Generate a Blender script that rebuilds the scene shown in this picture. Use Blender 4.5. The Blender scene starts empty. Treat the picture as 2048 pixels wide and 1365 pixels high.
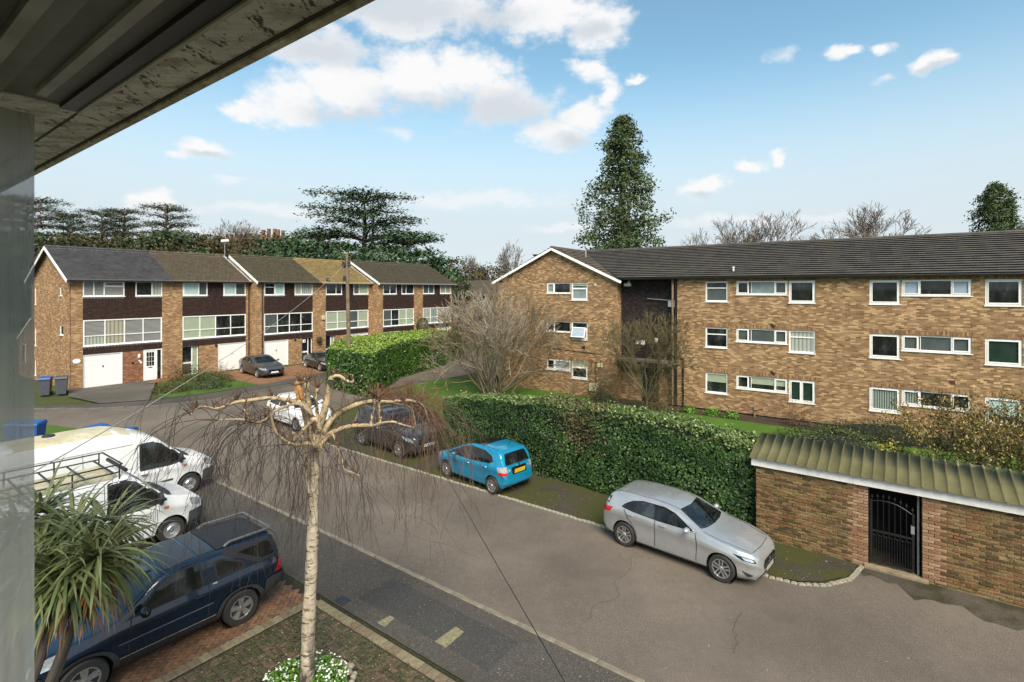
import bpy, bmesh, math, random
import numpy as np
from mathutils import Vector, Matrix, geometry
from mathutils.bvhtree import BVHTree

sc = bpy.context.scene
COL = sc.collection
R = math.radians
rng = random.Random(7)
nrng = np.random.default_rng(11)

# ---------------------------------------------------------------- camera
EYE = 6.9                      # first floor window, metres above the road
F_PX, CX, HY = 1044.0, 1024.0, 580.0
cd = bpy.data.cameras.new('camera')
cam = bpy.data.objects.new('camera', cd)
COL.objects.link(cam)
cam.location = (0, 0, EYE)
cam.rotation_euler = (R(90), 0, 0)
cd.sensor_width = 36.0
cd.lens = 36.0 * F_PX / 2048.0
cd.shift_y = -(682.5 - HY) / 2048.0
cd.clip_start = 0.05
cd.clip_end = 4000
sc.camera = cam

# ---------------------------------------------------------------- light
SUN_AZ, SUN_EL = R(168), R(46)
sd = bpy.data.lights.new('sun', 'SUN')
sun = bpy.data.objects.new('sun', sd)
COL.objects.link(sun)
sd.energy = 2.8
sd.angle = R(36)
sd.color = (1.0, 0.89, 0.74)
sdir = Vector((math.sin(SUN_AZ) * math.cos(SUN_EL), math.cos(SUN_AZ) * math.cos(SUN_EL), math.sin(SUN_EL)))
sun.rotation_euler = sdir.to_track_quat('Z', 'Y').to_euler()
sc.view_settings.view_transform = 'Standard'
sc.view_settings.look = 'None'
sc.view_settings.exposure = 1.27
sc.view_settings.gamma = 1.0
sc.view_settings.use_curve_mapping = False

world = bpy.data.worlds.new('World')
sc.world = world
world.use_nodes = True


def build_world():
    nt = world.node_tree
    N, Lk = nt.nodes, nt.links
    N.clear()
    out = N.new('ShaderNodeOutputWorld')
    bg = N.new('ShaderNodeBackground')
    bg.inputs['Strength'].default_value = 0.058
    Lk.new(bg.outputs[0], out.inputs[0])
    sky = N.new('ShaderNodeTexSky')
    sky.sky_type = 'NISHITA'
    sky.sun_disc = False
    sky.sun_elevation = SUN_EL
    sky.sun_rotation = SUN_AZ
    sky.altitude = 50
    sky.air_density = 1.0
    sky.dust_density = 0.6
    sky.ozone_density = 2.2

    def math_(op, a, b=None, clamp=False):
        n = N.new('ShaderNodeMath')
        n.operation = op
        n.use_clamp = clamp
        for i, v in enumerate((a, b)):
            if v is None:
                continue
            if isinstance(v, (int, float)):
                n.inputs[i].default_value = v
            else:
                Lk.new(v, n.inputs[i])
        return n.outputs[0]
    tc = N.new('ShaderNodeTexCoord')
    sep = N.new('ShaderNodeSeparateXYZ')
    Lk.new(tc.outputs['Generated'], sep.inputs[0])
    az = math_('ARCTAN2', sep.outputs[0], sep.outputs[1])
    el = math_('ARCSINE', sep.outputs[2])
    com = N.new('ShaderNodeCombineXYZ')
    Lk.new(az, com.inputs[0])
    Lk.new(el, com.inputs[1])
    # warped sky coordinates
    no = N.new('ShaderNodeTexNoise')
    no.inputs['Scale'].default_value = 9.0
    no.inputs['Detail'].default_value = 4.0
    no.inputs['Roughness'].default_value = 0.62
    mp = N.new('ShaderNodeMapping')
    mp.inputs['Scale'].default_value = (1.0, 1.5, 1.0)
    Lk.new(com.outputs[0], mp.inputs[0])
    Lk.new(mp.outputs[0], no.inputs['Vector'])
    cen = N.new('ShaderNodeVectorMath')
    cen.operation = 'SUBTRACT'
    Lk.new(no.outputs['Color'], cen.inputs[0])
    cen.inputs[1].default_value = (0.5, 0.5, 0.5)
    scl = N.new('ShaderNodeVectorMath')
    scl.operation = 'MULTIPLY'
    Lk.new(cen.outputs[0], scl.inputs[0])
    scl.inputs[1].default_value = (0.10, 0.065, 0)
    wv = N.new('ShaderNodeVectorMath')
    wv.operation = 'ADD'
    Lk.new(com.outputs[0], wv.inputs[0])
    Lk.new(scl.outputs[0], wv.inputs[1])

    def blobs(lst, src):
        acc = None
        for (a, e, w, h) in lst:
            m = N.new('ShaderNodeMapping')
            m.vector_type = 'TEXTURE'
            m.inputs['Location'].default_value = (a, e, 0)
            m.inputs['Scale'].default_value = (w, h, 1)
            Lk.new(src, m.inputs[0])
            ln = N.new('ShaderNodeVectorMath')
            ln.operation = 'LENGTH'
            Lk.new(m.outputs[0], ln.inputs[0])
            acc = ln.outputs['Value'] if acc is None else math_('MINIMUM', acc, ln.outputs['Value'])
        return math_('SUBTRACT', 1.0, acc)
    # cumulus: azimuth, elevation, half width, half height (radians)
    C = CLOUDS
    f = blobs(C, wv.outputs[0])
    g = blobs(GREYS, wv.outputs[0])
    t = blobs(THIN, wv.outputs[0])
    fine = N.new('ShaderNodeTexNoise')
    fine.inputs['Scale'].default_value = 26.0
    fine.inputs['Detail'].default_value = 4.0
    fine.inputs['Roughness'].default_value = 0.6
    Lk.new(mp.outputs[0], fine.inputs['Vector'])
    fn = math_('SUBTRACT', fine.outputs['Fac'], 0.5)

    def smooth(v, lo, hi):
        m = N.new('ShaderNodeMapRange')
        m.interpolation_type = 'SMOOTHSTEP'
        m.inputs[1].default_value = lo
        m.inputs[2].default_value = hi
        Lk.new(v, m.inputs[0])
        return m.outputs[0]
    fm = smooth(math_('ADD', f, math_('MULTIPLY', fn, 1.15)), -0.10, 0.62)
    tm = math_('MULTIPLY', smooth(math_('ADD', t, math_('MULTIPLY', fn, 1.2)), 0.0, 0.9), 0.55)
    gm = math_('MULTIPLY', smooth(math_('ADD', g, math_('MULTIPLY', fn, 0.5)), -0.1, 0.8), 0.85)
    # the rest of the sky carries the same scattered cumulus, away from the view
    far = N.new('ShaderNodeTexNoise')
    far.inputs['Scale'].default_value = 3.2
    far.inputs['Detail'].default_value = 4.0
    far.inputs['Roughness'].default_value = 0.58
    Lk.new(tc.outputs['Generated'], far.inputs['Vector'])
    fr = smooth(far.outputs['Fac'], 0.52, 0.66)
    away = smooth(math_('ABSOLUTE', az), 0.80, 1.15)
    up = smooth(el, 0.52, 0.72)
    fr = math_('MULTIPLY', fr, math_('MAXIMUM', away, up))
    mask = math_('MAXIMUM', math_('MAXIMUM', fm, tm), fr, True)
    # pale haze low down
    hz = math_('MULTIPLY', smooth(math_('SUBTRACT', 0.42, math_('ABSOLUTE', el)), 0.0, 0.32), 0.95)
    # clear blue
    cb = N.new('ShaderNodeMix')
    cb.data_type = 'RGBA'
    cb.blend_type = 'MULTIPLY'
    cb.inputs['Factor'].default_value = 1.0
    Lk.new(sky.outputs[0], cb.inputs['A'])
    cb.inputs['B'].default_value = SKY_TINT
    m1 = N.new('ShaderNodeMix')
    m1.data_type = 'RGBA'
    Lk.new(hz, m1.inputs['Factor'])
    Lk.new(cb.outputs['Result'], m1.inputs['A'])
    m1.inputs['B'].default_value = HAZE_COL
    cc = N.new('ShaderNodeMix')
    cc.data_type = 'RGBA'
    Lk.new(gm, cc.inputs['Factor'])
    cc.inputs['A'].default_value = CLOUD_WHITE
    cc.inputs['B'].default_value = CLOUD_GREY
    m2 = N.new('ShaderNodeMix')
    m2.data_type = 'RGBA'
    Lk.new(mask, m2.inputs['Factor'])
    Lk.new(m1.outputs['Result'], m2.inputs['A'])
    Lk.new(cc.outputs['Result'], m2.inputs['B'])
    Lk.new(m2.outputs['Result'], bg.inputs['Color'])


SKY_TINT = (1.5, 1.74, 1.46, 1)
HAZE_COL = (5.05, 5.6, 6.0, 1)
CLOUD_WHITE = (6.9, 6.9, 6.9, 1)
CLOUD_GREY = (4.5, 4.95, 5.4, 1)


def azel(px, py, w, h):
    a = math.atan((px - CX) / F_PX)
    return (a, math.atan((HY - py) / F_PX * math.cos(a)), w / F_PX * math.cos(a) ** 2 * 1.05, h / F_PX * math.cos(a))


CLOUDS = [azel(*c) for c in [
    (580, 205, 95, 52), (690, 180, 125, 66), (830, 150, 105, 70), (930, 150, 105, 60), (1000, 185, 70, 40),
    (640, 105, 130, 52), (800, 35, 150, 45), (900, 20, 150, 40), (1080, 25, 130, 60), (1190, 50, 75, 60), (1010, 215, 120, 48),
    (1110, 270, 80, 42), (1165, 230, 62, 36), (1215, 190, 26, 40), (1185, 145, 45, 22), (1275, 152, 26, 13), (490, 215, 50, 20),
    (410, 292, 72, 24), (365, 300, 40, 12), (320, 400, 62, 30), (290, 408, 50, 18), (1395, 388, 46, 26), (1430, 368, 30, 22), (1497, 335, 34, 18), (1557, 316, 26, 15),
    (1868, 122, 46, 24), (1770, 95, 42, 13), (1690, 106, 52, 14)]]
GREYS = [azel(*c) for c in [
    (880, 215, 190, 40), (1010, 225, 140, 55), (800, 20, 260, 46), (640, 105, 150, 44), (700, 232, 150, 30), (1150, 285, 80, 24), (980, 40, 120, 30), (1180, 60, 60, 26), (420, 305, 70, 12), (320, 420, 60, 14), (1410, 400, 50, 12), (1870, 135, 40, 12)]]
THIN = [azel(*c) for c in [
    (1560, 112, 36, 20), (800, 262, 50, 18), (460, 357, 55, 14), (560, 420, 260, 20), (950, 400, 240, 26), (1500, 440, 300, 16), (1120, 455, 90, 14), (330, 470, 200, 30), (1770, 158, 36, 12)]]
world.cycles.sampling_method = 'MANUAL'; world.cycles.sample_map_resolution = 256
build_world()

# ---------------------------------------------------------------- frames of the place
ub = Vector((-1.46, 1.0)).normalized()          # along the flats, leftwards; also square to the terrace
vb = Vector((ub.y, -ub.x))                      # square to the flats; also along the terrace
ur = Vector((-1.34, 1.0)).normalized()          # along the road, away from us
nr = Vector((ur.y, -ur.x))                      # across the road
ROT_F = math.atan2(-ub.y, -ub.x)                # local x runs right along the flats
ROT_T = math.atan2(vb.y, vb.x)                  # local x runs away along the terrace
ROT_R = math.atan2(-ur.y, -ur.x)                # local x runs right along the road


def smoothstep(t):
    t = max(0.0, min(1.0, t))
    return t * t * (3 - 2 * t)


def ground(x, y):
    w = ub.x * x + ub.y * y
    z = 0.68 * smoothstep((w - 20) / 17)
    d = math.hypot(x, y)
    z += 5.0 * smoothstep((d - 85) / 70) * smoothstep((-x + 15) / 60)
    return z


def RD(s, n, z=None):
    p = ur * s + nr * n
    return Vector((p.x, p.y, ground(p.x, p.y) if z is None else z))


def BD(s, t, z=None):
    """building frame: s to the right along the flats, t away from us"""
    p = -ub * s + vb * t
    return Vector((p.x, p.y, ground(p.x, p.y) if z is None else z))


def at(px, py, depth):
    return Vector(((px - CX) / F_PX * depth, depth, EYE + (HY - py) / F_PX * depth))


# ---------------------------------------------------------------- materials
def sock(n, v, N, Lk, inp):
    if hasattr(v, 'is_linked') or hasattr(v, 'links'):
        Lk.new(v, inp)
    else:
        inp.default_value = v


class Mat:
    """small helper round a node tree"""
    def __init__(self, name, rough=0.6, metal=0.0, spec=0.5, coat=0.0):
        self.m = bpy.data.materials.new(name)
        self.m.use_nodes = True
        self.nt = self.m.node_tree
        self.N, self.L = self.nt.nodes, self.nt.links
        self.p = self.N['Principled BSDF']
        self.p.inputs['Roughness'].default_value = rough
        self.p.inputs['Metallic'].default_value = metal
        self.p.inputs['Specular IOR Level'].default_value = spec
        self.p.inputs['Coat Weight'].default_value = coat
        self.p.inputs['Coat Roughness'].default_value = 0.04
        self._co = None

    def co(self, kind='Object'):
        if self._co is None:
            self._co = self.N.new('ShaderNodeTexCoord')
        return self._co.outputs[kind]

    def pos(self):
        g = self.N.new('ShaderNodeNewGeometry')
        return g.outputs['Position']

    def set(self, k, v):
        i = self.p.inputs[k]
        if isinstance(v, (int, float, tuple)):
            i.default_value = v if not isinstance(v, tuple) or len(v) == 4 else (*v, 1)
        else:
            self.L.new(v, i)
        return self

    def noise(self, scale, detail=4, rough=0.55, vec=None, stretch=None):
        n = self.N.new('ShaderNodeTexNoise')
        n.inputs['Scale'].default_value = scale
        n.inputs['Detail'].default_value = detail
        n.inputs['Roughness'].default_value = rough
        v = vec if vec is not None else self.co()
        if stretch:
            mp = self.N.new('ShaderNodeMapping')
            mp.inputs['Scale'].default_value = stretch
            self.L.new(v, mp.inputs[0])
            v = mp.outputs[0]
        self.L.new(v, n.inputs['Vector'])
        return n.outputs['Fac']

    def ramp(self, fac, stops):
        r = self.N.new('ShaderNodeValToRGB')
        e = r.color_ramp.elements
        while len(e) < len(stops):
            e.new(0.5)
        for el_, (p, c) in zip(e, stops):
            el_.position = p
            el_.color = (c, c, c, 1) if isinstance(c, (int, float)) else (*c, 1)
        self.L.new(fac, r.inputs[0])
        return r.outputs[0]

    def mix(self, fac, a, b, mode='MIX'):
        m = self.N.new('ShaderNodeMix')
        m.data_type = 'RGBA'
        m.blend_type = mode
        for k, v in (('Factor', fac), ('A', a), ('B', b)):
            i = m.inputs[k]
            if isinstance(v, tuple):
                i.default_value = v if len(v) == 4 else (*v, 1)
            elif isinstance(v, (int, float)):
                i.default_value = v
            else:
                self.L.new(v, i)
        return m.outputs['Result']

    def math(self, op, a, b=0.0):
        n = self.N.new('ShaderNodeMath')
        n.operation = op
        for i, v in enumerate((a, b)):
            if isinstance(v, (int, float)):
                n.inputs[i].default_value = v
            else:
                self.L.new(v, n.inputs[i])
        return n.outputs[0]

    def bump(self, h, strength=0.4, dist=0.01):
        b = self.N.new('ShaderNodeBump')
        b.inputs['Strength'].default_value = strength
        b.inputs['Distance'].default_value = dist
        self.L.new(h, b.inputs['Height'])
        self.L.new(b.outputs[0], self.p.inputs['Normal'])
        return self

    def attr(self, name):
        a = self.N.new('ShaderNodeAttribute')
        a.attribute_name = name
        return a.outputs['Fac']


MATS = {}


def plain(name, col, rough=0.6, metal=0.0, var=0.12, scale=6.0, spec=0.5, coat=0.0, bump=0.0):
    """plain paint / plastic / metal with a little unevenness"""
    if name in MATS:
        return MATS[name]
    k = Mat(name, rough, metal, spec, coat)
    if var:
        f = k.noise(scale, 5)
        lo = tuple(c * (1 - var) for c in col)
        hi = tuple(min(1, c * (1 + var)) for c in col)
        k.set('Base Color', k.ramp(f, [(0.3, lo), (0.7, hi)]))
        k.set('Roughness', k.math('ADD', k.math('MULTIPLY', f, 0.12), rough - 0.06))
        if bump:
            k.bump(k.noise(scale * 12, 3), bump, 0.004)
    else:
        k.set('Base Color', col)
    MATS[name] = k.m
    return k.m


def brick_mat(name, c1, c2, mortar, axis='x', scale=1.0, stain=0.25, soldier=False, dirt=None, bh=0.075, bl=0.225):
    k = Mat(name, 0.85, 0, 0.25)
    sp = k.N.new('ShaderNodeSeparateXYZ')
    k.L.new(k.co(), sp.inputs[0])
    cb = k.N.new('ShaderNodeCombineXYZ')
    a = sp.outputs[0 if axis == 'x' else 1]
    if soldier:
        k.L.new(sp.outputs[2], cb.inputs[0])
        k.L.new(a, cb.inputs[1])
    else:
        k.L.new(a, cb.inputs[0])
        k.L.new(sp.outputs[2], cb.inputs[1])
    b = k.N.new('ShaderNodeTexBrick')
    b.inputs['Scale'].default_value = 1.0 * scale
    b.inputs['Brick Width'].default_value = bl
    b.inputs['Row Height'].default_value = bh
    b.inputs['Mortar Size'].default_value = 0.007
    b.inputs['Mortar Smooth'].default_value = 0.2
    b.inputs['Bias'].default_value = 0.0
    b.inputs['Color1'].default_value = (0, 0, 0, 1)
    b.inputs['Color2'].default_value = (1, 1, 1, 1)
    b.inputs['Mortar'].default_value = (0.5, 0.5, 0.5, 1)
    k.L.new(cb.outputs[0], b.inputs['Vector'])
    mid = tuple((x + y) / 2 for x, y in zip(c1, c2))
    bc = k.ramp(b.outputs['Color'], [(0.0, tuple(c * 0.85 for c in c1)), (0.28, tuple(m * 0.72 for m in mid)), (0.62, tuple(m * 0.98 for m in mid)), (0.82, c2), (1.0, tuple(min(1, c * 1.25) for c in c2))])
    col = k.mix(b.outputs['Fac'], bc, mortar)
    big = k.noise(0.55, 5)
    col = k.mix(k.ramp(big, [(0.38, 0.0), (0.7, stain)]), col, tuple(c * 0.45 for c in mid))
    streak = k.noise(1.3, 5, 0.6, None, (2.2, 2.2, 0.35))
    col = k.mix(k.ramp(streak, [(0.5, 0.0), (0.75, stain * 0.9)]), col, tuple(min(1, c * 1.5) for c in mid))
    sp2 = k.noise(40, 2)
    col = k.mix(k.ramp(sp2, [(0.35, 0.0), (0.75, 0.35)]), col, tuple(c * 0.6 for c in mid))
    if dirt:
        mask = k.noise(dirt[0], 6, 0.65)
        col = k.mix(k.ramp(mask, [(0.47, 0.0), (0.62, 0.85)]), col, dirt[1])
    k.set('Base Color', col)
    k.bump(k.math('SUBTRACT', 1.0, b.outputs['Fac']), 0.5, 0.006)
    return k.m


def glass_mat(name, col=(0.018, 0.021, 0.022), rough=0.03, var=True):
    k = Mat(name, rough, 0, 0.55)
    if var:
        f = k.noise(2.1, 4, 0.6, None, (1, 1, .5))
        k.set('Base Color', k.ramp(f, [(0.38, tuple(c * 0.35 for c in col)), (0.56, col), (0.70, tuple(c * 3.4 for c in col))]))  # mottling painted in for reflections and what lies behind the glass
    else:
        k.set('Base Color', col)
    return k.m


def leaf_mat(name, dark, mid, light, rough=0.5, spec=0.4, trans=0.0):
    k = Mat(name, rough, 0, spec)
    r = k.attr('rnd')
    col = k.ramp(r, [(0.0, dark), (0.5, mid), (1.0, light)])
    k.set('Base Color', col)
    if trans:
        k.set('Subsurface Weight', 0.0)
        t = k.N.new('ShaderNodeBsdfTranslucent')
        k.L.new(col, t.inputs[0])
        ms = k.N.new('ShaderNodeMixShader')
        ms.inputs[0].default_value = trans
        k.L.new(k.p.outputs[0], ms.inputs[1])
        k.L.new(t.outputs[0], ms.inputs[2])
        k.L.new(ms.outputs[0], k.N['Material Output'].inputs[0])
    return k.m


# ---------------------------------------------------------------- mesh helpers
def link(o, parent=None):
    COL.objects.link(o)
    if parent is not None:
        o.parent = parent
    return o


def tag(o, label=None, cat=None, group=None, kind=None):
    if label:
        o['label'] = label
    if cat:
        o['category'] = cat
    if group:
        o['group'] = group
    if kind:
        o['kind'] = kind
    return o


def empty(name, loc, rz=0.0, label=None, cat=None, group=None):
    o = bpy.data.objects.new(name, None)
    o.empty_display_size = 0.2
    o.location = loc
    o.rotation_euler = (0, 0, rz)
    link(o)
    return tag(o, label, cat, group)


def copy_tree(o, parent=None):
    c = o.copy()
    COL.objects.link(c)
    c.parent = parent
    for ch in list(o.children):
        copy_tree(ch, c)
    return c


class MB:
    def __init__(self):
        self.v, self.f = [], []

    def add(self, vs, fs):
        b = len(self.v)
        self.v.extend([tuple(p) for p in vs])
        self.f.extend([tuple(i + b for i in f) for f in fs])
        return self

    def box(self, x0, y0, z0, x1, y1, z1):
        if x0 > x1: x0, x1 = x1, x0
        if y0 > y1: y0, y1 = y1, y0
        if z0 > z1: z0, z1 = z1, z0
        return self.add([(x0, y0, z0), (x1, y0, z0), (x1, y1, z0), (x0, y1, z0), (x0, y0, z1), (x1, y0, z1), (x1, y1, z1), (x0, y1, z1)],
                        [(0, 3, 2, 1), (4, 5, 6, 7), (0, 1, 5, 4), (1, 2, 6, 5), (2, 3, 7, 6), (3, 0, 4, 7)])

    def obox(self, c, ax, ay, az):
        """box from centre and three half-axis vectors"""
        c, ax, ay, az = Vector(c), Vector(ax), Vector(ay), Vector(az)
        vs = [c + ax * i + ay * j + az * k for k in (-1, 1) for (i, j) in ((-1, -1), (1, -1), (1, 1), (-1, 1))]
        return self.add(vs, [(0, 3, 2, 1), (4, 5, 6, 7), (0, 1, 5, 4), (1, 2, 6, 5), (2, 3, 7, 6), (3, 0, 4, 7)])

    def bar(self, a, b, w, h=None, up=(0, 0, 1)):
        a, b = Vector(a), Vector(b)
        d = (b - a)
        l = d.length
        d.normalize()
        u = Vector(up)
        if abs(d.dot(u)) > 0.95:
            u = Vector((1, 0, 0))
        s = d.cross(u).normalized()
        t = s.cross(d)
        return self.obox((a + b) / 2, d * l / 2, s * w / 2, t * (h or w) / 2)

    def tube(self, pts, rad, k=6, cap=True):
        pts = [Vector(p) for p in pts]
        n = len(pts)
        rads = rad if isinstance(rad, (list, tuple)) else [rad] * n
        ref = Vector((0.31, 0.17, 0.93))
        vs, fs = [], []
        for i, p in enumerate(pts):
            d = (pts[min(i + 1, n - 1)] - pts[max(i - 1, 0)])
            if d.length < 1e-9:
                d = Vector((0, 0, 1))
            d.normalize()
            s = d.cross(ref)
            if s.length < 1e-3:
                s = d.cross(Vector((1, 0, 0)))
            s.normalize()
            t = d.cross(s)
            for j in range(k):
                a = 2 * math.pi * j / k
                vs.append(p + (s * math.cos(a) + t * math.sin(a)) * rads[i])
        for i in range(n - 1):
            for j in range(k):
                fs.append((i * k + j, i * k + (j + 1) % k, (i + 1) * k + (j + 1) % k, (i + 1) * k + j))
        if cap:
            fs.append(tuple(reversed(range(k))))
            fs.append(tuple(range((n - 1) * k, n * k)))
        return self.add(vs, fs)

    def lathe(self, prof, k=24, axis='z', c=(0, 0, 0), close=False):
        """prof: (radius, height) list turned round an axis"""
        vs, fs = [], []
        n = len(prof)
        for (r, h) in prof:
            for j in range(k):
                a = 2 * math.pi * j / k
                x, y = r * math.cos(a), r * math.sin(a)
                p = {'z': (x, y, h), 'y': (x, h, y), 'x': (h, x, y)}[axis]
                vs.append((p[0] + c[0], p[1] + c[1], p[2] + c[2]))
        for i in range(n - 1):
            for j in range(k):
                fs.append((i * k + j, i * k + (j + 1) % k, (i + 1) * k + (j + 1) % k, (i + 1) * k + j))
        if close:
            fs.append(tuple(range(k)))
            fs.append(tuple(range((n - 1) * k, n * k)))
        return self.add(vs, fs)

    def prism(self, poly, z0, z1):
        n = len(poly)
        vs = [(x, y, z0) for x, y in poly] + [(x, y, z1) for x, y in poly]
        fs = [tuple(reversed(range(n))), tuple(range(n, 2 * n))] + [(i, (i + 1) % n, n + (i + 1) % n, n + i) for i in range(n)]
        return self.add(vs, fs)

    def mesh(self, name):
        me = bpy.data.meshes.new(name)
        me.from_pydata(self.v, [], self.f)
        return me

    def build(self, name, mat, parent=None, smooth=False, fix=True, sharp=40):
        me = self.mesh(name)
        if fix:
            bm = bmesh.new()
            bm.from_mesh(me)
            bmesh.ops.recalc_face_normals(bm, faces=bm.faces)
            bm.to_mesh(me)
            bm.free()
        if mat:
            me.materials.append(mat)
        if smooth:
            me.polygons.foreach_set('use_smooth', [True] * len(me.polygons))
            me.set_sharp_from_angle(angle=R(sharp))
        o = bpy.data.objects.new(name, me)
        return link(o, parent)


def np_mesh(name, V, Fq, mat, parent=None, rnd=None, smooth=False):
    """V (n,3), Fq (m,k) with k 3 or 4"""
    V = np.asarray(V, dtype=np.float32)
    Fq = np.asarray(Fq, dtype=np.int32)
    me = bpy.data.meshes.new(name)
    me.vertices.add(len(V))
    me.vertices.foreach_set('co', V.ravel())
    m, k = Fq.shape
    me.loops.add(m * k)
    me.loops.foreach_set('vertex_index', Fq.ravel())
    me.polygons.add(m)
    me.polygons.foreach_set('loop_start', np.arange(0, m * k, k, dtype=np.int32))
    try:
        me.polygons.foreach_set('loop_total', np.full(m, k, dtype=np.int32))
    except Exception:
        pass
    if smooth:
        me.polygons.foreach_set('use_smooth', np.ones(m, dtype=bool))
    if rnd is not None:
        a = me.attributes.new('rnd', 'FLOAT', 'POINT')
        a.data.foreach_set('value', np.asarray(rnd, dtype=np.float32))
    me.update(calc_edges=True)
    me.validate()
    if mat:
        me.materials.append(mat)
    o = bpy.data.objects.new(name, me)
    return link(o, parent)


def cdt(poly, step, holes=()):
    """triangulate a 2-D polygon with inner points on a grid"""
    pts = [Vector((p[0], p[1])) for p in poly]
    edge_pts = []
    n = len(pts)
    for i in range(n):
        a, b = pts[i], pts[(i + 1) % n]
        k = max(1, int((b - a).length / step + 0.5))
        edge_pts += [a + (b - a) * (j / k) for j in range(k)]
    ne = len(edge_pts)
    xs = [p.x for p in edge_pts]
    ys = [p.y for p in edge_pts]
    inner = []
    x = min(xs) + step * 0.53
    while x < max(xs):
        y = min(ys) + step * 0.47
        while y < max(ys):
            inner.append(Vector((x, y)))
            y += step
        x += step
    inner = [q for q in inner if inside(q, edge_pts) and all((q - e).length > step * 0.35 for e in edge_pts)]
    edges = [(i, (i + 1) % ne) for i in range(ne)]
    res = geometry.delaunay_2d_cdt(edge_pts + inner, edges, [], 1, 1e-5)
    return res[0], res[2]


def inside(q, poly):
    c = False
    j = len(poly) - 1
    for i in range(len(poly)):
        a, b = poly[i], poly[j]
        if (a[1] > q[1]) != (b[1] > q[1]) and q[0] < (b[0] - a[0]) * (q[1] - a[1]) / (b[1] - a[1]) + a[0]:
            c = not c
        j = i
    return c


def patch(name, poly, layer, mat, step=1.5, kind='structure', parent=None, thick=0.0):
    """a piece of ground that follows the terrain; poly is in world x, y"""
    vs, fs = cdt(poly, step)
    mb = MB()
    mb.add([(p.x, p.y, ground(p.x, p.y) + layer) for p in vs], fs)
    o = mb.build(name, mat, parent, smooth=True, fix=False)
    me = o.data
    if len(me.polygons) and me.polygons[0].normal.z < 0:
        me.flip_normals()
    if kind and parent is None:
        o['kind'] = kind
    return o


def strip_poly(pts, w, fr):
    """polyline in a frame -> outline polygon of width w"""
    P = [Vector((p[0], p[1])) for p in pts]
    l, r = [], []
    for i, p in enumerate(P):
        d = (P[min(i + 1, len(P) - 1)] - P[max(i - 1, 0)]).normalized()
        nn = Vector((-d.y, d.x))
        l.append(p + nn * w / 2)
        r.append(p - nn * w / 2)
    return [fr(*q) for q in l + r[::-1]]


def text_mesh(name, body, size, mat, parent, loc, rot, extr=0.004):
    cu = bpy.data.curves.new(name + '_c', 'FONT')
    cu.body = body
    cu.size = size
    cu.extrude = extr
    cu.align_x = 'CENTER'
    cu.align_y = 'CENTER'
    to = bpy.data.objects.new(name + '_c', cu)
    COL.objects.link(to)
    dg = bpy.context.evaluated_depsgraph_get()
    me = bpy.data.meshes.new_from_object(to.evaluated_get(dg))
    bpy.data.objects.remove(to)
    bpy.data.curves.remove(cu)
    me.name = name
    me.materials.clear()
    me.materials.append(mat)
    o = bpy.data.objects.new(name, me)
    o.location = loc
    o.rotation_euler = rot
    return link(o, parent)
sc.cycles.max_bounces = 5
sc.cycles.diffuse_bounces = 2
sc.cycles.glossy_bounces = 3
sc.cycles.transmission_bounces = 2
sc.cycles.use_adaptive_sampling = True
sc.cycles.adaptive_threshold = 0.035
# ================================================================ ground
def asphalt(name, base, warm, wet=0.0, moss=None, patch_amt=0.5):
    k = Mat(name, 0.88, 0, 0.3)
    p = k.pos()
    fine = k.noise(42, 3, 0.75, p)
    mid = k.noise(7, 5, 0.6, p)
    big = k.noise(0.35, 5, 0.6, p)
    long_ = k.noise(0.22, 5, 0.6, p, (1, 1, 1))
    c = k.mix(k.ramp(fine, [(0.36, 0.0), (0.64, 1.0)]), tuple(b * 0.35 for b in base), tuple(b * 1.6 for b in base))
    c = k.mix(k.ramp(mid, [(0.35, 0.0), (0.75, 0.55)]), c, tuple(b * 0.6 for b in base))
    c = k.mix(k.ramp(big, [(0.40, 0.0), (0.66, patch_amt)]), c, warm)
    c = k.mix(k.ramp(long_, [(0.42, 0.0), (0.66, 0.75)]), c, tuple(b * 0.52 for b in base))
    sp = k.noise(45, 1, 0.3, p)
    c = k.mix(k.ramp(sp, [(0.70, 0.0), (0.76, 0.55)]), c, (0.34, 0.31, 0.27))
    if moss:
        mm = k.noise(moss[1], 7, 0.68, p)
        c = k.mix(k.ramp(mm, [(moss[2], 0.0), (moss[2] + 0.14, 0.95)]), c, moss[0])
        fk = k.noise(60, 2, 0.5, p)
        c = k.mix(k.ramp(fk, [(0.66, 0.0), (0.72, 0.5)]), c, (0.25, 0.2, 0.11))
    k.set('Base Color', c)
    k.set('Roughness', k.ramp(big, [(0.35, 0.92 - wet), (0.7, 0.8 - wet)]))
    k.bump(k.math('ADD', fine, k.math('MULTIPLY', mid, 0.5)), 0.6, 0.012)
    return k.m


M_road = asphalt('road_asphalt', (0.135, 0.112, 0.090), (0.175, 0.145, 0.115))
M_foot = asphalt('footway_asphalt', (0.074, 0.066, 0.056), (0.095, 0.084, 0.07))
M_verge = asphalt('mossy_verge', (0.046, 0.040, 0.030), (0.062, 0.05, 0.034), 0.0, ((0.044, 0.047, 0.010), 0.9, 0.41))
M_wallfoot = asphalt('mossy_wall_foot', (0.066, 0.056, 0.044), (0.085, 0.07, 0.055), 0.0, ((0.028, 0.027, 0.011), 1.0, 0.46))
M_drive = asphalt('old_drive', (0.095, 0.085, 0.075), (0.14, 0.125, 0.1), 0.0, ((0.055, 0.06, 0.025), 1.5, 0.56))
M_soil = asphalt('soil', (0.05, 0.036, 0.024), (0.075, 0.05, 0.03))


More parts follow.
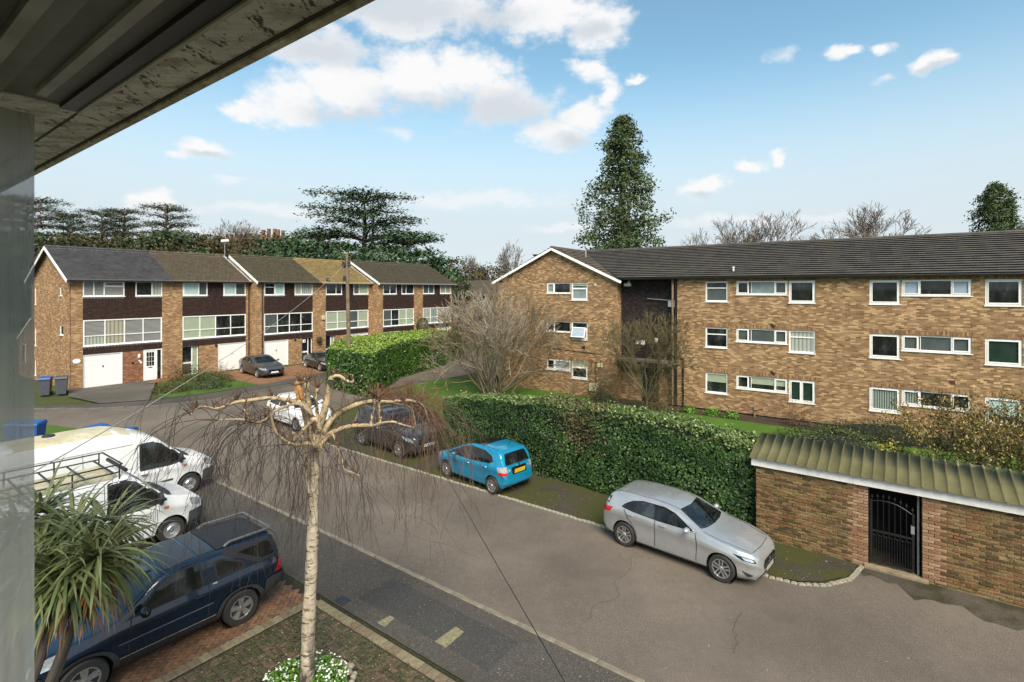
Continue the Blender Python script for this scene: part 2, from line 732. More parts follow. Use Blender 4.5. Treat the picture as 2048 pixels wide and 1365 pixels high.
def grass_mat(name, dark, light):
    k = Mat(name, 0.9, 0, 0.2)
    p = k.pos()
    a = k.noise(14, 5, 0.75, p)
    b = k.noise(0.7, 5, 0.65, p)
    c = k.ramp(a, [(0.3, dark), (0.7, light)])
    c = k.mix(k.ramp(b, [(0.38, 0.0), (0.62, 0.75)]), c, tuple((d + l) * q for d, l, q in zip(dark, light, (0.42, 0.32, 0.4))))
    k.set('Base Color', c)
    k.bump(a, 0.8, 0.03)
    return k.m


M_land = grass_mat('rough_land', (0.035, 0.05, 0.014), (0.075, 0.09, 0.028))
M_lawn = grass_mat('lawn_grass', (0.040, 0.098, 0.010), (0.085, 0.18, 0.022))
M_lawn2 = grass_mat('front_lawn_grass', (0.035, 0.085, 0.012), (0.08, 0.15, 0.026))


def big_ground():
    n = 60
    ang = np.linspace(0, 2 * np.pi, 97)[:-1]
    rad = np.concatenate([np.linspace(0.5, 60, 46), np.linspace(64, 200, 30), np.geomspace(230, 3500, 14)])
    V, Fc = [], []
    for r in rad:
        for a in ang:
            x, y = r * math.cos(a), r * math.sin(a) + 10
            V.append((x, y, ground(x, y) - 0.03))
    m = len(ang)
    for i in range(len(rad) - 1):
        for j in range(m):
            Fc.append((i * m + j, (i + 1) * m + j, (i + 1) * m + (j + 1) % m, i * m + (j + 1) % m))
    V.append((0, 10, ground(0, 10) - 0.03))
    o = np_mesh('ground', V, Fc, M_land, smooth=True)
    o['kind'] = 'structure'


big_ground()


def W2(lst, fr):
    return [tuple(fr(*q)[:2]) for q in lst]


# road: from the right edge, along to the junction, then across in front of the terrace
road_far = [(-38.5, 6.0), (-33.74, 10.08), (-32.06, 12.21), (-31.3, 15.2), (-31.7, 19.66), (-32.3, 23.5), (-31.0, 34.0), (-30.0, 60.0)]
road_poly = W2([(-14, 8.75), (24.5, 8.75)], RD) + W2([(-28, -4), (-60, -6), (-60, 4)], BD) + W2([(s, t) for s, t in road_far], BD) \
    + W2([(-25.5, 60.0), (-26.0, 34.0), (-26.8, 24.5), (-25.5, 20.4)], BD) + W2([(23.6, 13.72), (2.5, 13.68), (1.9, 13.80), (1.43, 14.12), (0.98, 14.76), (0.72, 15.66), (-14, 15.8)], RD)
patch('road', road_poly, 0.0, M_road, 1.6)
# near footway
patch('pavement', W2([(-14, 6.86), (30, 6.86), (30, 8.64), (-14, 8.64)], RD), 0.012, M_foot, 1.5)
# parking apron where the vans stand
patch('forecourt', W2([(11.4, -6), (29, -6), (29, 6.84), (13.8, 6.84), (11.4, 6.84)], RD), -0.006, M_drive, 1.6)
# far footway in front of the terrace
far_in = [(-39.2, 6.0), (-34.6, 10.6), (-33.6, 12.6), (-32.9, 15.4), (-33.2, 19.7), (-33.8, 23.6), (-32.6, 34.0), (-31.6, 60.0)]
patch('pavement', W2(road_far + far_in[::-1], BD), 0.06, M_foot, 1.5)
# right-hand mossy verge
patch('verge', W2([(23.4, 13.86), (2.5, 13.82), (1.95, 13.93), (1.53, 14.22), (1.1, 14.82), (0.86, 15.68), (3.2, 15.9), (15.8, 16.3), (23.2, 19.0)], RD), 0.015, M_verge, 0.8)
# moss and wet dirt along the wall foot
_edge = [(s_, float(np.interp(-s_, [-0.75, 0.2, 1.5, 3.0, 9.0], [15.25, 14.95, 14.75, 14.35, 13.7])) + 0.16 * math.sin(s_ * 5.1) + 0.11 * math.sin(s_ * 11.3 + 1) + rng.uniform(-.05, .05)) for s_ in np.linspace(0.75, -9, 60)]
patch('wall_foot_moss', W2([(0.9, 15.68)] + _edge + [(-9, 15.72)], RD), 0.006, M_wallfoot, 0.8)
# lawns
patch('lawn', W2([(26.0, 19.9), (15.8, 17.1), (3.0, 17.0), (-14, 17.0)], RD) + W2([(16, 30.8), (-9.0, 30.8), (-24, 30.8), (-27.5, 29.5)], BD), -0.008, M_lawn, 1.6)
patch('flower_bed', W2([(-13.5, 29.2), (-8, 29.6), (2.5, 29.3), (12, 29.4), (12, 30.85), (-13.5, 30.85)], BD), 0.002, M_soil, 1.2)
patch('shrub_bed', W2([(15.6, 16.5), (26.0, 19.9), (27.0, 23.5), (22.0, 21.4), (15.6, 18.4)], RD), 0.004, M_soil, 1.2)
# front gardens of the terrace
patch('driveway', W2([(-34.7, 10.8), (-33.7, 12.8), (-40.6, 15.9), (-40.66, 11.0), (-38, 10.4)], BD), 0.05, M_drive, 1.2)
patch('front_lawn', W2([(-33.5, 13.2), (-32.95, 15.4), (-33.15, 18.9), (-36.2, 18.7), (-38.9, 19.4), (-40.6, 19.4), (-40.6, 15.9)], BD), 0.075, M_lawn2, 1.2)


# brick-paved drive of the terrace (blocks about 3 px: material)
def pavers_mat(name, c1, c2, joint, moss=None, bl=0.2, bh=0.1):
    k = Mat(name, 0.85, 0, 0.25)
    b = k.N.new('ShaderNodeTexBrick')
    k.L.new(k.pos(), b.inputs['Vector'])
    b.inputs['Brick Width'].default_value = bl
    b.inputs['Row Height'].default_value = bh
    b.inputs['Scale'].default_value = 1
    b.inputs['Mortar Size'].default_value = 0.008
    b.inputs['Color1'].default_value = (*c1, 1)
    b.inputs['Color2'].default_value = (*c2, 1)
    b.inputs['Mortar'].default_value = (*joint, 1)
    n = k.noise(1.2, 5, 0.6, k.pos())
    c = k.mix(k.ramp(n, [(0.42, 0), (0.7, 0.6)]), b.outputs[0], tuple(x * 0.45 for x in c1))
    k.set('Base Color', c)
    return k.m


M_tpave = pavers_mat('terrace_pavers', (0.21, 0.105, 0.055), (0.27, 0.14, 0.075), (0.08, 0.05, 0.03))
patch('driveway', W2([(-33.2, 18.95), (-33.35, 20.6), (-33.9, 23.9), (-33.0, 33.0), (-38.6, 33.5), (-38.66, 22.2), (-39.66, 22.2), (-40.6, 19.45), (-38.9, 19.42), (-36.2, 18.75)], BD), 0.05, M_tpave, 1.2)
patch('driveway', W2([(-40.6, 15.85), (-38.9, 14.6), (-39.2, 16.9), (-40.6, 17.6)], BD), 0.085, M_tpave, 1.0)

# ---------------------------------------------------------------- kerbs
M_kerb = plain('kerb_concrete', (0.17, 0.145, 0.11), 0.9, var=0.3, scale=4, bump=0.4)
M_sett = plain('granite_sett', (0.24, 0.22, 0.17), 0.85, var=0.4, scale=9, bump=0.5)
M_fkerb = plain('far_kerb', (0.10, 0.095, 0.085), 0.9, var=0.3, scale=3)


def piece_mesh(name, mat, lx, ly, lz, bev=0.12, jit=0.0, seed=0):
    """a block with chamfered top edges, centred in plan, top at z = 0"""
    r = random.Random(seed)
    b = min(lx, ly) * bev
    x, y = lx / 2, ly / 2
    j = lambda: r.uniform(-jit, jit)
    vs = [(-x + j(), -y + j(), -lz), (x + j(), -y + j(), -lz), (x + j(), y + j(), -lz), (-x + j(), y + j(), -lz),
          (-x, -y, -b), (x, -y, -b), (x, y, -b), (-x, y, -b),
          (-x + b + j(), -y + b + j(), 0), (x - b + j(), -y + b + j(), j() * 0.5), (x - b + j(), y - b + j(), 0), (-x + b + j(), y - b + j(), j() * 0.5)]
    fs = [(8, 9, 10, 11)]
    for a, c in ((0, 4), (4, 8)):
        for i in range(4):
            fs.append((a + i, a + (i + 1) % 4, c + (i + 1) % 4, c + i))
    mb = MB().add(vs, fs)
    me = mb.mesh(name)
    me.materials.append(mat)
    return me


def pieces(name, meshes, spots, parent, cap=300):
    """spots: (x, y, z, rz). First `cap` (put the largest-looking first) are parts, the rest one stuff part"""
    for i, (x, y, z, rz) in enumerate(spots[:cap]):
        o = bpy.data.objects.new(name, meshes[rng.randrange(len(meshes))])
        o.location = (x, y, z)
        o.rotation_euler = (rng.uniform(-0.012, 0.012), rng.uniform(-0.012, 0.012), rz)
        link(o, parent)
    rest = spots[cap:]
    if rest:
        groups = {}
        for sp_ in rest:
            m = rng.randrange(len(meshes))
            groups.setdefault(meshes[m].materials[0].name, []).append((m, sp_))
        mats, V, Fc, mi = [], [], [], []
        for gi, (mn, lst) in enumerate(groups.items()):
            mats.append(bpy.data.materials[mn])
            for m, (x, y, z, rz) in lst:
                me = meshes[m]
                c, s = math.cos(rz), math.sin(rz)
                b = len(V)
                V += [(v.co.x * c - v.co.y * s + x, v.co.x * s + v.co.y * c + y, v.co.z + z + 0.0) for v in me.vertices]
                for pl in me.polygons:
                    Fc.append(tuple(b + q for q in pl.vertices))
                    mi.append(gi)
        me = bpy.data.meshes.new(name + '_field')
        me.from_pydata(V, [], Fc)
        for q in mats:
            me.materials.append(q)
        me.polygons.foreach_set('material_index', mi)
        o = bpy.data.objects.new(name + '_field', me)
        o['kind'] = 'stuff'
        link(o, parent)


# near kerb: long stones laid nearly flush
ks = empty('kerb', (0, 0, 0))
ks['kind'] = 'structure'
km = [piece_mesh('kerb_stone', M_kerb, 0.905, 0.125, 0.14, 0.12, 0.004, i) for i in range(3)]
spots = []
s = -6.0
while s < 25:
    p = RD(s, 8.70)
    spots.append((p.x, p.y, p.z + 0.030, ROT_R))
    s += 0.915
pieces('kerb_stone', km, spots, ks)
# far side: small granite setts
ks = empty('sett_kerb', (0, 0, 0))
ks['kind'] = 'structure'
km = [piece_mesh('sett', M_sett, 0.135 + 0.012 * (i % 3), 0.115, 0.12, 0.2, 0.012, 30 + i) for i in range(5)]
line = [(0.80, 15.60), (0.98, 14.76), (1.43, 14.12), (1.9, 13.83), (2.5, 13.74), (4.0, 13.76), (23.5, 13.78)]
spots = []
# walk the polyline
acc = 0.0
for (a, b) in zip(line[:-1], line[1:]):
    A, B = Vector(a), Vector(b)
    l = (B - A).length
    t = acc
    d = (B - A) / l
    while t < l:
        q = A + d * t
        p = RD(q.x, q.y)
        w = RD(*(q + d))- RD(*q)
        spots.append((p.x, p.y, p.z + 0.035 + rng.uniform(-0.008, 0.008), math.atan2(w.y, w.x) + rng.uniform(-0.06, 0.06)))
        t += 0.155
    acc = t - l
pieces('sett', km, spots, ks)
# far kerb along the terrace road
fk = empty('far_kerb', (0, 0, 0))
fk['kind'] = 'structure'
fm = [piece_mesh('kerb_stone', M_fkerb, 0.9, 0.14, 0.25, 0.1, 0.004, 60 + i) for i in range(2)]
spots = []
acc = 0.0
for (a, b) in zip(road_far[:-1], road_far[1:]):
    A, B = Vector(a), Vector(b)
    l = (B - A).length
    t = acc
    d = (B - A) / l
    while t < l and len(spots) < 60:
        q = A + d * t
        p = BD(*q)
        w = BD(*(q + d)) - BD(*q)
        spots.append((p.x, p.y, p.z + 0.085, math.atan2(w.y, w.x)))
        t += 0.92
    acc = t - l
pieces('kerb_stone', fm, spots, fk)

# cracks, repairs and marks on the asphalt
M_crack = plain('crack_filler', (0.038, 0.033, 0.028), 0.9, var=0.2)
M_patch2 = asphalt('repair_asphalt', (0.055, 0.053, 0.05), (0.07, 0.065, 0.058))
M_yel = plain('worn_yellow_marking', (0.20, 0.18, 0.10), 0.85, var=0.3, scale=14)
for i, pts in enumerate([[(5.6, 12.7), (5.35, 12.0), (5.45, 11.3), (5.1, 10.9), (5.4, 10.2), (5.2, 9.6)], [(2.75, 11.9), (2.72, 11.2), (2.55, 10.7), (2.6, 10.3)],
                         [(14.0, 12.0), (12.6, 11.8), (11.4, 11.9)], [(11.6, 10.2), (10.8, 10.05), (9.6, 10.3), (8.6, 10.2)], [(9.4, 13.2), (9.3, 12.6), (9.6, 12.1), (9.4, 11.6)]]):
    fine = []
    for a, b in zip(pts[:-1], pts[1:]):
        for j in range(6):
            t = j / 6
            fine.append((a[0] + (b[0] - a[0]) * t + rng.uniform(-0.04, 0.04), a[1] + (b[1] - a[1]) * t + rng.uniform(-0.04, 0.04)))
    o = patch('road_crack', [tuple(q[:2]) for q in strip_poly(fine, 0.012, RD)], 0.004, M_crack, 5.0)
o = patch('asphalt_repair', W2([(9.75, 7.3), (9.75, 8.3), (6.0, 8.25), (6.0, 7.3)], RD), 0.016, M_patch2, 1.0)
patch('road_marking', W2([(7.02, 7.28), (7.32, 7.28), (7.30, 7.86), (7.05, 7.84)], RD), 0.020, M_yel, 0.4)
patch('road_marking', W2([(8.45, 6.98), (8.7, 6.98), (8.66, 7.3), (8.52, 7.3)], RD), 0.020, M_yel, 0.4)
M_iron = plain('cast_iron', (0.06, 0.065, 0.07), 0.55, 0.6, var=0.3, scale=20)
mc = empty('drain_cover', RD(9.94, 7.03, 0.016), ROT_R, 'small cast iron drain cover set in the dark footway beside the birch', 'drain cover')
MB().box(-0.16, -0.12, -0.02, 0.16, 0.12, 0.006).build('lid', M_iron, mc)
mb = MB()
for i in range(6):
    mb.box(-0.13 + i * 0.048, -0.1, 0.006, -0.108 + i * 0.048, 0.1, 0.012)
mb.build('rib', M_iron, mc)

# ---------------------------------------------------------------- block paving of the near front garden
cols = [(0.155, 0.078, 0.040), (0.19, 0.095, 0.048), (0.125, 0.068, 0.038), (0.17, 0.10, 0.055), (0.105, 0.06, 0.035)]
PAVE = [plain('paver_%d' % i, c, 0.85, var=0.3, scale=12, bump=0.3) for i, c in enumerate(cols)]
BORD = [plain('border_paver_%d' % i, c, 0.85, var=0.3, scale=12, bump=0.3) for i, c in enumerate([(0.20, 0.165, 0.095), (0.17, 0.14, 0.085), (0.15, 0.115, 0.07)])]
MOSSP = [plain('mossy_paver_%d' % i, c, 0.9, var=0.45, scale=10, bump=0.4) for i, c in enumerate([(0.075, 0.058, 0.034), (0.058, 0.05, 0.028), (0.10, 0.068, 0.042), (0.05, 0.05, 0.022)])]
M_joint = asphalt('paving_joints', (0.028, 0.025, 0.016), (0.034, 0.036, 0.016))
patch('driveway', W2([(10.5, -6), (14.5, -6), (14.5, 6.83), (10.5, 6.83)], RD), -0.004, M_joint, 1.5)
patch('front_garden', W2([(-6, -6), (10.5, -6), (10.5, 6.83), (-6, 6.83)], RD), -0.004, M_joint, 1.5)
drv = empty('block_paving', (0, 0, 0))
drv['kind'] = 'structure'
hm = [piece_mesh('paver', PAVE[i % 5], 0.193, 0.093, 0.05, 0.09, 0.002, 90 + i) for i in range(6)]
bm_ = [piece_mesh('border_paver', BORD[i % 3], 0.203, 0.193, 0.05, 0.06, 0.003, 80 + i) for i in range(4)]
mm_ = [piece_mesh('garden_paver', MOSSP[i % 4], 0.19, 0.092, 0.05, 0.12, 0.004, 70 + i) for i in range(8)]
# herringbone at 45 degrees to the house
spots = []
c45 = math.cos(math.radians(45))
for i in range(-60, 60):
    for j in range(-60, 60):
        # herringbone unit: two blocks
        bx, by = (i * 0.1 + j * 0.2), (i * 0.1 - j * 0.2)
        for (cx, cy, rot) in ((bx + 0.1, by + 0.05, 0.0), (bx + 0.05 + 0.0, by + 0.2, math.pi / 2)):
            ss = 12.3 + (cx * c45 - cy * c45)
            nn_ = 3.6 + (cx * c45 + cy * c45)
            if 10.58 < ss < 14.0 and 0.9 < nn_ < 6.66:
                p = RD(ss, nn_, 0.0)
                spots.append((p.x, p.y, 0.022 + rng.uniform(-0.003, 0.003), ROT_R + math.pi + R(45) + rot))
def seen_key(q):
    px = CX + F_PX * q[0] / q[1]
    py = HY + F_PX * EYE / q[1]
    ok = 200 < px < 700 and py < 1370
    return (0 if ok else 1, q[0] ** 2 + q[1] ** 2)
spots.sort(key=seen_key)
pieces('paver', hm, spots, drv)
bd = empty('border_course', (0, 0, 0))
bd['kind'] = 'structure'
spots = []
n = 0.6
while n < 6.7:
    for q in (10.46, ):
        p = RD(q, n, 0.0)
        spots.append((p.x, p.y, 0.026, ROT_R))
    n += 0.2
s = 10.25
while s > 2.0:
    p = RD(s, 6.66, 0.0)
    spots.append((p.x, p.y, 0.024 + rng.uniform(-0.003, 0.003), ROT_R + math.pi / 2))
    s -= 0.207
spots.sort(key=seen_key)
pieces('border_paver', bm_, spots, bd)
gp = empty('garden_paving', (0, 0, 0))
gp['kind'] = 'structure'
spots = []
for i in range(0, 42):
    for j in range(0, 30):
        ss, nn_ = 10.2 - i * 0.2, 6.44 - j * 0.2
        for h in (0, 1):
            if (i + j) % 2:
                a, b, rr = ss, nn_ + (h - 0.5) * 0.1, 0
            else:
                a, b, rr = ss + (h - 0.5) * 0.1, nn_, math.pi / 2
            p = RD(a, b, 0.0)
            if (p - RD(8.3, 5.1, 0)).length > 0.82:
                spots.append((p.x, p.y, 0.012 + rng.uniform(-0.005, 0.005), ROT_R + rr))
spots.sort(key=seen_key)
pieces('garden_paver', mm_, spots, gp)
# ================================================================ building parts
M_white = plain('white_upvc', (0.78, 0.78, 0.76), 0.35, var=0.05, scale=3)
M_glass = glass_mat('window_glass', (0.020, 0.024, 0.024))
M_frost = plain('frosted_glass', (0.20, 0.26, 0.26), 0.18, var=0.2, scale=2)
M_frostd = plain('frosted_glass_dim', (0.07, 0.085, 0.085), 0.15, var=0.2, scale=2)
M_skyg = plain('tilted_glass', (0.32, 0.40, 0.48), 0.12, var=0.12, scale=1.5)
M_blind = plain('pale_blind', (0.30, 0.35, 0.25), 0.35, var=0.08, scale=3)
M_blindb = plain('pale_blue_blind', (0.40, 0.55, 0.54), 0.35, var=0.08, scale=3)
M_green = plain('green_glass', (0.018, 0.036, 0.028), 0.08, var=0.3, scale=2)
M_curt = None


def stripes(name, a, b, n, axis=0):
    k = Mat(name, 0.5)
    sp = k.N.new('ShaderNodeSeparateXYZ')
    k.L.new(k.co(), sp.inputs[0])
    w = k.math('FRACT', k.math('MULTIPLY', sp.outputs[axis], n))
    k.set('Base Color', k.ramp(w, [(0.0, a), (0.35, a), (0.5, b), (1.0, b)]))
    return k.m


M_vblind = stripes('vertical_blind', (0.045, 0.06, 0.05), (0.24, 0.29, 0.25), 10.5)
M_shut = stripes('shutter_louvres', (0.05, 0.05, 0.05), (0.30, 0.30, 0.29), 13, 2)
M_net = stripes('net_curtain', (0.20, 0.22, 0.19), (0.36, 0.38, 0.33), 5.5)
M_net2 = stripes('cream_curtain', (0.20, 0.19, 0.13), (0.34, 0.33, 0.25), 4.5)
PANE = {'d': M_glass, 'f': M_frost, 'F': M_frostd, 's': M_skyg, 'b': M_blind, 'B': M_blindb, 'g': M_green, 'v': M_vblind, 'l': M_shut, 'n': M_net, 'c': M_net2}


def wall(mb, x0, x1, z0, z1, y, holes, depth=0.14, back=None):
    """flat wall in the local x-z plane facing -y, with real openings and reveals"""
    xs = sorted({x0, x1, *[h[0] for h in holes], *[h[2] for h in holes]})
    zs = sorted({z0, z1, *[h[1] for h in holes], *[h[3] for h in holes]})
    for i in range(len(xs) - 1):
        for j in range(len(zs) - 1):
            cx, cz = (xs[i] + xs[i + 1]) / 2, (zs[j] + zs[j + 1]) / 2
            if any(h[0] < cx < h[2] and h[1] < cz < h[3] for h in holes):
                continue
            mb.add([(xs[i], y, zs[j]), (xs[i + 1], y, zs[j]), (xs[i + 1], y, zs[j + 1]), (xs[i], y, zs[j + 1])], [(0, 1, 2, 3)])
    for (a, b, c, d) in holes:
        mb.add([(a, y, b), (c, y, b), (c, y, d), (a, y, d), (a, y + depth, b), (c, y + depth, b), (c, y + depth, d), (a, y + depth, d)],
               [(0, 4, 5, 1), (1, 5, 6, 2), (2, 6, 7, 3), (3, 7, 4, 0)])


def window(parent, x0, z0, x1, z1, y, cells, fr=0.06, inset=0.045, sill=True, name='window', thick=0.07):
    """cells: (fx0, fz0, fx1, fz1, pane kind, sash?) as fractions of the opening"""
    W, Hh = x1 - x0, z1 - z0
    mb = MB()
    ya, yb = y + inset, y + inset + thick
    mb.box(x0, ya, z0, x1, yb, z0 + fr)
    mb.box(x0, ya, z1 - fr, x1, yb, z1)
    mb.box(x0, ya, z0 + fr, x0 + fr, yb, z1 - fr)
    mb.box(x1 - fr, ya, z0 + fr, x1, yb, z1 - fr)
    ix0, ix1, iz0, iz1 = x0 + fr, x1 - fr, z0 + fr, z1 - fr
    iw, ih = ix1 - ix0, iz1 - iz0
    xs = sorted({c[0] for c in cells} | {c[2] for c in cells})
    panes = []
    g = 0.028
    for c in cells:
        a, b, cc, d = ix0 + c[0] * iw, iz0 + c[1] * ih, ix0 + c[2] * iw, iz0 + c[3] * ih
        m = g
        a2 = a + (m if c[0] > 0 else 0)
        c2 = cc - (m if c[2] < 1 else 0)
        b2 = b + (m if c[1] > 0 else 0)
        d2 = d - (m if c[3] < 1 else 0)
        if c[0] > 0: mb.box(a, ya + 0.003, b, a2, yb - 0.002, d)
        if c[2] < 1: mb.box(c2, ya + 0.003, b, cc, yb - 0.002, d)
        if c[1] > 0: mb.box(a2, ya + 0.004, b, c2, yb - 0.003, b2)
        if c[3] < 1: mb.box(a2, ya + 0.004, d2, c2, yb - 0.003, d)
        if len(c) > 5 and c[5]:      # opening sash stands proud
            q = 0.045
            y0, y1 = ya - 0.022, ya - 0.001
            mb.box(a2, y0, b2, c2, y1, b2 + q)
            mb.box(a2, y0, d2 - q, c2, y1, d2)
            mb.box(a2, y0, b2 + q, a2 + q, y1, d2 - q)
            mb.box(c2 - q, y0, b2 + q, c2, y1, d2 - q)
        panes.append((a2, b2, c2, d2, c[4]))
    w = mb.build(name, M_white, parent)
    for (a, b, c, d, k) in panes:
        m = MB()
        if '|' in k:                       # blind drawn part of the way: upper kind | lower kind | share
            up, lo, sh = k.split('|')
            zm = d - (d - b) * float(sh)
            MB().box(a, yb - 0.03, zm, c, yb - 0.016, d).build('blind', PANE[up], w)
            MB().box(a, yb - 0.028, b, c, yb - 0.014, zm).build('pane', PANE[lo], w)
        else:
            MB().box(a, yb - 0.03, b, c, yb - 0.016, d).build('pane', PANE[k], w)
    if sill:
        MB().box(x0 - 0.04, y - 0.05, z0 - 0.045, x1 + 0.04, y + inset, z0 - 0.002).build('sill', M_white, w)
    return w


# ================================================================ block of flats
C_BUFF = dict(c1=(0.15, 0.070, 0.032), c2=(0.46, 0.305, 0.16), mortar=(0.31, 0.22, 0.135))
B_flat = brick_mat('flats_brick', axis='x', stain=0.3, **C_BUFF)
B_flat_y = brick_mat('flats_brick_side', axis='y', **C_BUFF)
B_sold = brick_mat('soldier_course', axis='x', soldier=True, c1=(0.16, 0.068, 0.030), c2=(0.36, 0.22, 0.11), mortar=(0.26, 0.19, 0.115))
M_dtile = brick_mat('dark_hung_tile', (0.020, 0.014, 0.014), (0.042, 0.032, 0.030), (0.010, 0.008, 0.008), 'x', bh=0.115, bl=0.17, stain=0.2)


def roof_mat(name, a, b, lich, amt=0.5, sc=3.0, cw=0.33, ch=0.33):
    k = Mat(name, 0.8, 0, 0.3)
    n = k.noise(sc, 6, 0.65)
    f = k.noise(22, 3, 0.6)
    w = k.N.new('ShaderNodeTexWhiteNoise')
    sn = k.N.new('ShaderNodeVectorMath')
    sn.operation = 'SNAP'
    k.L.new(k.co(), sn.inputs[0])
    sn.inputs[1].default_value = (cw, ch, ch)
    k.L.new(sn.outputs[0], w.inputs['Vector'])
    c = k.ramp(w.outputs['Value'], [(0.0, a), (1.0, b)])
    c = k.mix(k.ramp(f, [(0.35, 0.0), (0.7, 0.6)]), c, tuple(x * 0.5 for x in a))
    c = k.mix(k.ramp(n, [(0.44, 0.0), (0.68, amt)]), c, lich)
    k.set('Base Color', c)
    k.bump(f, 0.4, 0.01)
    return k.m


M_froof = roof_mat('flats_roof_tile', (0.062, 0.060, 0.058), (0.10, 0.096, 0.090), (0.12, 0.10, 0.06), 0.45, 1.3)
M_gutter = plain('black_gutter', (0.014, 0.014, 0.015), 0.45, var=0.2)
M_grey_pipe = plain('weathered_pipe', (0.24, 0.17, 0.11), 0.7, var=0.3, scale=3)
M_wood = plain('weathered_wood', (0.20, 0.13, 0.07), 0.8, var=0.35, scale=8)
M_cream = plain('cream_plastic', (0.50, 0.46, 0.30), 0.55, var=0.1)
M_brown = plain('brown_paint', (0.10, 0.055, 0.03), 0.6, var=0.25)

FT = 30.87
flats = empty('flats_block', (vb.x * FT, vb.y * FT, 0), ROT_F, 'three storey buff brick block of flats with white windows behind the ivy hedge', 'apartment block')
WX0, WX1, MX0, MX1 = -22.35, -13.1, -9.35, 13.0
Z0, ZE, ZR, DEP = -0.25, 7.62, 9.75, 9.2
XA = -17.75
holes_w, holes_m = [], []
win_jobs = []
for r, dz in enumerate((0.0, -2.6, -5.18)):
    # wing
    win_jobs.append(('w', -18.27, 6.66 + dz, -16.42, 7.38 + dz, [[(0, 0, .30, 1, 'f', 1), (.30, 0, 1, 1, 'd')], [(0, 0, .30, 1, 'd', 1), (.30, 0, 1, 1, 'd')], [(0, 0, .32, 1, 'd', 1), (.32, 0, 1, 1, 's', 1)]][r]))
    win_jobs.append(('w', -16.36, 6.22 + dz, -15.17, 7.38 + dz, [[(0, .70, 1, 1, 'b|d|.6'), (0, 0, 1, .70, 'f', 1)], [(0, .66, 1, 1, 'd'), (0, 0, 1, .66, 's', 1)], [(0, .66, 1, 1, 'b'), (0, 0, 1, .66, 'd', 1)]][r]))
    # main block
    win_jobs.append(('m', -7.74, 6.23 + dz, -6.54, 7.37 + dz, [[(0, .70, 1, 1, 'd'), (0, 0, 1, .70, 'F')], [(0, .68, 1, 1, 'd'), (0, 0, 1, .68, 'd')], [(0, 0, 1, 1, 'b|d|.45')]][r]))
    win_jobs.append(('m', -6.09, 6.64 + dz, -3.56, 7.38 + dz, [[(0, 0, .24, 1, 'd', 1), (.28, 0, .77, 1, 'f'), (.77, 0, 1, 1, 'F', 1)], [(0, 0, .24, 1, 'F', 1), (.28, 0, .77, 1, 'F'), (.77, 0, 1, 1, 'F', 1)], [(0, 0, .24, 1, 'd', 1), (.28, 0, .77, 1, 'b|d|.6'), (.77, 0, 1, 1, 'b|d|.6', 1)]][r]))
    win_jobs.append(('m', -3.50, 6.22 + dz, -2.30, 7.38 + dz, [[(0, 0, 1, 1, 'd', 1)], [(0, .72, 1, 1, 'n'), (0, 0, 1, .72, 'n')], [(0, 0, .48, 1, 'g', 1), (.48, 0, 1, 1, 'g', 1)]][r]))
    win_jobs.append(('m', 0.0, 6.21 + dz, 1.20, 7.37 + dz, [[(0, 0, 1, 1, 'd', 1)], [(0, 0, 1, 1, 'd', 1)], [(0, 0, 1, 1, 'v', 1)]][r]))
    win_jobs.append(('m', 1.26, 6.63 + dz, 3.77, 7.37 + dz, [[(0, 0, .26, 1, 's', 1), (.26, 0, .74, 1, 'd'), (.74, 0, 1, 1, 's', 1)], [(0, 0, .24, 1, 'F', 1), (.26, 0, .74, 1, 'F'), (.74, 0, 1, 1, 'F', 1)], [(0, 0, .26, 1, 'v', 1), (.26, 0, .74, 1, 'd'), (.74, 0, 1, 1, 'd', 1)]][r]))
    win_jobs.append(('m', 4.22, 6.21 + dz, 5.42, 7.36 + dz, [[(0, 0, 1, 1, 'd', 1)], [(0, 0, 1, 1, 'g', 1)], [(0, 0, 1, 1, 'B|d|.75', 1)]][r]))
    win_jobs.append(('m', 6.3, 6.64 + dz, 8.8, 7.37 + dz, [(0, 0, .26, 1, 'd', 1), (.26, 0, .74, 1, 'd'), (.74, 0, 1, 1, 'd', 1)]))
for j in win_jobs:
    (holes_w if j[0] == 'w' else holes_m).append((j[1], j[2], j[3], j[4]))
mb = MB()
wall(mb, WX0, WX1, Z0, ZE, 0, holes_w)
mb.add([(WX0, 0, ZE), (WX1, 0, ZE), (XA, 0, ZR)], [(0, 1, 2)])
mb.build('wing_wall', B_flat, flats, fix=False)
mb = MB()
wall(mb, MX0, MX1, Z0, ZE, 0, holes_m)
mb.build('main_wall', B_flat, flats, fix=False)
mb = MB()
for x in (WX0, WX1, MX0, MX1):
    d0, d1 = (0, DEP) if x in (WX0, MX1) else (0, 0.75)
    mb.add([(x, d0, Z0), (x, d1, Z0), (x, d1, ZE), (x, d0, ZE)], [(0, 1, 2, 3)])
mb.build('side_wall', B_flat_y, flats, fix=False)
mb = MB()
mb.add([(WX0, DEP, Z0), (MX1, DEP, Z0), (MX1, DEP, ZE), (WX0, DEP, ZE)], [(3, 2, 1, 0)])
mb.add([(MX1, 0, ZE), (MX1, DEP, ZE), (MX1, DEP / 2, ZR)], [(0, 1, 2)])
mb.build('back_wall', B_flat, flats, fix=False)
MB().box(WX1, 0.62, 2.62, MX0, 0.75, ZE).build('hung_tile_panel', M_dtile, flats)
mb = MB()
wall(mb, WX1, MX0, Z0, 2.5, 0.6, [(-11.75, Z0, -10.65, 2.05)])
mb.build('entrance_wall', B_flat, flats, fix=False)
MB().box(WX1 + 0.02, -0.25, 2.5, MX0 - 0.02, 0.7, 2.62).build('canopy', plain('canopy_grey', (0.13, 0.12, 0.10), 0.7), flats)
dr = MB().box(-11.74, 0.68, 0.02, -10.66, 0.74, 2.04).build('entrance_door', plain('dark_green_door', (0.02, 0.032, 0.026), 0.4), flats)
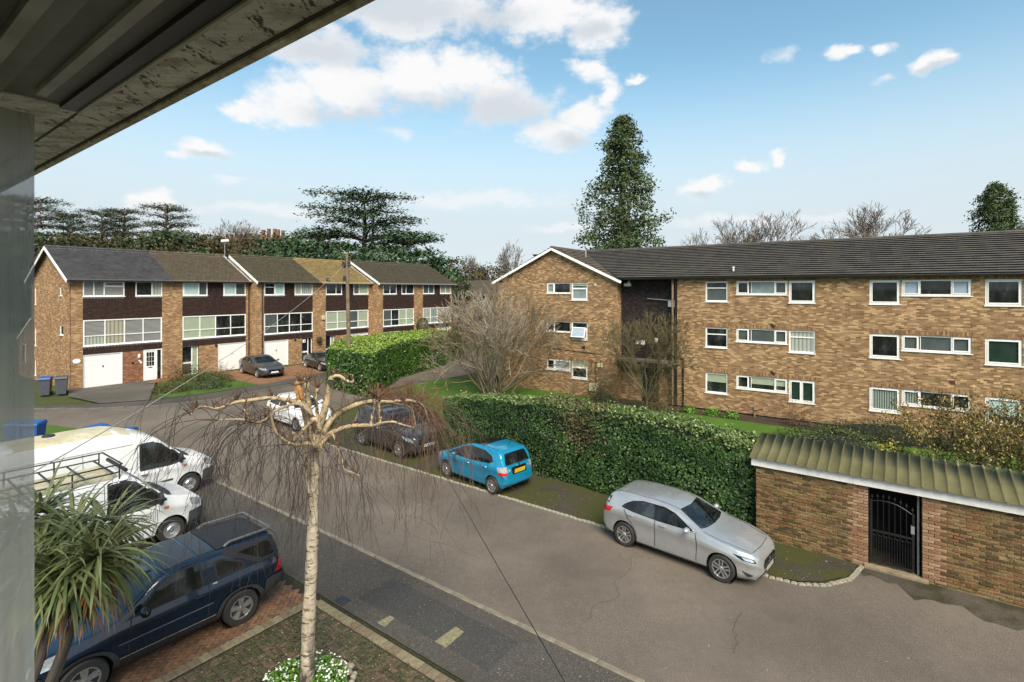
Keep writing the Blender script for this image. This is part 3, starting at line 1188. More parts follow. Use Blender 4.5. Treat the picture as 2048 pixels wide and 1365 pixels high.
MB().box(-11.6, 0.665, 1.0, -10.8, 0.679, 1.9).build('pane', M_glass, dr)
MB().box(-11.72, 0.62, 0.9, -11.67, 0.679, 1.9).build('handle', plain('steel', (0.4, 0.42, 0.42), 0.3, 0.9), dr)
text_mesh('number_sign', '22', 0.34, M_white, flats, (-12.45, 0.59, 2.12), (R(90), 0, 0))
text_mesh('number_sign', '13-2', 0.30, M_white, flats, (-9.85, 0.59, 2.14), (R(90), 0, 0))
mb = MB().lathe([(0.0, 0.0), (0.1, 0.02), (0.14, 0.1), (0.1, 0.2), (0.0, 0.22)], 12, 'y', (-11.6, 0.36, 2.3))
mb.build('globe_lamp', plain('opal_glass', (0.75, 0.75, 0.68), 0.3, var=0), flats, True)
for j in win_jobs:
    window(flats, j[1], j[2], j[3], j[4], 0, j[5], fr=0.075 if j[3] - j[1] < 1.3 else 0.065)
    if j[4] < 7:
        MB().box(j[1] - 0.05, -0.004, j[4] + 0.005, j[3] + 0.05, 0.05, j[4] + 0.225).build('lintel', B_sold, flats)
    else:
        MB().box(j[1] - 0.05, -0.004, j[4] + 0.005, j[3] + 0.05, 0.05, min(j[4] + 0.225, ZE - 0.05)).build('lintel', B_sold, flats)
# the tilted open sash of the middle wing window
q = MB()
wd, hg = 1.0, 0.68
for (a, b, c, d) in ((0, 0, wd, .06), (0, hg - .06, wd, hg), (0, .06, .06, hg - .06), (wd - .06, .06, wd, hg - .06)):
    q.box(a, -0.03, b - hg, c, 0.02, d - hg)
sa = q.build('open_sash', M_white, flats)
MB().box(.06, -0.012, .06 - hg, wd - .06, 0.004, -.06).build('pane', M_skyg, sa)
sa.location = (-16.27, -0.02, 4.42)
sa.rotation_euler = (R(-22), 0, 0)
# main roof: tile courses one by one
def courses(parent, x0, x1, y0, z0, y1, z1, n, mat, clip=None, thick=0.062):
    for i in range(n):
        a, b = i / n, (i + 1) / n
        ya, za = y0 + (y1 - y0) * a, z0 + (z1 - z0) * a
        yb, zb = y0 + (y1 - y0) * b, z0 + (z1 - z0) * b
        xa = clip(a) if clip else x0
        xb = clip(b) if clip else x0
        m = MB()
        o = 0.05
        m.add([(xa, ya - o, za + thick - 0.018), (x1, ya - o, za + thick - 0.018), (x1, yb, zb - 0.012), (xb, yb, zb - 0.012),
               (xa, ya - o, za + thick), (x1, ya - o, za + thick), (x1, yb, zb + 0.004), (xb, yb, zb + 0.004)],
              [(0, 3, 2, 1), (4, 5, 6, 7), (0, 1, 5, 4), (1, 2, 6, 5), (2, 3, 7, 6), (3, 0, 4, 7)])
        m.build('tile_course', mat, parent)


rf = MB().add([(WX0, DEP / 2, ZR - .02), (MX1 + .2, DEP / 2, ZR - .02), (MX1 + .2, DEP + .35, ZE - .02), (WX0, DEP + .35, ZE - .02),
               (XA, DEP / 2, ZR - .03), (MX1 + .2, DEP / 2, ZR - .03), (MX1 + .2, -.3, ZE - .03), (WX1 + .15, -.3, ZE - .03)], [(0, 1, 2, 3), (4, 7, 6, 5)]).build('roof', M_froof, flats, fix=False)
EY = -0.32
EZ = ZE + 0.01
# valley runs from the eaves corner to the ridge crossing
courses(rf, 0, MX1 + .2, EY, EZ, DEP / 2, ZR, 18, M_froof, clip=lambda t: (WX1 + 0.15) + (XA - WX1 - 0.15) * t)
# wing roof slopes
M_wroof = roof_mat('wing_roof_tile', (0.085, 0.072, 0.058), (0.125, 0.105, 0.08), (0.17, 0.14, 0.08), 0.5, 1.3)
wr = MB().add([(WX0 - .35, -.25, ZE - .14), (XA, -.25, ZR), (XA, DEP / 2, ZR), (WX0 - .35, DEP + .3, ZE - .14)], [(0, 1, 2, 3)]).build('roof', M_froof, flats, fix=False)
n = 16
for side in (1, -1):
    xe = (WX1 + 0.36) if side > 0 else (WX0 - 0.38)
    ze = ZE - 0.16
    for i in range(n):
        a, b = i / n, (i + 1) / n
        xa, za = xe + (XA - xe) * a, ze + (ZR + 0.02 - ze) * a
        xb, zb = xe + (XA - xe) * b, ze + (ZR + 0.02 - ze) * b
        ya = yb = -0.28
        y2a, y2b = (EY + (DEP / 2 - EY) * a, EY + (DEP / 2 - EY) * b) if side > 0 else (DEP / 2, DEP / 2)
        if side > 0:
            y2a, y2b = max(y2a, -0.27), max(y2b, -0.25)
        m = MB()
        o = 0.03 * side
        th = 0.055
        m.add([(xa + o, ya, za + .035), (xa + o, y2a, za + .035), (xb, y2b, zb - .01), (xb, yb, zb - .01), (xa + o, ya, za + th), (xa + o, y2a, za + th), (xb, y2b, zb + .008), (xb, yb, zb + .008)],
              [(0, 3, 2, 1), (4, 5, 6, 7), (0, 1, 5, 4), (1, 2, 6, 5), (2, 3, 7, 6), (3, 0, 4, 7)])
        m.build('tile_course', M_wroof if side > 0 else M_froof, wr)
mb = MB()
mb.tube([(XA - .02, DEP / 2, ZR + 0.03), (MX1 + .2, DEP / 2, ZR + 0.03)], 0.09, 8)
mb.tube([(XA, -.28, ZR + 0.03), (XA, DEP / 2, ZR + 0.03)], 0.09, 8)
mb.build('ridge_tiles', M_froof, flats, True)
# barge boards, gutters, pipes
mb = MB()
for xe, s_ in ((WX1 + .36, 1), (WX0 - .38, -1)):
    mb.bar((xe, -0.275, ZE - .26), (XA, -0.275, ZR - .09), 0.03, 0.17)
mb.build('barge_board', M_white, flats)
MB().box(WX1 + 0.4, -0.2, ZE - 0.10, MX1, -0.17, ZE - 0.035).build('fascia', plain('grey_fascia', (0.30, 0.27, 0.23), 0.7), flats)
mb = MB()
mb.tube([(WX1 + 0.3, -0.29, ZE - 0.03), (MX1 + .1, -0.29, ZE - 0.03)], 0.06, 8)
mb.build('gutter', M_gutter, flats, True)
mb = MB()
mb.tube([(-9.45, -.26, ZE - .05), (-9.42, -0.08, ZE - .3), (-9.42, -0.08, 0.1)], 0.05, 8)
mb.build('downpipe', M_gutter, flats, True)
mb = MB()
mb.tube([(-9.62, 0.02, ZE - .1), (-9.62, 0.02, 2.6), (-9.62, .02, 0.1)], 0.07, 8)
mb.build('soil_pipe', M_grey_pipe, flats, True)
mb = MB().tube([(-8.98, -0.06, 2.9), (-8.98, -0.06, 0.1)], 0.045, 8)
mb.tube([(-9.6, -0.06, 3.0), (-9.1, -0.06, 2.95), (-8.98, -0.06, 2.85)], 0.045, 8)
mb.build('waste_pipe', M_gutter, flats, True)
mb = MB().tube([(-6.3, 0.3, 7.9), (-6.3, 0.3, 8.15)], 0.055, 8).tube([(-6.3, .3, 8.12), (-6.3, .3, 8.2)], 0.075, 8)
mb.build('vent_pipe', plain('vent_white', (0.6, 0.58, 0.54), 0.5), flats, True)
mb = MB().tube([(-15.6, 0.6, 9.1), (-15.6, 0.6, 9.55)], 0.045, 8)
mb.build('vent_pipe', plain('vent_grey', (0.3, 0.29, 0.27), 0.5), flats, True)
mb = MB().box(-15.0, -0.14, .36, -14.5, 0.0, .84)
mb.build('meter_box', M_cream, flats)
MB().tube([(-14.52, -0.02, .84), (-14.6, -0.02, 1.2), (-14.62, -0.02, 2.2), (-14.3, -0.02, 2.2)], 0.02, 6).build('cable', M_gutter, flats)
MB().tube([(-18.6, -0.02, 2.98), (-17, -0.02, 2.88), (-14.4, -0.02, 2.76)], 0.018, 5).build('cable', M_gutter, flats)
MB().box(-14.45, -0.05, 1.93, -14.1, 0, 2.2).build('alarm_box', plain('alarm_cream', (0.62, 0.56, 0.36), 0.5), flats)
MB().box(-14.68, -0.03, 7.15, -14.52, 0, 7.32).build('vent_cover', M_cream, flats)
MB().box(-18.17, -0.03, 5.12, -18.02, 0, 5.25).build('vent_cover', M_cream, flats)
MB().box(-15.6, -0.03, 3.05, -15.35, 0, 3.22).build('air_brick', M_gutter, flats)
MB().box(3.0, -0.012, 2.62, 3.2, 0.0, 2.78).build('air_brick', plain('rust_red', (0.08, 0.02, 0.012), 0.8), flats)
k = MB()
k.box(-10.06, 0.54, 5.87, -9.66, 0.615, 6.28)
k.build('notice_board', M_white, flats)
MB().tube([(-11.35, 0.5, 6.36), (-10.1, 0.5, 6.27), (-9.6, 0.1, 6.2)], 0.022, 6).build('aerial_rod', plain('alu', (0.55, 0.55, 0.54), 0.4, 0.5), flats)
k = MB().box(-12.85, 0.45, 7.12, -12.4, 0.615, 7.3).lathe([(0, 0.36), (0.07, 0.37), (0.09, 0.5)], 10, 'y', (-12.52, 0, 7.38))
k.build('security_lamp', M_white, flats)
for (x, z, rr) in ((-11.62, 3.62, 0.0), (-10.75, 3.82, 0.3), (-11.95, 3.62, 0.2)):
    k = MB().box(x - 0.1, 0.4, z - 0.12, x + 0.08, 0.615, z + 0.12)
    k.build('flood_lamp', M_white, flats)
# soot stains keep their own shape: thin dark plaques of soot beneath the flues
M_soot = plain('soot', (0.022, 0.017, 0.013), 0.95, var=0.3)
for (x, z) in ((-4.25, 4.95), (-4.25, 2.42)):
    pl = [(x + math.cos(a) * (0.11 + 0.05 * math.sin(3 * a)), z + math.sin(a) * (0.14 + 0.07 * math.cos(2 * a + 1))) for a in np.linspace(0, 2 * math.pi, 18)[:-1]]
    MB().add([(a, -0.006, b) for a, b in pl], [tuple(range(len(pl)))]).build('flue_soot', M_soot, flats)
# low brick plinth with black damp line, timber props
MB().box(MX0, -0.03, 0.05, MX1, -0.004, 0.12).build('damp_course', M_gutter, flats)
tb = empty('timber_brace', (*BD(-16.1, FT - 0.5)[:2], 0.0), ROT_F, 'weathered timber handrail pieces leaning at the foot of the gable wall', 'timber')
mb = MB().bar((-0.5, 0.1, 0.05), (0.1, 0.3, 0.78), 0.06)
mb.bar((-0.1, 0.0, 0.03), (2.1, 0.0, 0.12), 0.07)
mb.bar((0.1, 0.28, 0), (0.1, 0.28, 0.72), 0.05)
mb.build('timber_rail', M_wood, tb)
pr = empty('waste_outlet', (*BD(-5.15, FT - 0.4)[:2], 0.0), ROT_F, 'pale plastic waste pipe leaning over the gully at the flats wall foot', 'pipe')
MB().tube([(0, 0.3, 0.35), (0.55, -0.2, 0.6)], 0.035, 8).tube([(0, .3, .6), (0, .3, 0.0)], 0.04, 8).build('pipe', M_grey_pipe, pr, True)

# ================================================================ terrace of six houses
C_TB = dict(c1=(0.19, 0.092, 0.042), c2=(0.46, 0.29, 0.15), mortar=(0.34, 0.235, 0.14))
B_ter = brick_mat('terrace_brick', axis='x', **C_TB)
B_ter_y = brick_mat('terrace_brick_side', axis='y', **C_TB)
B_red = brick_mat('red_infill_brick', (0.16, 0.055, 0.03), (0.34, 0.15, 0.08), (0.25, 0.17, 0.11), 'x')
M_clad = brick_mat('brown_hung_tile', (0.034, 0.018, 0.014), (0.055, 0.030, 0.023), (0.016, 0.009, 0.008), 'x', bh=0.1, bl=0.17, stain=0.3)
M_gar = plain('white_garage_door', (0.74, 0.74, 0.72), 0.4, var=0.04)
M_hem = plain('lead_flashing', (0.32, 0.32, 0.32), 0.5, var=0.2)
GZ = 0.68
ROOFS = [roof_mat('slate_grey_tile', (0.052, 0.052, 0.060), (0.085, 0.085, 0.092), (0.12, 0.12, 0.12), 0.3, 1.5, 0.3, 0.3),
         roof_mat('brown_tile_a', (0.075, 0.060, 0.042), (0.12, 0.095, 0.065), (0.17, 0.15, 0.10), 0.5, 5, 0.3, 0.3),
         roof_mat('brown_tile_b', (0.060, 0.052, 0.036), (0.10, 0.085, 0.058), (0.14, 0.12, 0.07), 0.5, 5, 0.3, 0.3),
         roof_mat('lichen_yellow_tile', (0.20, 0.145, 0.06), (0.30, 0.22, 0.095), (0.34, 0.27, 0.13), 0.4, 3, 0.3, 0.3),
         roof_mat('brown_tile_c', (0.055, 0.049, 0.038), (0.09, 0.078, 0.055), (0.13, 0.11, 0.07), 0.5, 5, 0.3, 0.3)]
TERR = [(11.2, 16.9, 40.7, False, 0), (16.9, 22.5, 40.7, True, 1), (22.5, 28.15, 39.7, False, 2), (28.15, 33.9, 39.7, True, 3), (33.9, 39.3, 38.7, False, 4), (39.3, 44.7, 38.7, True, 4)]
TLAB = ['grey roofed end house of the terrace with white panelled garage door and white front door',
        'terraced house with brown roof and closed ribbed garage door behind the overgrown front bed',
        'terraced house with plain white garage door behind the parked grey saloon',
        'terraced house with yellow lichen covered roof behind the utility pole',
        'terraced house with brown roof next beyond the yellow roofed one',
        'farthest house of the terrace, at the end by the bare shrub']


def tile_roof(name, x0, x1, y0, z0, y1, z1, mat, parent, tile=0.3, nc=15):
    nx = int(round((x1 - x0) / tile)) * 4
    V, Fc = [], []
    prof = [0.0, 0.022, 0.03, 0.006]
    sl = Vector((0, y1 - y0, z1 - z0)).normalized()
    nx_ = Vector((0, -sl.z, sl.y))
    for i in range(nc):
        for e in (0, 1):
            t = (i + e) / nc
            y, z = y0 + (y1 - y0) * t, z0 + (z1 - z0) * t
            for j in range(nx + 1):
                h = prof[(j + (2 if i % 2 else 0)) % 4] + (0.045 if e == 0 else 0.0)
                V.append((x0 + (x1 - x0) * j / nx, y + nx_.y * h - (0.03 * sl.y if e == 0 else 0), z + nx_.z * h - (0.03 * sl.z if e == 0 else 0)))
    r = nx + 1
    for k in range(2 * nc - 1):
        for j in range(nx):
            Fc.append((k * r + j, k * r + j + 1, (k + 1) * r + j + 1, (k + 1) * r + j))
    return np_mesh(name, V, Fc, mat, parent)


def scallop(parent, x0, x1, y, z, name='scalloped_hem'):
    mb = MB()
    n = int((x1 - x0) / 0.17)
    w = (x1 - x0) / n
    for i in range(n):
        a = x0 + i * w
        mb.add([(a + .01, y, z), (a + w - .01, y, z), (a + w - .01, y, z - .05), (a + w / 2, y, z - .115), (a + .01, y, z - .05)], [(0, 4, 3, 2, 1)])
    return mb.build(name, M_hem, parent, fix=False)


def terrace_house(i):
    s0, s1, E, mir, rm = TERR[i]
    W = s1 - s0
    root = empty('terraced_house', (*(vb * s0 + ub * E), GZ), ROT_T, TLAB[i], 'house', 'houses of the terrace')
    X = (lambda a: a) if not mir else (lambda a: W - a)

    def rect(a, z0, b, z1):
        a, b = X(a), X(b)
        return (min(a, b), z0, max(a, b), z1)
    zt, zm0, zm1, zu0, zu1, ze = 2.12, 2.66, 4.30, 5.80, 6.78, 6.87
    op = 0.60 if not mir else 0.32          # outer pier
    ip = W - 0.65                           # party pier starts
    gw = 2.12
    # brick piers, full height, and ground-floor infill
    for (a, b) in ((0, op), (ip, W)):
        r_ = rect(a, -0.3, b, ze)
        MB().box(r_[0], 0, -0.3, r_[2], 0.22, ze).build('pier', B_ter, root)
    d0 = ip - 1.12 if i < 2 else ip - 1.0
    r_ = rect(op + gw, -0.3, d0, zt)
    MB().box(r_[0], 0.06, -0.3, r_[2], 0.22, zt).build('infill_wall', B_red if i == 0 else B_ter, root)
    # hung tile bands
    xa, _, xb, _ = rect(op, 0, ip, 1)
    mb = MB()
    mb.box(xa, 0.03, zt, xb, 0.2, zm0 - 0.04)
    mb.box(xa, 0.03, zm1 + 0.02, xb, 0.2, zu0 - 0.04)
    u = [(op, op + 2.22), (op + 2.85, ip)] if i == 0 else [(op + 0.02, op + 1.75), (ip - 1.72, ip - 0.02)]
    rr = [rect(a, 0, b, 1) for a, b in u]
    xs = sorted([(q[0], q[2]) for q in rr])
    cuts = [xa] + [v for q in xs for v in q] + [xb]
    for j in range(0, len(cuts), 2):
        if cuts[j + 1] - cuts[j] > 0.03:
            mb.box(cuts[j], 0.035, zu0 - 0.04, cuts[j + 1], 0.2, ze)
    mb.build('hung_tiles', M_clad, root)
    scallop(root, xa + 0.02, xb - 0.02, 0.022, zm0 - 0.05)
    for q in xs:
        scallop(root, q[0], q[1], 0.022, zu0 - 0.05)
    # windows
    kinds = ['l', 'c', 'l', 'l'] if i == 0 else (['b', 'b', 'd', 'd'] if i == 1 else (['F', 'd', 'd', 'd'] if i == 2 else (['b', 'b', 'F', 'b'] if i == 3 else (['F', 'd', 'b', 'b'] if i == 4 else ['n', 'f', 'n', 'n']))))
    cells = []
    for c in range(4):
        kk = kinds[c]
        cells.append((c / 4, .37, (c + 1) / 4, 1, kk))
        cells.append((c / 4, 0, (c + 1) / 4, .37, 'n' if (i == 0 and c == 0) else ('b' if kk == 'b' and i != 1 else kk)))
    window(root, xa + 0.01, zm0, xb - 0.01, zm1, 0, cells, fr=0.07, inset=0.0)
    tops = [[(0, 0, .24, 1, 'l'), (.24, 0, .5, 1, 'l'), (.5, .66, 1, 1, 'l', 1), (.5, 0, 1, .66, 'l')], [(0, 0, .62, 1, 'd'), (.62, 0, 1, 1, 'n')]]
    if i == 1: tops = [[(0, 0, .66, 1, 'B', 1), (.66, 0, 1, 1, 'F')], [(0, 0, .55, 1, 'B', 1), (.55, 0, 1, 1, 'F')]]
    if i == 2: tops = [[(0, .66, .5, 1, 'd'), (0, 0, .5, .66, 'd'), (.5, 0, 1, 1, 'B', 1)], [(0, 0, .35, 1, 'b'), (.35, 0, 1, 1, 'n')]]
    if i == 3: tops = [[(0, 0, .64, 1, 'd'), (.64, 0, 1, 1, 'd')], [(0, 0, .36, 1, 'F'), (.36, 0, 1, 1, 'b')]]
    if i == 4: tops = [[(0, 0, .5, 1, 'd'), (.5, 0, 1, 1, 'd')], [(0, 0, .35, 1, 'd'), (.35, 0, 1, 1, 'd')]]
    if i == 5: tops = [[(0, 0, .5, 1, 'F'), (.5, 0, 1, 1, 'F')], [(0, 0, .5, 1, 'c'), (.5, 0, 1, 1, 'c')]]
    for q, cl in zip(xs, tops):
        window(root, q[0], zu0, q[1], zu1, 0, cl, fr=0.065, inset=0.0)
    # garage door
    a, _, b, _ = rect(op, 0, op + gw, 1)
    fr_ = MB()
    fr_.box(a, 0.05, 0, a + 0.06, 0.16, zt)
    fr_.box(b - 0.06, 0.05, 0, b, 0.16, zt)
    fr_.box(a + 0.06, 0.05, zt - 0.06, b - 0.06, 0.16, zt)
    g = fr_.build('garage_door', M_gar, root)
    if i == 2:
        MB().box(a + 0.06, 0.09, 0.02, b - 0.06, 0.14, zt - 0.06).build('panel', M_gar, g)
    else:
        n = 6
        ph = (zt - 0.08) / n
        for j in range(n):
            z = 0.02 + j * ph
            MB().add([(a + .06, .085, z + .012), (b - .06, .085, z + .012), (b - .06, .1, z), (a + .06, .1, z),
                      (a + .06, .085, z + ph - .012), (b - .06, .085, z + ph - .012), (b - .06, .1, z + ph), (a + .06, .1, z + ph)],
                     [(3, 2, 1, 0), (0, 1, 5, 4), (4, 5, 6, 7)]).build('panel', M_gar, g)
    MB().box((a + b) / 2 - .03, 0.05, 1.25, (a + b) / 2 + .03, 0.08, 1.36).build('handle', M_gutter, g)
    # front door
    a, _, b, _ = rect(d0, 0, ip, 1)
    if i == 0:
        fd = MB()
        for bx in ((a, 0, a + .06, zt), (b - .06, 0, b, zt), (a + .06, zt - .06, b - .06, zt), (b - .36, 0, b - .3, zt - .06)):
            fd.box(bx[0], 0.02, bx[1], bx[2], 0.14, bx[3])
        fd = fd.build('front_door', M_white, root)
        dx0, dx1 = a + .07, b - .37
        MB().box(dx0, .05, .03, dx1, .1, zt - .07).build('leaf', M_white, fd)
        pw = (dx1 - dx0 - .2) / 3
        for r in range(3):
            for c in range(3):
                MB().box(dx0 + .1 + c * pw + .012, .043, 1.0 + r * .32, dx0 + .1 + (c + 1) * pw - .012, .053, 1.0 + r * .32 + .295).build('pane', M_glass, fd)
        for c in range(2):
            x = dx0 + .1 + c * .3
            MB().box(x, .04, .2, x + .24, .052, .72).build('panel', M_white, fd)
        MB().box(dx0 + .22, .035, .86, dx1 - .22, .05, .92).build('letter_slot', M_gutter, fd)
        MB().box(b - .29, .06, .05, b - .07, .09, zt - .08).build('side_light', M_glass, fd)
        MB().box(a + .1, -0.5, -.02, b - .1, -0.05, .03).build('door_mat', M_gutter, root)
    else:
        fd = MB()
        for bx in ((a, 0, a + .06, zt), (b - .06, 0, b, zt), (a + .06, zt - .05, b - .06, zt), (a + .06, 0, b - .06, .1)):
            fd.box(bx[0], 0.16, bx[1], bx[2], 0.22, bx[3])
        fd = fd.build('front_door', M_white, root)
        xm = a + .06 + (b - a - .12) * .64
        m = MB()
        for bx in ((xm - .04, .1, xm + .04, zt - .05), (a + .06, .85, xm - .04, .98)):
            m.box(bx[0], .165, bx[1], bx[2], .21, bx[3])
        m.build('rail', M_white, fd)
        MB().box(a + .06, .18, .98, xm - .04, .2, zt - .05).build('pane', M_glass, fd)
        MB().box(a + .06, .18, .1, xm - .04, .2, .85).build('pane', M_glass, fd)
        MB().box(xm + .04, .18, .1, b - .06, .2, zt - .05).build('side_light', M_blind if i in (1, 3) else M_glass, fd)
        # reveal sides of the recessed door
        m = MB().box(a - .02, .06, 0, a, .3, zt).box(b, .06, 0, b + .02, .3, zt)
        m.build('reveal', M_brown, root)
    # roof
    yR, zR_ = 4.0, 9.03
    r0, r1 = (-.28 if i == 0 else 0.0), (W + (.3 if i == 5 else 0))
    if i in (2, 4):
        r0 = -0.1
    tile_roof('roof', r0, r1, -0.34, ze - 0.08, yR, zR_, ROOFS[rm], root)
    MB().add([(r0, yR, zR_), (r1, yR, zR_), (r1, 8.3, ze - .1), (r0, 8.3, ze - .1)], [(0, 1, 2, 3)]).build('rear_roof', ROOFS[rm], root, fix=False)
    MB().tube([(r0, yR, zR_ + .05), (r1, yR, zR_ + .05)], .1, 8).build('ridge_tiles', ROOFS[rm], root, True)
    MB().tube([(r0, -.36, ze - .08), (r1, -.36, ze - .08)], .055, 8).build('gutter', M_gutter if i < 3 else plain('grey_gutter', (.2, .2, .2), .5), root, True)
    MB().box(0, -.3, ze - .14, W, -.27, ze - .02).build('fascia', M_gutter if i in (1, 2) else M_white, root)
    # back and party walls
    mb = MB()
    mb.add([(0, 8, -.3), (W, 8, -.3), (W, 8, ze), (0, 8, ze)], [(3, 2, 1, 0)])
    mb.build('rear_wall', B_ter, root, fix=False)
    for x, on in ((0, not mir), (W, i in (1, 3, 5))):
        if not on:
            continue
        if i == 0 and x == 0:
            continue
        m = MB()
        xx = x + (0.004 if x == 0 else -0.004)
        m.add([(xx, 0, -.3), (xx, 8, -.3), (xx, 8, ze), (xx, yR, zR_ - .03), (xx, 0, ze)], [(0, 1, 2, 3, 4) if x == 0 else (4, 3, 2, 1, 0)])
        m.build('side_wall', B_ter_y, root, fix=False)
    if i in (0, 2, 4):
        m = MB()
        xx = r0 - .02
        m.bar((xx, -.36, ze - .14), (xx, yR, zR_ - .05), .03, .2)
        if i == 0:
            m.bar((xx, 8.3, ze - .14), (xx, yR, zR_ - .05), .03, .2)
        m.build('barge_board', M_white, root)
    if i in (1, 3):
        m = MB()
        m.bar((W - .06, -.36, ze - .02), (W - .06, yR, zR_ + .06), .2, .03)
        m.build('flashing', M_hem, root)
    # rainwater pipes by the steps
    if i in (1, 2, 5):
        x = W - .12 if i != 2 else .42
        MB().tube([(x, -.3, ze - .1), (x, -.05, ze - .4), (x, -.05, 0)], .045, 8).build('downpipe', plain('brown_pipe', (.045, .025, .018), .5), root, True)
    return root


houses = [terrace_house(i) for i in range(6)]
h = houses[0]
# end gable with its small windows (local x = 0 plane, facing -x)
mb = MB()
ze, zR_ = 6.87, 9.03
wins = [(1.55, 5.85, 2.05, 6.4), (1.35, 3.35, 2.05, 3.95), (6.9, 5.2, 7.25, 6.4), (6.9, 2.35, 7.25, 3.6), (6.9, 0.0 + .3, 7.25, 1.35)]
tmp = MB()
wall(tmp, 0, 8, -.3, ze, 0, wins)
mb.add([(v[1], v[0], v[2]) for v in tmp.v], [tuple(reversed(f)) for f in tmp.f])
mb.add([(0, 0, ze), (0, 8, ze), (0, 4, zR_ - .03)], [(0, 2, 1)])
mb.build('gable_wall', B_ter_y, h, fix=True)
for (a, z0, b, z1) in wins:
    m = MB()
    for bx in ((a, z0, b, z0 + .05), (a, z1 - .05, b, z1), (a, z0 + .05, a + .05, z1 - .05), (b - .05, z0 + .05, b, z1 - .05)):
        m.box(.03, bx[0], bx[1], .1, bx[2], bx[3])
    w = m.build('window', M_white, h)
    MB().box(.06, a + .05, z0 + .05, .075, b - .05, z1 - .05).build('pane', M_glass, w)
    MB().box(-.05, a - .04, z0 - .05, .03, b + .04, z0 - .002).build('sill', M_white, w)
k = MB().lathe([(0, 0), (.2, 0.0), (.2, .03), (0, .035)], 20, 'y', (0, 0, 0))
pl = k.build('name_plaque', M_white, h)
pl.location = (.28, -.035, 1.78)
pl.scale = (1, 1, .72)
# wall lantern and bell plates beside the white door
k = MB().lathe([(0.02, 0), (.07, .05), (.09, .2), (.03, .28), (0.0, .3)], 8, 'z', (3.62, -.12, 1.62)).box(3.6, -.12, 1.6, 3.64, .05, 1.66)
k.build('wall_lantern', M_white, h)
for (x, z) in ((3.3, 1.32), (3.78, 1.3), (3.7, 1.42)):
    MB().lathe([(0, -.0), (.07, .0), (.07, .03), (0, .035)], 12, 'y', (x, .02, z)).build('wall_plate', M_gutter if x < 3.5 else M_white, h)
# rear lean-to seen past the gable
m = MB()
m.box(-.0, 8.0, -.3, 3, 11.0, 2.6)
m.add([(-.02, 8.0, 4.1), (-.02, 8.0, 2.6), (-.02, 11.1, 2.6)], [(0, 1, 2)])
m.build('rear_extension', B_ter_y, h)
m = MB().bar((-.05, 8.0, 4.15), (-.05, 11.15, 2.62), .06, .16)
m.build('extension_barge_board', M_white, h)
m = MB().box(-.04, 9.3, 1.0, .02, 9.9, 2.3)
w = m.build('window', M_white, h)
MB().box(-.05, 9.36, 1.06, -.03, 9.84, 2.24).build('pane', M_glass, w)
# house three number plate, door lamp; house two vents; house four box
h3 = houses[2]
MB().box(4.05, .02, 1.72, 4.3, .06, 1.98).build('number_plate', M_white, h3)
MB().box(4.14, .01, 1.8, 4.22, .025, 1.9).build('plate_mark', M_gutter, h3)
for hh, x in ((houses[1], 3.0), (h3, 3.35)):
    MB().lathe([(0, 0), (.09, 0), (.09, .04), (0, .05)], 10, 'y', (x, .0, 2.0)).build('flue_cover', M_gutter, hh)
MB().box(.22, -.12, 3.6, .5, 0, 3.95).build('alarm_box', M_cream, houses[3])
# roof aerial above the junction of houses two and three
ae = empty('television_aerial', (*(vb * 22.4 + ub * 44.4), 9.6), ROT_T, 'small white aerial on a thin mast above the terrace ridge', 'aerial')
k = MB().tube([(0, 0, -.3), (0, 0, 1.35)], .025, 6)
k.build('mast', M_hem, ae)
MB().box(-.1, -.45, 1.3, .1, .45, 1.5).build('reflector', M_white, ae)
# neighbouring low house between terrace and flats
nb = empty('neighbour_house', (*at(948, 600, 68)[:2], 0.3), ROT_F, 'brown roofed brick house half hidden between terrace and flats', 'house')
MB().box(-5, 0, 0, 14, 8, 5.9).build('wall', brick_mat('dull_brick', (0.13, 0.06, 0.03), (0.26, 0.14, 0.07), (0.2, 0.14, 0.09)), nb)
mb = MB().add([(-5.4, -.4, 5.8), (14.4, -.4, 5.8), (14.4, 4, 7.9), (-5.4, 4, 7.9), (-5.4, 8.4, 5.8), (14.4, 8.4, 5.8)], [(0, 1, 2, 3), (3, 2, 5, 4), (0, 3, 4), (1, 5, 2)])
mb.build('roof', roof_mat('neighbour_roof', (0.055, 0.042, 0.032), (0.085, 0.065, 0.05), (0.09, 0.08, 0.05), .4), nb)
for x in (-2.5, 1.0, 6.0):
    m = MB().box(x, -.05, 3.9, x + 1.3, .02, 5.1)
    w = m.build('window', M_white, nb)
    MB().box(x + .08, -.07, 3.98, x + 1.22, -.04, 5.02).build('pane', M_glass, w)
# distant brick mansion with chimneys on the hill
mn = empty('distant_mansion', (*at(512, 500, 190)[:2], 5.0), R(0), 'far brick mansion with a row of chimneys rising over the woodland', 'building')
B_far = plain('far_brick', (0.16, 0.085, 0.05), 0.9, var=0.3, scale=1.0)
MB().box(-11, 0, 0, 9, 12, 21.2).build('wall', B_far, mn)
for i in range(12):
    MB().box(-11 + i * 1.7, -.2, 21.2, -10.2 + i * 1.7, .6, 22.1).build('battlement', B_far, mn)
for x in (1.0, 3.0, 5.2, 6.4, 8.2):
    MB().box(x, 2, 21.2, x + 1.0, 3, 24.6 - abs(x - 4) * .2).build('chimney', B_far, mn)
for i in range(5):
    w = MB().box(-9 + i * 4, -.1, 16.5, -7.4 + i * 4, .02, 19.5).build('window', M_glass, mn)

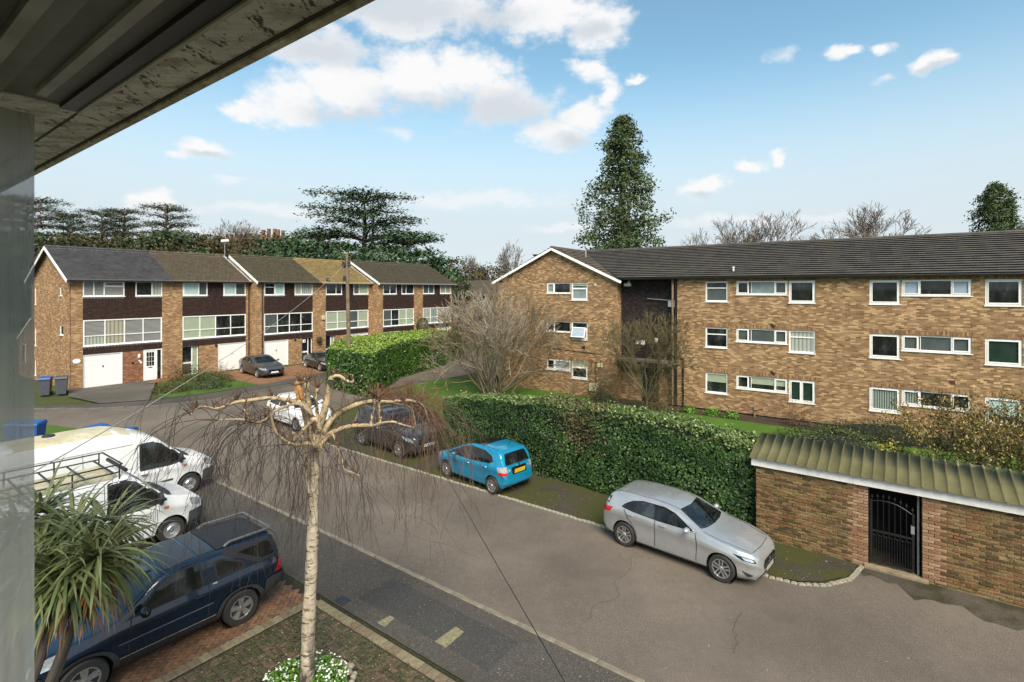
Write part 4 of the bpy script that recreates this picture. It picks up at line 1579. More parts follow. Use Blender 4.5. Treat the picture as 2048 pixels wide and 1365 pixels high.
# ================================================================ garden wall with canopy and gate
WN = 15.72
gw_ = empty('garden_wall', (*RD(0, WN, 0)[:2], 0), ROT_R, 'old brick garden wall with green corrugated canopy and iron gate opening', 'wall')
XL, XR, G0, G1 = -3.25, 7.0, -0.69, 0.39      # local x = -s
M_mort = Mat('mossy_mortar', 0.95, 0, 0.1)
n1 = M_mort.noise(2.2, 6, 0.7)
M_mort.set('Base Color', M_mort.ramp(n1, [(0.3, (0.30, 0.235, 0.125)), (0.52, (0.24, 0.185, 0.095)), (0.62, (0.06, 0.05, 0.027)), (0.75, (0.07, 0.07, 0.03))]))
M_mort.bump(M_mort.noise(40, 3), 0.5, 0.01)
M_mort = M_mort.m
MB().box(XL, 0.012, -.1, G0, 0.24, 2.06).build('mortar_core', M_mort, gw_)
MB().box(G1, 0.012, -.1, XR, 0.24, 2.06).build('mortar_core', M_mort, gw_)


def wallbrick_mats():
    out = []
    for i, c in enumerate([(0.165, 0.095, 0.042), (0.195, 0.118, 0.054), (0.135, 0.080, 0.037), (0.105, 0.066, 0.031), (0.19, 0.094, 0.046), (0.18, 0.122, 0.052), (0.080, 0.054, 0.027), (0.215, 0.14, 0.066)]):
        k = Mat('wall_brick_%d' % i, 0.9, 0, 0.2)
        f = k.noise(25, 4, 0.6)
        p = k.noise(1.1, 6, 0.65, k.pos())
        cc = k.ramp(f, [(0.3, tuple(x * 0.62 for x in c)), (0.7, tuple(x * 1.2 for x in c))])
        cc = k.mix(k.ramp(p, [(0.54, 0), (0.70, 0.7)]), cc, (0.045, 0.038, 0.020))
        k.set('Base Color', cc)
        k.bump(f, 0.6, 0.01)
        out.append(k.m)
    return out


WB = wallbrick_mats()
PB = [plain('pier_brick_%d' % i, c, 0.88, var=0.25, scale=18, bump=0.4) for i, c in enumerate([(0.23, 0.125, 0.07), (0.27, 0.155, 0.09), (0.20, 0.095, 0.05), (0.29, 0.185, 0.11)])]


def brick_piece(mat, l, seed):
    r = random.Random(seed)
    h, d = 0.058, 0.03
    j = lambda: r.uniform(-.004, .004)
    x, z, b = l / 2, h / 2, 0.006
    vs = [(-x, d, -z), (x, d, -z), (x, d, z), (-x, d, z), (-x + j(), b, -z + j()), (x + j(), b, -z), (x, b, z + j()), (-x, b, z),
          (-x + b + j(), 0, -z + b + j()), (x - b + j(), 0, -z + b), (x - b, 0, z - b + j()), (-x + b, 0, z - b)]
    fs = [(8, 9, 10, 11)]
    for a, c in ((0, 4), (4, 8)):
        for i in range(4):
            fs.append((a + i, a + (i + 1) % 4, c + (i + 1) % 4, c + i))
    me = MB().add(vs, fs).mesh('brick')
    me.materials.append(mat)
    return me


FULL = [brick_piece(WB[i % 8], 0.206, i) for i in range(16)]
HALF = [brick_piece(WB[i % 8], 0.094, 50 + i) for i in range(8)]
PF = [brick_piece(PB[i % 4], 0.212, 100 + i) for i in range(4)]
PH = [brick_piece(PB[i % 4], 0.100, 120 + i) for i in range(4)]
jobs = []
row = 0
z = 0.03
while z < 2.03:
    for (a, b) in ((XL, G0), (G1, 5.6)):
        x = a + (0.0 if row % 2 else -0.0)
        k_ = 0
        x = a
        first = True
        while x < b - 0.03:
            half = (first and row % 2) or (b - x < 0.19)
            l = 0.1125 if half else 0.225
            near_gate = (G0 - 0.36 < x + l / 2 < G1 + 0.36)
            me = rng.choice((PH if half else PF) if near_gate else (HALF if half else FULL))
            jobs.append((x + l / 2, z + 0.037, me))
            x += l
            first = False
            k_ += 1
    z += 0.0755
    row += 1
jobs = [j for j in jobs if rng.random() > 0.004]
jobs.sort(key=lambda j: abs(j[0] - 0.9))
V, Fc, mi, mats = [], [], [], []
for i, (x, zz, me) in enumerate(jobs):
    prot = rng.uniform(-0.012, 0.006)
    if i < 300:
        o = bpy.data.objects.new('brick', me)
        o.location = (x, prot, zz)
        o.rotation_euler = (rng.uniform(-.02, .02), rng.uniform(-.012, .012), rng.uniform(-.015, .015))
        link(o, gw_)
    else:
        m = me.materials[0]
        if m not in mats:
            mats.append(m)
        b = len(V)
        V += [(v.co.x + x, v.co.y + prot, v.co.z + zz) for v in me.vertices]
        for p in me.polygons:
            Fc.append(tuple(b + q for q in p.vertices))
            mi.append(mats.index(m))
me = bpy.data.meshes.new('brick_field')
me.from_pydata(V, [], Fc)
for m in mats:
    me.materials.append(m)
me.polygons.foreach_set('material_index', mi)
o = link(bpy.data.objects.new('brick_field', me), gw_)
o['kind'] = 'stuff'
# fascia boards, corrugated canopy
M_fascia = plain('white_fascia_board', (0.66, 0.65, 0.62), 0.5, var=0.12, scale=5)
for (a, b) in ((XL - .1, -0.98), (-0.975, 2.7), (2.705, 6.4)):
    MB().box(a, -0.10, 2.03, b, -0.07, 2.25).build('fascia_board', M_fascia, gw_)
mk = Mat('olive_corrugated_steel', 0.75, 0, 0.12)
n1 = mk.noise(1.2, 7, 0.7)
sp = mk.N.new('ShaderNodeSeparateXYZ')
mk.L.new(mk.co(), sp.inputs[0])
n2 = mk.noise(9.0, 5, 0.7, None, (1.0, 0.35, 1))
edge = mk.math('ADD', sp.outputs[1], mk.math('MULTIPLY', n2, 0.75))
c = mk.ramp(n1, [(0.3, (0.082, 0.077, 0.036)), (0.7, (0.128, 0.119, 0.060))])
lichen = mk.math('MULTIPLY', mk.ramp(mk.math('MULTIPLY', edge, 0.62), [(0.93, 0.0), (1.0, 1.0)]), mk.ramp(mk.math('MULTIPLY', sp.outputs[0], 0.25), [(0.0, 0.0), (0.25, 0.85)]))
c = mk.mix(lichen, c, (0.36, 0.34, 0.15))
mk.set('Base Color', c)
mk.set('Roughness', 0.72)
M_corr = mk.m
y0, z0_, y1, z1_ = -0.2, 2.26, 1.3, 2.62
x = XL - 0.14
i = 0
while x < 6.2:
    V, Fc = [], []
    w = 0.9525
    prof = []
    for r in range(4):
        bx = r * 0.238
        prof += [(bx, 0), (bx + .190, 0), (bx + .199, .026), (bx + .229, .026)]
    prof.append((w, 0))
    for (yy, zz) in ((y0, z0_), (y1, z1_)):
        for (px_, h_) in prof:
            V.append((x + px_, yy, zz + h_))
    for (yy, zz) in ((y0, z0_ - .006), (y1, z1_ - .006)):
        for (px_, h_) in prof:
            V.append((x + px_, yy, zz + h_))
    m_ = len(prof)
    for j in range(m_ - 1):
        Fc.append((j, j + 1, m_ + j + 1, m_ + j))
        Fc.append((2 * m_ + j + 1, 2 * m_ + j, 3 * m_ + j, 3 * m_ + j + 1))
        Fc.append((j, 2 * m_ + j, 2 * m_ + j + 1, j + 1))
        Fc.append((m_ + j, m_ + j + 1, 3 * m_ + j + 1, 3 * m_ + j))
    np_mesh('roof_sheet', V, Fc, M_corr, gw_)
    x += w - 0.0005
    i += 1
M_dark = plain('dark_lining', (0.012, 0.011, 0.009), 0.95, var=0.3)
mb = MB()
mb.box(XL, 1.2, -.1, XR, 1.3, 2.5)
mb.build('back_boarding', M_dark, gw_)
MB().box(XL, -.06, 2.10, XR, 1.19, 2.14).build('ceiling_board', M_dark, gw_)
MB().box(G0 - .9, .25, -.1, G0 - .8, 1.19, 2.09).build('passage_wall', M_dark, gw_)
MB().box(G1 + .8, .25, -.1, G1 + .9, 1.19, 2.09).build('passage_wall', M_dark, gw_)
MB().box(G0 - .05, -.12, -.05, G1 + .12, .2, .06).build('door_step', plain('stone_step', (0.20, 0.16, 0.10), 0.9, var=0.3), gw_)
patch('passage_floor', W2([(G1 + 1.1 - 0.4, 15.98), (-1.3, 15.98), (-1.3, 17.3), (1.5, 17.3)], RD), 0.012, M_soil, 0.8)
# wrought iron gate
gt = empty('iron_gate', (*RD(0, WN + .1, 0)[:2], 0.06), ROT_R, 'black wrought iron gate with spear tops in the garden wall', 'gate')
M_blk = plain('black_iron', (0.018, 0.018, 0.02), 0.45, 0.3, var=0.2)
a, b = G0 + .06, G1 - .14
mb = MB().box(a, -.02, .05, a + .045, .02, 1.62).box(b - .045, -.02, .05, b, .02, 1.45).box(a + .045, -.018, .06, b - .045, .018, .1).box(a + .045, -.018, .83, b - .045, .018, .87)
mb.build('frame', M_blk, gt)
pts = [(a + (b - a) * t, 0, 1.56 + .10 * math.sin(t * math.pi * .9) - .20 * t * t) for t in np.linspace(0, 1, 12)]
MB().tube(pts, .013, 6).build('arched_rail', M_blk, gt, True)
for i in range(8):
    t = (i + .35) / 7.7
    x = a + (b - a) * t
    zt = 1.56 + .10 * math.sin(t * math.pi * .9) - .20 * t * t + .1
    m = MB().tube([(x, 0, .87), (x, 0, zt)], .008, 5)
    m.lathe([(0.0, 0), (.03, .01), (.014, .05), (0.0, .1)], 6, 'z', (x, 0, zt - .005))
    m.build('spear_bar', M_blk, gt)
for i in range(15):
    x = a + .045 + (b - a - .09) * (i + .5) / 15
    MB().tube([(x, 0, .1), (x, 0, .74)], .008, 5).build('bar', M_blk, gt)
for i in range(7):
    x = a + .045 + (b - a - .09) * (i + .5) / 7
    ring = [(x + .055 * math.cos(q), 0, .78 + .045 * math.sin(q)) for q in np.linspace(0, 2 * math.pi, 13)]
    MB().tube(ring, .007, 4, False).build('ring', M_blk, gt)
MB().box(b - .07, -.05, .98, b + .0, .03, 1.16).build('lock_box', plain('galvanised', (.30, .31, .32), .5, .5), gt)
mb = MB().box(G1 - .09, .0, 0, G1 - .05, .05, 2.0)
mb.build('gate_post', plain('grey_post', (.16, .16, .15), .6), gt)
MB().box(G0 + .004, .0, 0, G0 + .05, .05, 2.0).build('gate_post', M_blk, gt)
# ================================================================ vehicles
def paint(name, col, metal=0.5, rough=0.3, dirt=0.0):
    k = Mat(name, rough, metal, 0.5, 0.9)
    f = k.noise(2.5, 4)
    c = k.ramp(f, [(0.3, tuple(x * 0.93 for x in col)), (0.7, tuple(min(1, x * 1.05) for x in col))])
    if dirt:
        d = k.noise(6, 6, 0.7)
        c = k.mix(k.ramp(d, [(0.5, 0.0), (0.75, dirt)]), c, (0.12, 0.10, 0.07))
    k.set('Base Color', c)
    return k.m


M_cglass = glass_mat('car_glass', (0.012, 0.014, 0.015), 0.02)
M_tyre = plain('tyre_rubber', (0.020, 0.020, 0.020), 0.75, var=0.2, scale=20)
M_alloy = plain('alloy_silver', (0.55, 0.55, 0.56), 0.28, 0.85, var=0.1)
M_alloyd = plain('alloy_shadow', (0.025, 0.025, 0.027), 0.6, var=0.1)
M_trim = plain('black_trim', (0.018, 0.018, 0.019), 0.55, var=0.2)
M_trimg = plain('gloss_black', (0.008, 0.008, 0.009), 0.12, var=0.1)
M_lampc = plain('clear_lamp', (0.40, 0.42, 0.44), 0.12, 0.4, var=0.3, scale=14)
M_lampr = plain('red_lamp', (0.42, 0.012, 0.012), 0.15, var=0.15)
M_lampo = plain('amber_lamp', (0.55, 0.16, 0.01), 0.2, var=0.15)
M_chrome = plain('chrome', (0.7, 0.7, 0.7), 0.12, 0.95, var=0.05)
M_platew = plain('white_plate', (0.62, 0.62, 0.58), 0.4, var=0.15, scale=30)
M_platey = plain('yellow_plate', (0.60, 0.40, 0.03), 0.4, var=0.15, scale=30)


def interp(tab, xs, smooth_n=2):
    a = np.array(tab, dtype=float)
    y = np.interp(xs, a[:, 0], a[:, 1])
    for _ in range(smooth_n):
        y[1:-1] = 0.25 * y[:-2] + 0.5 * y[1:-1] + 0.25 * y[2:]
    return y


def rounded(poly, r):
    out = []
    n = len(poly)
    for i in range(n):
        p, a, b = Vector(poly[i]), Vector(poly[i - 1]), Vector(poly[(i + 1) % n])
        la, lb = (a - p).length, (b - p).length
        q0 = p + (a - p) * min(r / la, 0.45)
        q1 = p + (b - p) * min(r / lb, 0.45)
        for t in (0, 0.33, 0.67, 1):
            out.append(q0 * (1 - t) ** 2 + p * 2 * t * (1 - t) + q1 * t ** 2)
    return out


class Car:
    def __init__(self, name, label, cat, sp, mat, group='vehicles parked in the street'):
        self.sp = sp
        self.L = sp['L']
        self.root = empty(name, (0, 0, 0), 0, label, cat, group)
        self.mat = mat
        self._body()

    def _body(self):
        sp = self.sp
        L = self.L
        ns = sp.get('ns', 84)
        t = np.linspace(0, 1, ns)
        e = 0.5 - 0.5 * np.cos(t * np.pi)
        d = L * (0.55 * t + 0.45 * e)
        sm = sp.get('sm', 1)
        top, belt, low, half = (interp(sp[k], d, sm) for k in ('top', 'belt', 'low', 'half'))
        belt = np.minimum(belt, top - 0.012)
        tb = sp.get('tumble', 0.36)
        V = []
        rows = []
        for i in range(ns):
            w, zl, zb, zt = half[i], low[i], belt[i], top[i]
            h = zt - zb
            wr = w * 0.965 - tb * h - sp.get('edge', 0.05)
            wr = max(wr, w * 0.25)
            H = zb - zl
            sec = [(0, zl), (w * .5, zl), (w * .86, zl + .012), (w * .955, zl + min(.09, H * .2)), (w * .980, zl + H * .30), (w * .962, zl + H * .50), (w * .980, zl + H * .68), (w * .998, zl + H * .775), (w, zl + H * .80), (w * .986, zl + H * .90), (w * .95, zb)]
            for f, g in ((.12, .10), (.4, .36), (.68, .64), (.84, .84)):
                sec.append((w * .95 + (wr + .02 - w * .95) * g, zb + h * f))
            sec += [(wr, zb + h * .925), (wr * .9, zb + h * .962), (wr * .7, zb + h * .985), (wr * .35, zb + h * .997), (0, zt)]
            x = L / 2 - d[i]
            half_pts = [(x, y, z) for y, z in sec]
            ring = half_pts + [(x, -y, z) for y, z in sec[-2:0:-1]]
            rows.append(len(V))
            V += ring
        n = len(ring)
        Fc = []
        for i in range(ns - 1):
            for j in range(n):
                Fc.append((rows[i] + j, rows[i] + (j + 1) % n, rows[i + 1] + (j + 1) % n, rows[i + 1] + j))
        Fc.append(tuple(range(n)))
        Fc.append(tuple(reversed(range(rows[-1], rows[-1] + n))))
        bm = bmesh.new()
        vs = [bm.verts.new(v) for v in V]
        for f in Fc:
            try:
                bm.faces.new([vs[q] for q in f])
            except ValueError:
                pass
        bmesh.ops.remove_doubles(bm, verts=bm.verts, dist=1e-5)
        bmesh.ops.recalc_face_normals(bm, faces=bm.faces)
        me = bpy.data.meshes.new('body')
        bm.to_mesh(me)
        self.bvh = BVHTree.FromBMesh(bm)
        bm.free()
        me.materials.append(self.mat)
        o = bpy.data.objects.new('body', me)
        COL.objects.link(o)
        # wheel arches cut from the shell
        cut = MB()
        r = sp['r'] + sp.get('gap', 0.055)
        for ax in sp['axles']:
            for s in (-1, 1):
                y0, y1 = s * (sp['W'] / 2 - 0.34), s * (sp['W'] / 2 + 0.2)
                k = 28
                vs_, fs_ = [], []
                for y in (y0, y1):
                    for j in range(k):
                        a = 2 * math.pi * j / k
                        vs_.append((L / 2 - ax + r * math.cos(a), y, sp['r'] + r * math.sin(a)))
                for j in range(k):
                    fs_.append((j, (j + 1) % k, k + (j + 1) % k, k + j))
                fs_.append(tuple(reversed(range(k))))
                fs_.append(tuple(range(k, 2 * k)))
                cut.add(vs_, fs_)
        co = cut.build('cutter', M_trim)
        md = o.modifiers.new('arch', 'BOOLEAN')
        md.operation = 'DIFFERENCE'
        md.solver = 'EXACT'
        md.object = co
        dg = bpy.context.evaluated_depsgraph_get()
        me2 = bpy.data.meshes.new_from_object(o.evaluated_get(dg))
        bpy.data.objects.remove(o)
        bpy.data.objects.remove(co)
        me2.name = 'body'
        if len(me2.polygons) < 200:
            me2 = me
        me2.polygons.foreach_set('use_smooth', [True] * len(me2.polygons))
        me2.set_sharp_from_angle(angle=R(34))
        self.body = link(bpy.data.objects.new('body', me2), self.root)
        for ax in sp['axles']:
            for s in (-1, 1):
                y0 = s * (sp['W'] / 2 - 0.335)
                MB().lathe([(0.0, y0), (r - .004, y0), (r - .004, y0 + s * 0.26)], 24, 'y', (L / 2 - ax, 0, sp['r'])).build('arch_liner', M_trim, self.root)
        for ax in sp['axles']:
            for s in (-1, 1):
                self.wheel(L / 2 - ax, s * (sp['W'] / 2 - sp.get('tuck', 0.115)), s)

    def wheel(self, x, y, s):
        sp = self.sp
        r, w = sp['r'], sp.get('tw', 0.21)
        st = sp.get('wheel', 'five')
        rr = sp.get('rim', 0.66) * r
        prof = [(rr, -w / 2), (r * .93, -w / 2), (r * .985, -w * .38), (r, -w * .2), (r, w * .2), (r * .985, w * .38), (r * .93, w / 2), (rr, w / 2 - .005), (rr - .01, w / 2 - .03)]
        o = MB().lathe(prof, 32, 'y').build('wheel', M_tyre, self.root, True)
        o.location = (x, y, r)
        if s < 0:
            o.rotation_euler = (0, 0, math.pi)
        f = w / 2 - .012
        MB().lathe([(0, -.02), (rr, -.02)], 24, 'y', (0, f - .03, 0)).build('spoke_backing', M_alloyd, o)  # dark backing behind the spokes, shadow put into its colour
        mb = MB()
        mb.lathe([(rr + .004, f + .006), (rr - .018, f + .008), (rr - .026, f - .02), (rr - .004, f - .045)], 32, 'y')
        mb.lathe([(0, f + .002), (rr * .18, f), (rr * .24, f - .02)], 16, 'y')
        def spoke(a, w0, w1, r0=.1, r1=.97, off=0.0):
            ca, sa = math.cos(a), math.sin(a)
            def P(rad, lat, yy):
                return (rad * ca - lat * sa, yy, rad * sa + lat * ca)
            ra, rb = rr * r0, rr * r1
            mb.add([P(ra, -w0 + off, f - .004), P(ra, w0 + off, f - .004), P(rb, w1 + off * 1.6, f + .003), P(rb, -w1 + off * 1.6, f + .003),
                    P(ra, -w0 + off, f - .035), P(ra, w0 + off, f - .035), P(rb, w1 + off * 1.6, f - .03), P(rb, -w1 + off * 1.6, f - .03)],
                   [(0, 1, 2, 3), (7, 6, 5, 4), (0, 4, 5, 1), (1, 5, 6, 2), (2, 6, 7, 3), (3, 7, 4, 0)])
        a0 = self.sp.get('spin', 0.31)
        if st == 'five':
            for i in range(5):
                for q in (-.028, .028):
                    spoke(a0 + i * 2 * math.pi / 5, .014, .02, .12, .97, q)
        elif st == 'six':
            for i in range(6):
                for q in (-.02, .02):
                    spoke(a0 + i * math.pi / 3, .012, .016, .12, .97, q)
        elif st == 'fat':
            for i in range(5):
                spoke(a0 + i * 2 * math.pi / 5, .035, .062, .1, .97)
        elif st == 'steel':
            mb.lathe([(rr * .25, f - .01), (rr * .5, f + .012), (rr * .62, f - .012), (rr * .98, f - .03)], 24, 'y')
            for i in range(8):
                a = a0 + i * math.pi / 4
                mb.lathe([(0, f + .012), (.016, f + .01), (.016, f - .005)], 8, 'y', (rr * .4 * math.cos(a), 0, rr * .4 * math.sin(a)))
        mb.build('rim', sp.get('rim_mat', M_alloy), o)

    def hit(self, org, dr):
        h = self.bvh.ray_cast(Vector(org), Vector(dr).normalized())
        return h[0], h[1]

    def decal(self, name, poly, view, mat, off=0.006, r=0.03, step=0.09, parent=None, side=None, theta=None, thick=0.0):
        """a fitted panel: outline drawn in one view and laid onto the shell"""
        if r:
            poly = rounded(poly, r)
        vs, fs = cdt(poly, step)
        P = []
        L = self.L
        for p in vs:
            a, b = p.x, p.y
            if view == 'side':
                o, dr = (L / 2 - a, side * 4, b), (0, -side, 0)
            elif view == 'top':
                o, dr = (L / 2 - a, b, 5), (0, 0, -1)
            elif view == 'front':
                o, dr = (L / 2 + 3, a, b), (-1, 0, 0)
            elif view == 'rear':
                o, dr = (-L / 2 - 3, a, b), (1, 0, 0)
            else:      # oblique: a is the offset across the view, b the height
                c, s_ = math.cos(theta), math.sin(theta)
                o, dr = (c * 6 - s_ * a, s_ * 6 + c * a, b), (-c, -s_, 0)
            h, n = self.hit(o, dr)
            if h is None:
                P.append(None)
            else:
                if n.dot(Vector(dr)) > 0:
                    n = -n
                P.append(h + n * off)
        ok = [f for f in fs if all(P[i] is not None for i in f)]
        if not ok:
            return None
        idx = {}
        mb = MB()
        F2 = []
        for f in ok:
            for i in f:
                if i not in idx:
                    idx[i] = len(mb.v)
                    mb.v.append(tuple(P[i]))
            F2.append(tuple(idx[i] for i in f))
        mb.f = F2
        o = mb.build(name, mat, parent or self.root, True, fix=True, sharp=60)
        # make it face outwards
        me = o.data
        pl = me.polygons[len(me.polygons) // 2]
        h = self.bvh.find_nearest(pl.center)
        if h[0] is not None and pl.normal.dot(Vector(pl.center) - h[0]) < 0:
            me.flip_normals()
        return o

    def both(self, name, poly, mat, **k):
        return [self.decal(name, poly, 'side', mat, side=s, **k) for s in (-1, 1)]

    def seam(self, pts, mat=None, w=0.016, name='panel_gap', sides=(-1, 1)):
        P = [Vector(p) for p in pts]
        l, r_ = [], []
        for i, p in enumerate(P):
            d = (P[min(i + 1, len(P) - 1)] - P[max(i - 1, 0)]).normalized()
            nn = Vector((-d.y, d.x))
            l.append(p + nn * w / 2)
            r_.append(p - nn * w / 2)
        for s in sides:
            self.decal(name, l + r_[::-1], 'side', mat or M_trim, off=0.007, r=0, step=0.06, side=s)

    def handle(self, d, z, mat, w=0.19):
        for s in (-1, 1):
            h, n = self.hit((self.L / 2 - d, s * 4, z), (0, -s, 0))
            if h is None:
                continue
            m = MB()
            m.tube([(h.x - w / 2, h.y - s * .01, h.z), (h.x - w * .35, h.y + s * .03, h.z), (h.x + w * .35, h.y + s * .03, h.z), (h.x + w / 2, h.y - s * .01, h.z)], [.012, .016, .016, .012], 6)
            m.build('door_handle', mat, self.root, True)

    def mirror(self, d, z, mat, out=0.17, size=(0.1, 0.11, 0.075)):
        for s in (-1, 1):
            h, n = self.hit((self.L / 2 - d, s * 4, z), (0, -s, 0))
            if h is None:
                continue
            m = MB()
            c = Vector((h.x, h.y + s * out, h.z + .04))
            k = 10
            prof = []
            for i in range(7):
                a = math.pi * i / 6
                prof.append((math.sin(a), -math.cos(a)))
            vs, fs = [], []
            for (rad, hx) in prof:
                for j in range(k):
                    b = 2 * math.pi * j / k
                    vs.append((c.x + hx * size[0] * .8, c.y + rad * size[1] * math.cos(b), c.z + rad * size[2] * math.sin(b)))
            for i in range(6):
                for j in range(k):
                    fs.append((i * k + j, i * k + (j + 1) % k, (i + 1) * k + (j + 1) % k, (i + 1) * k + j))
            m.add(vs, fs)
            mo = m.build('door_mirror', mat, self.root, True)
            MB().bar((h.x, h.y - s * .02, h.z), (c.x, c.y - s * .04, c.z - .03), .05, .03).build('mirror_arm', M_trim, mo)

    def plate(self, x, z, mat, tilt=0.0, w=0.52, hh=0.115):
        m = MB().box(-.008, -w / 2, -hh / 2, .008, w / 2, hh / 2)
        o = m.build('number_plate', mat, self.root)
        o.location = (x, 0, z)
        o.rotation_euler = (0, tilt, 0)
        return o

    def place(self, rear, front, near_left, inset=0.1):
        """rear/front: world contact points of the near-side wheels"""
        rear, front = Vector(rear), Vector(front)
        hd = (front - rear)
        hd.z = 0
        hd.normalize()
        left = Vector((-hd.y, hd.x, 0))
        mid = (rear + front) / 2
        half = self.sp['W'] / 2 - inset
        c = mid - left * half if near_left else mid + left * half
        ax = self.sp['axles']
        off = self.L / 2 - (ax[0] + ax[1]) / 2         # x of the axle midpoint
        c = c - hd * off
        self.root.location = (c.x, c.y, ground(c.x, c.y) + 0.008)
        self.root.rotation_euler = (0, 0, math.atan2(hd.y, hd.x))


# ---------------------------------------------------------------- silver hatchback
P_sil = paint('silver_paint', (0.47, 0.48, 0.485), 0.62, 0.25)
c = Car('parked_car', 'silver five door hatchback parked half on the verge by the garden wall', 'car', dict(
    L=4.42, W=1.80, r=0.325, axles=(0.88, 3.61), tw=0.22, wheel='five', rim=0.70, tumble=0.36,
    top=[(0, .60), (.05, .70), (.22, .80), (.7, .90), (1.25, .99), (1.42, 1.03), (2.08, 1.335), (2.4, 1.405), (2.8, 1.43), (3.4, 1.415), (3.95, 1.365), (4.13, 1.32), (4.17, 1.24), (4.33, 1.0), (4.39, .92), (4.42, .78)],
    belt=[(0, .5), (.1, .64), (.7, .82), (1.4, .93), (2.5, .98), (3.6, 1.03), (4.2, .99), (4.42, .7)],
    low=[(0, .30), (.15, .19), (.5, .17), (3.9, .17), (4.25, .24), (4.42, .40)],
    half=[(0, .48), (.05, .64), (.18, .76), (.5, .865), (.9, .9), (3.6, .9), (4.0, .885), (4.25, .845), (4.38, .77), (4.42, .66)]), P_sil)
silver = c
c.decal('windscreen', [(1.46, .68), (1.39, .4), (1.36, 0), (1.39, -.4), (1.46, -.68), (2.10, -.535), (2.04, 0), (2.10, .535)], 'top', M_cglass, r=.03, step=.07)
c.decal('rear_window', [(4.165, .46), (4.30, .58), (4.30, -.58), (4.165, -.46)], 'top', M_cglass, r=.02, step=.03)
c.both('side_window', [(1.66, 1.005), (2.16, 1.262), (2.45, 1.325), (2.63, 1.333), (2.63, 1.0)], M_cglass)
c.both('side_window', [(2.70, 1.0), (2.70, 1.333), (3.05, 1.325), (3.32, 1.28), (3.32, 1.03)], M_cglass)
c.both('quarter_window', [(3.36, 1.035), (3.36, 1.27), (3.56, 1.18), (3.66, 1.08)], M_cglass)
c.both('window_surround', [(1.58, .985), (2.14, 1.275), (2.45, 1.345), (3.08, 1.342), (3.4, 1.275), (3.6, 1.17), (3.72, 1.06), (3.36, 1.012), (2.6, .978)], M_trimg, off=0.003)
for s in (-1, 1):
    c.decal('headlight', [(-.06, .60), (.34, .685), (.42, .735), (.12, .715), (-.09, .69)] if s > 0 else [(.06, .60), (-.34, .685), (-.42, .735), (-.12, .715), (.09, .69)], 'ob', M_trimg, theta=s * R(52), off=.008, r=.02, step=.04) if False else None
for s in (-1, 1):
    h = c.decal('headlight', [(.10, .615), (.16, .70), (.62, .775), (.40, .665)], 'side', M_trimg, side=s, off=.008, r=.03, step=.04)
    c.decal('lens', [(.14, .64), (.19, .695), (.42, .728), (.33, .665)], 'side', M_lampc, side=s, off=.011, r=.02, step=.04, parent=h or c.root)
    c.decal('tail_light', [(3.98, .985), (4.40, .95), (4.40, .80), (4.08, .85)], 'side', M_lampr, side=s, off=.008, r=.03, step=.04)
    c.decal('bumper_vent', [(.14, .34), (.42, .42), (.28, .29)], 'side', M_trim, side=s, off=.006, r=.03, step=.05)
g = c.decal('grille', [(-.46, .55), (-.40, .42), (.40, .42), (.46, .55), (.36, .625), (-.36, .625)], 'front', M_trimg, off=.01, r=.05, step=.06)
c.decal('grille_bar', [(-.42, .505), (.42, .505), (.42, .535), (-.42, .535)], 'front', M_chrome, off=.016, r=.01, step=.06)
MB().lathe([(0, 0), (.075, 0), (.075, .012), (.06, .016), (0, .012)], 20, 'x', (2.205, 0, .52)).build('badge', M_chrome, c.root)
MB().bar((2.22, 0, .52), (2.22, 0, .585), .012).bar((2.22, 0, .52), (2.22, .055, .488), .012).bar((2.22, 0, .52), (2.22, -.055, .488), .012).build('badge_star', M_chrome, c.root)
c.decal('lower_grille', [(-.6, .24), (.6, .24), (.5, .36), (-.5, .36)], 'front', M_trim, off=.008, r=.04, step=.06)
c.plate(2.215, .385, plain('dim_plate', (.30, .30, .29), .4), 0.0, .50, .10)
c.both('rear_screen_side', [(4.06, 1.25), (4.15, 1.23), (4.30, 1.03), (4.14, 1.05)], M_cglass, r=.02)
c.decal('splitter', [(-.72, .195), (.72, .195), (.70, .235), (-.70, .235)], 'front', M_chrome, off=.012, r=.01, step=.06)
for q in ([(1.56, .98), (1.50, .80), (1.52, .30)], [(2.665, 1.0), (2.665, .3)], [(3.62, 1.02), (3.5, .85), (3.24, .50), (3.2, .3)]):
    c.seam(q)
c.seam([(1.52, .26), (3.2, .26)], M_chrome, .02, 'sill_trim')
for s in (-1, 1):
    P_ = []
    for d_ in np.linspace(.25, 1.38, 12):
        P_.append((d_, s * (.55 + .18 * min(1, d_ / .9))))
    lo = [(a, b + .008) for a, b in P_] + [(a, b - .008) for a, b in P_[::-1]]
    c.decal('bonnet_gap', lo, 'top', M_trim, off=.003, r=0, step=.1)
c.decal('bonnet_gap', [(.235, -.55), (.2, 0), (.235, .55), (.222, .55), (.187, 0), (.222, -.55)], 'top', M_trim, off=.003, r=0, step=.1)
for s in (-1, 1):
    c.decal('roof_joint', [(2.1, s * .535), (2.5, s * .578), (3.4, s * .578), (4.0, s * .50), (4.0, s * .487), (3.4, s * .562), (2.5, s * .562), (2.1, s * .52)], 'top', M_trimg, off=.003, r=0, step=.12)
    c.decal('wiper', [(1.44, s * .1), (1.50, s * .5), (1.515, s * .5), (1.46, s * .1)], 'top', M_trim, off=.018, r=0, step=.1)
c.handle(2.44, .905, P_sil)
c.handle(3.40, .93, P_sil)
c.mirror(1.72, 1.0, P_sil)
c.place(RD(6.05, 13.11), RD(3.34, 12.86), False)
c.root.scale = (.945, .97, .97)

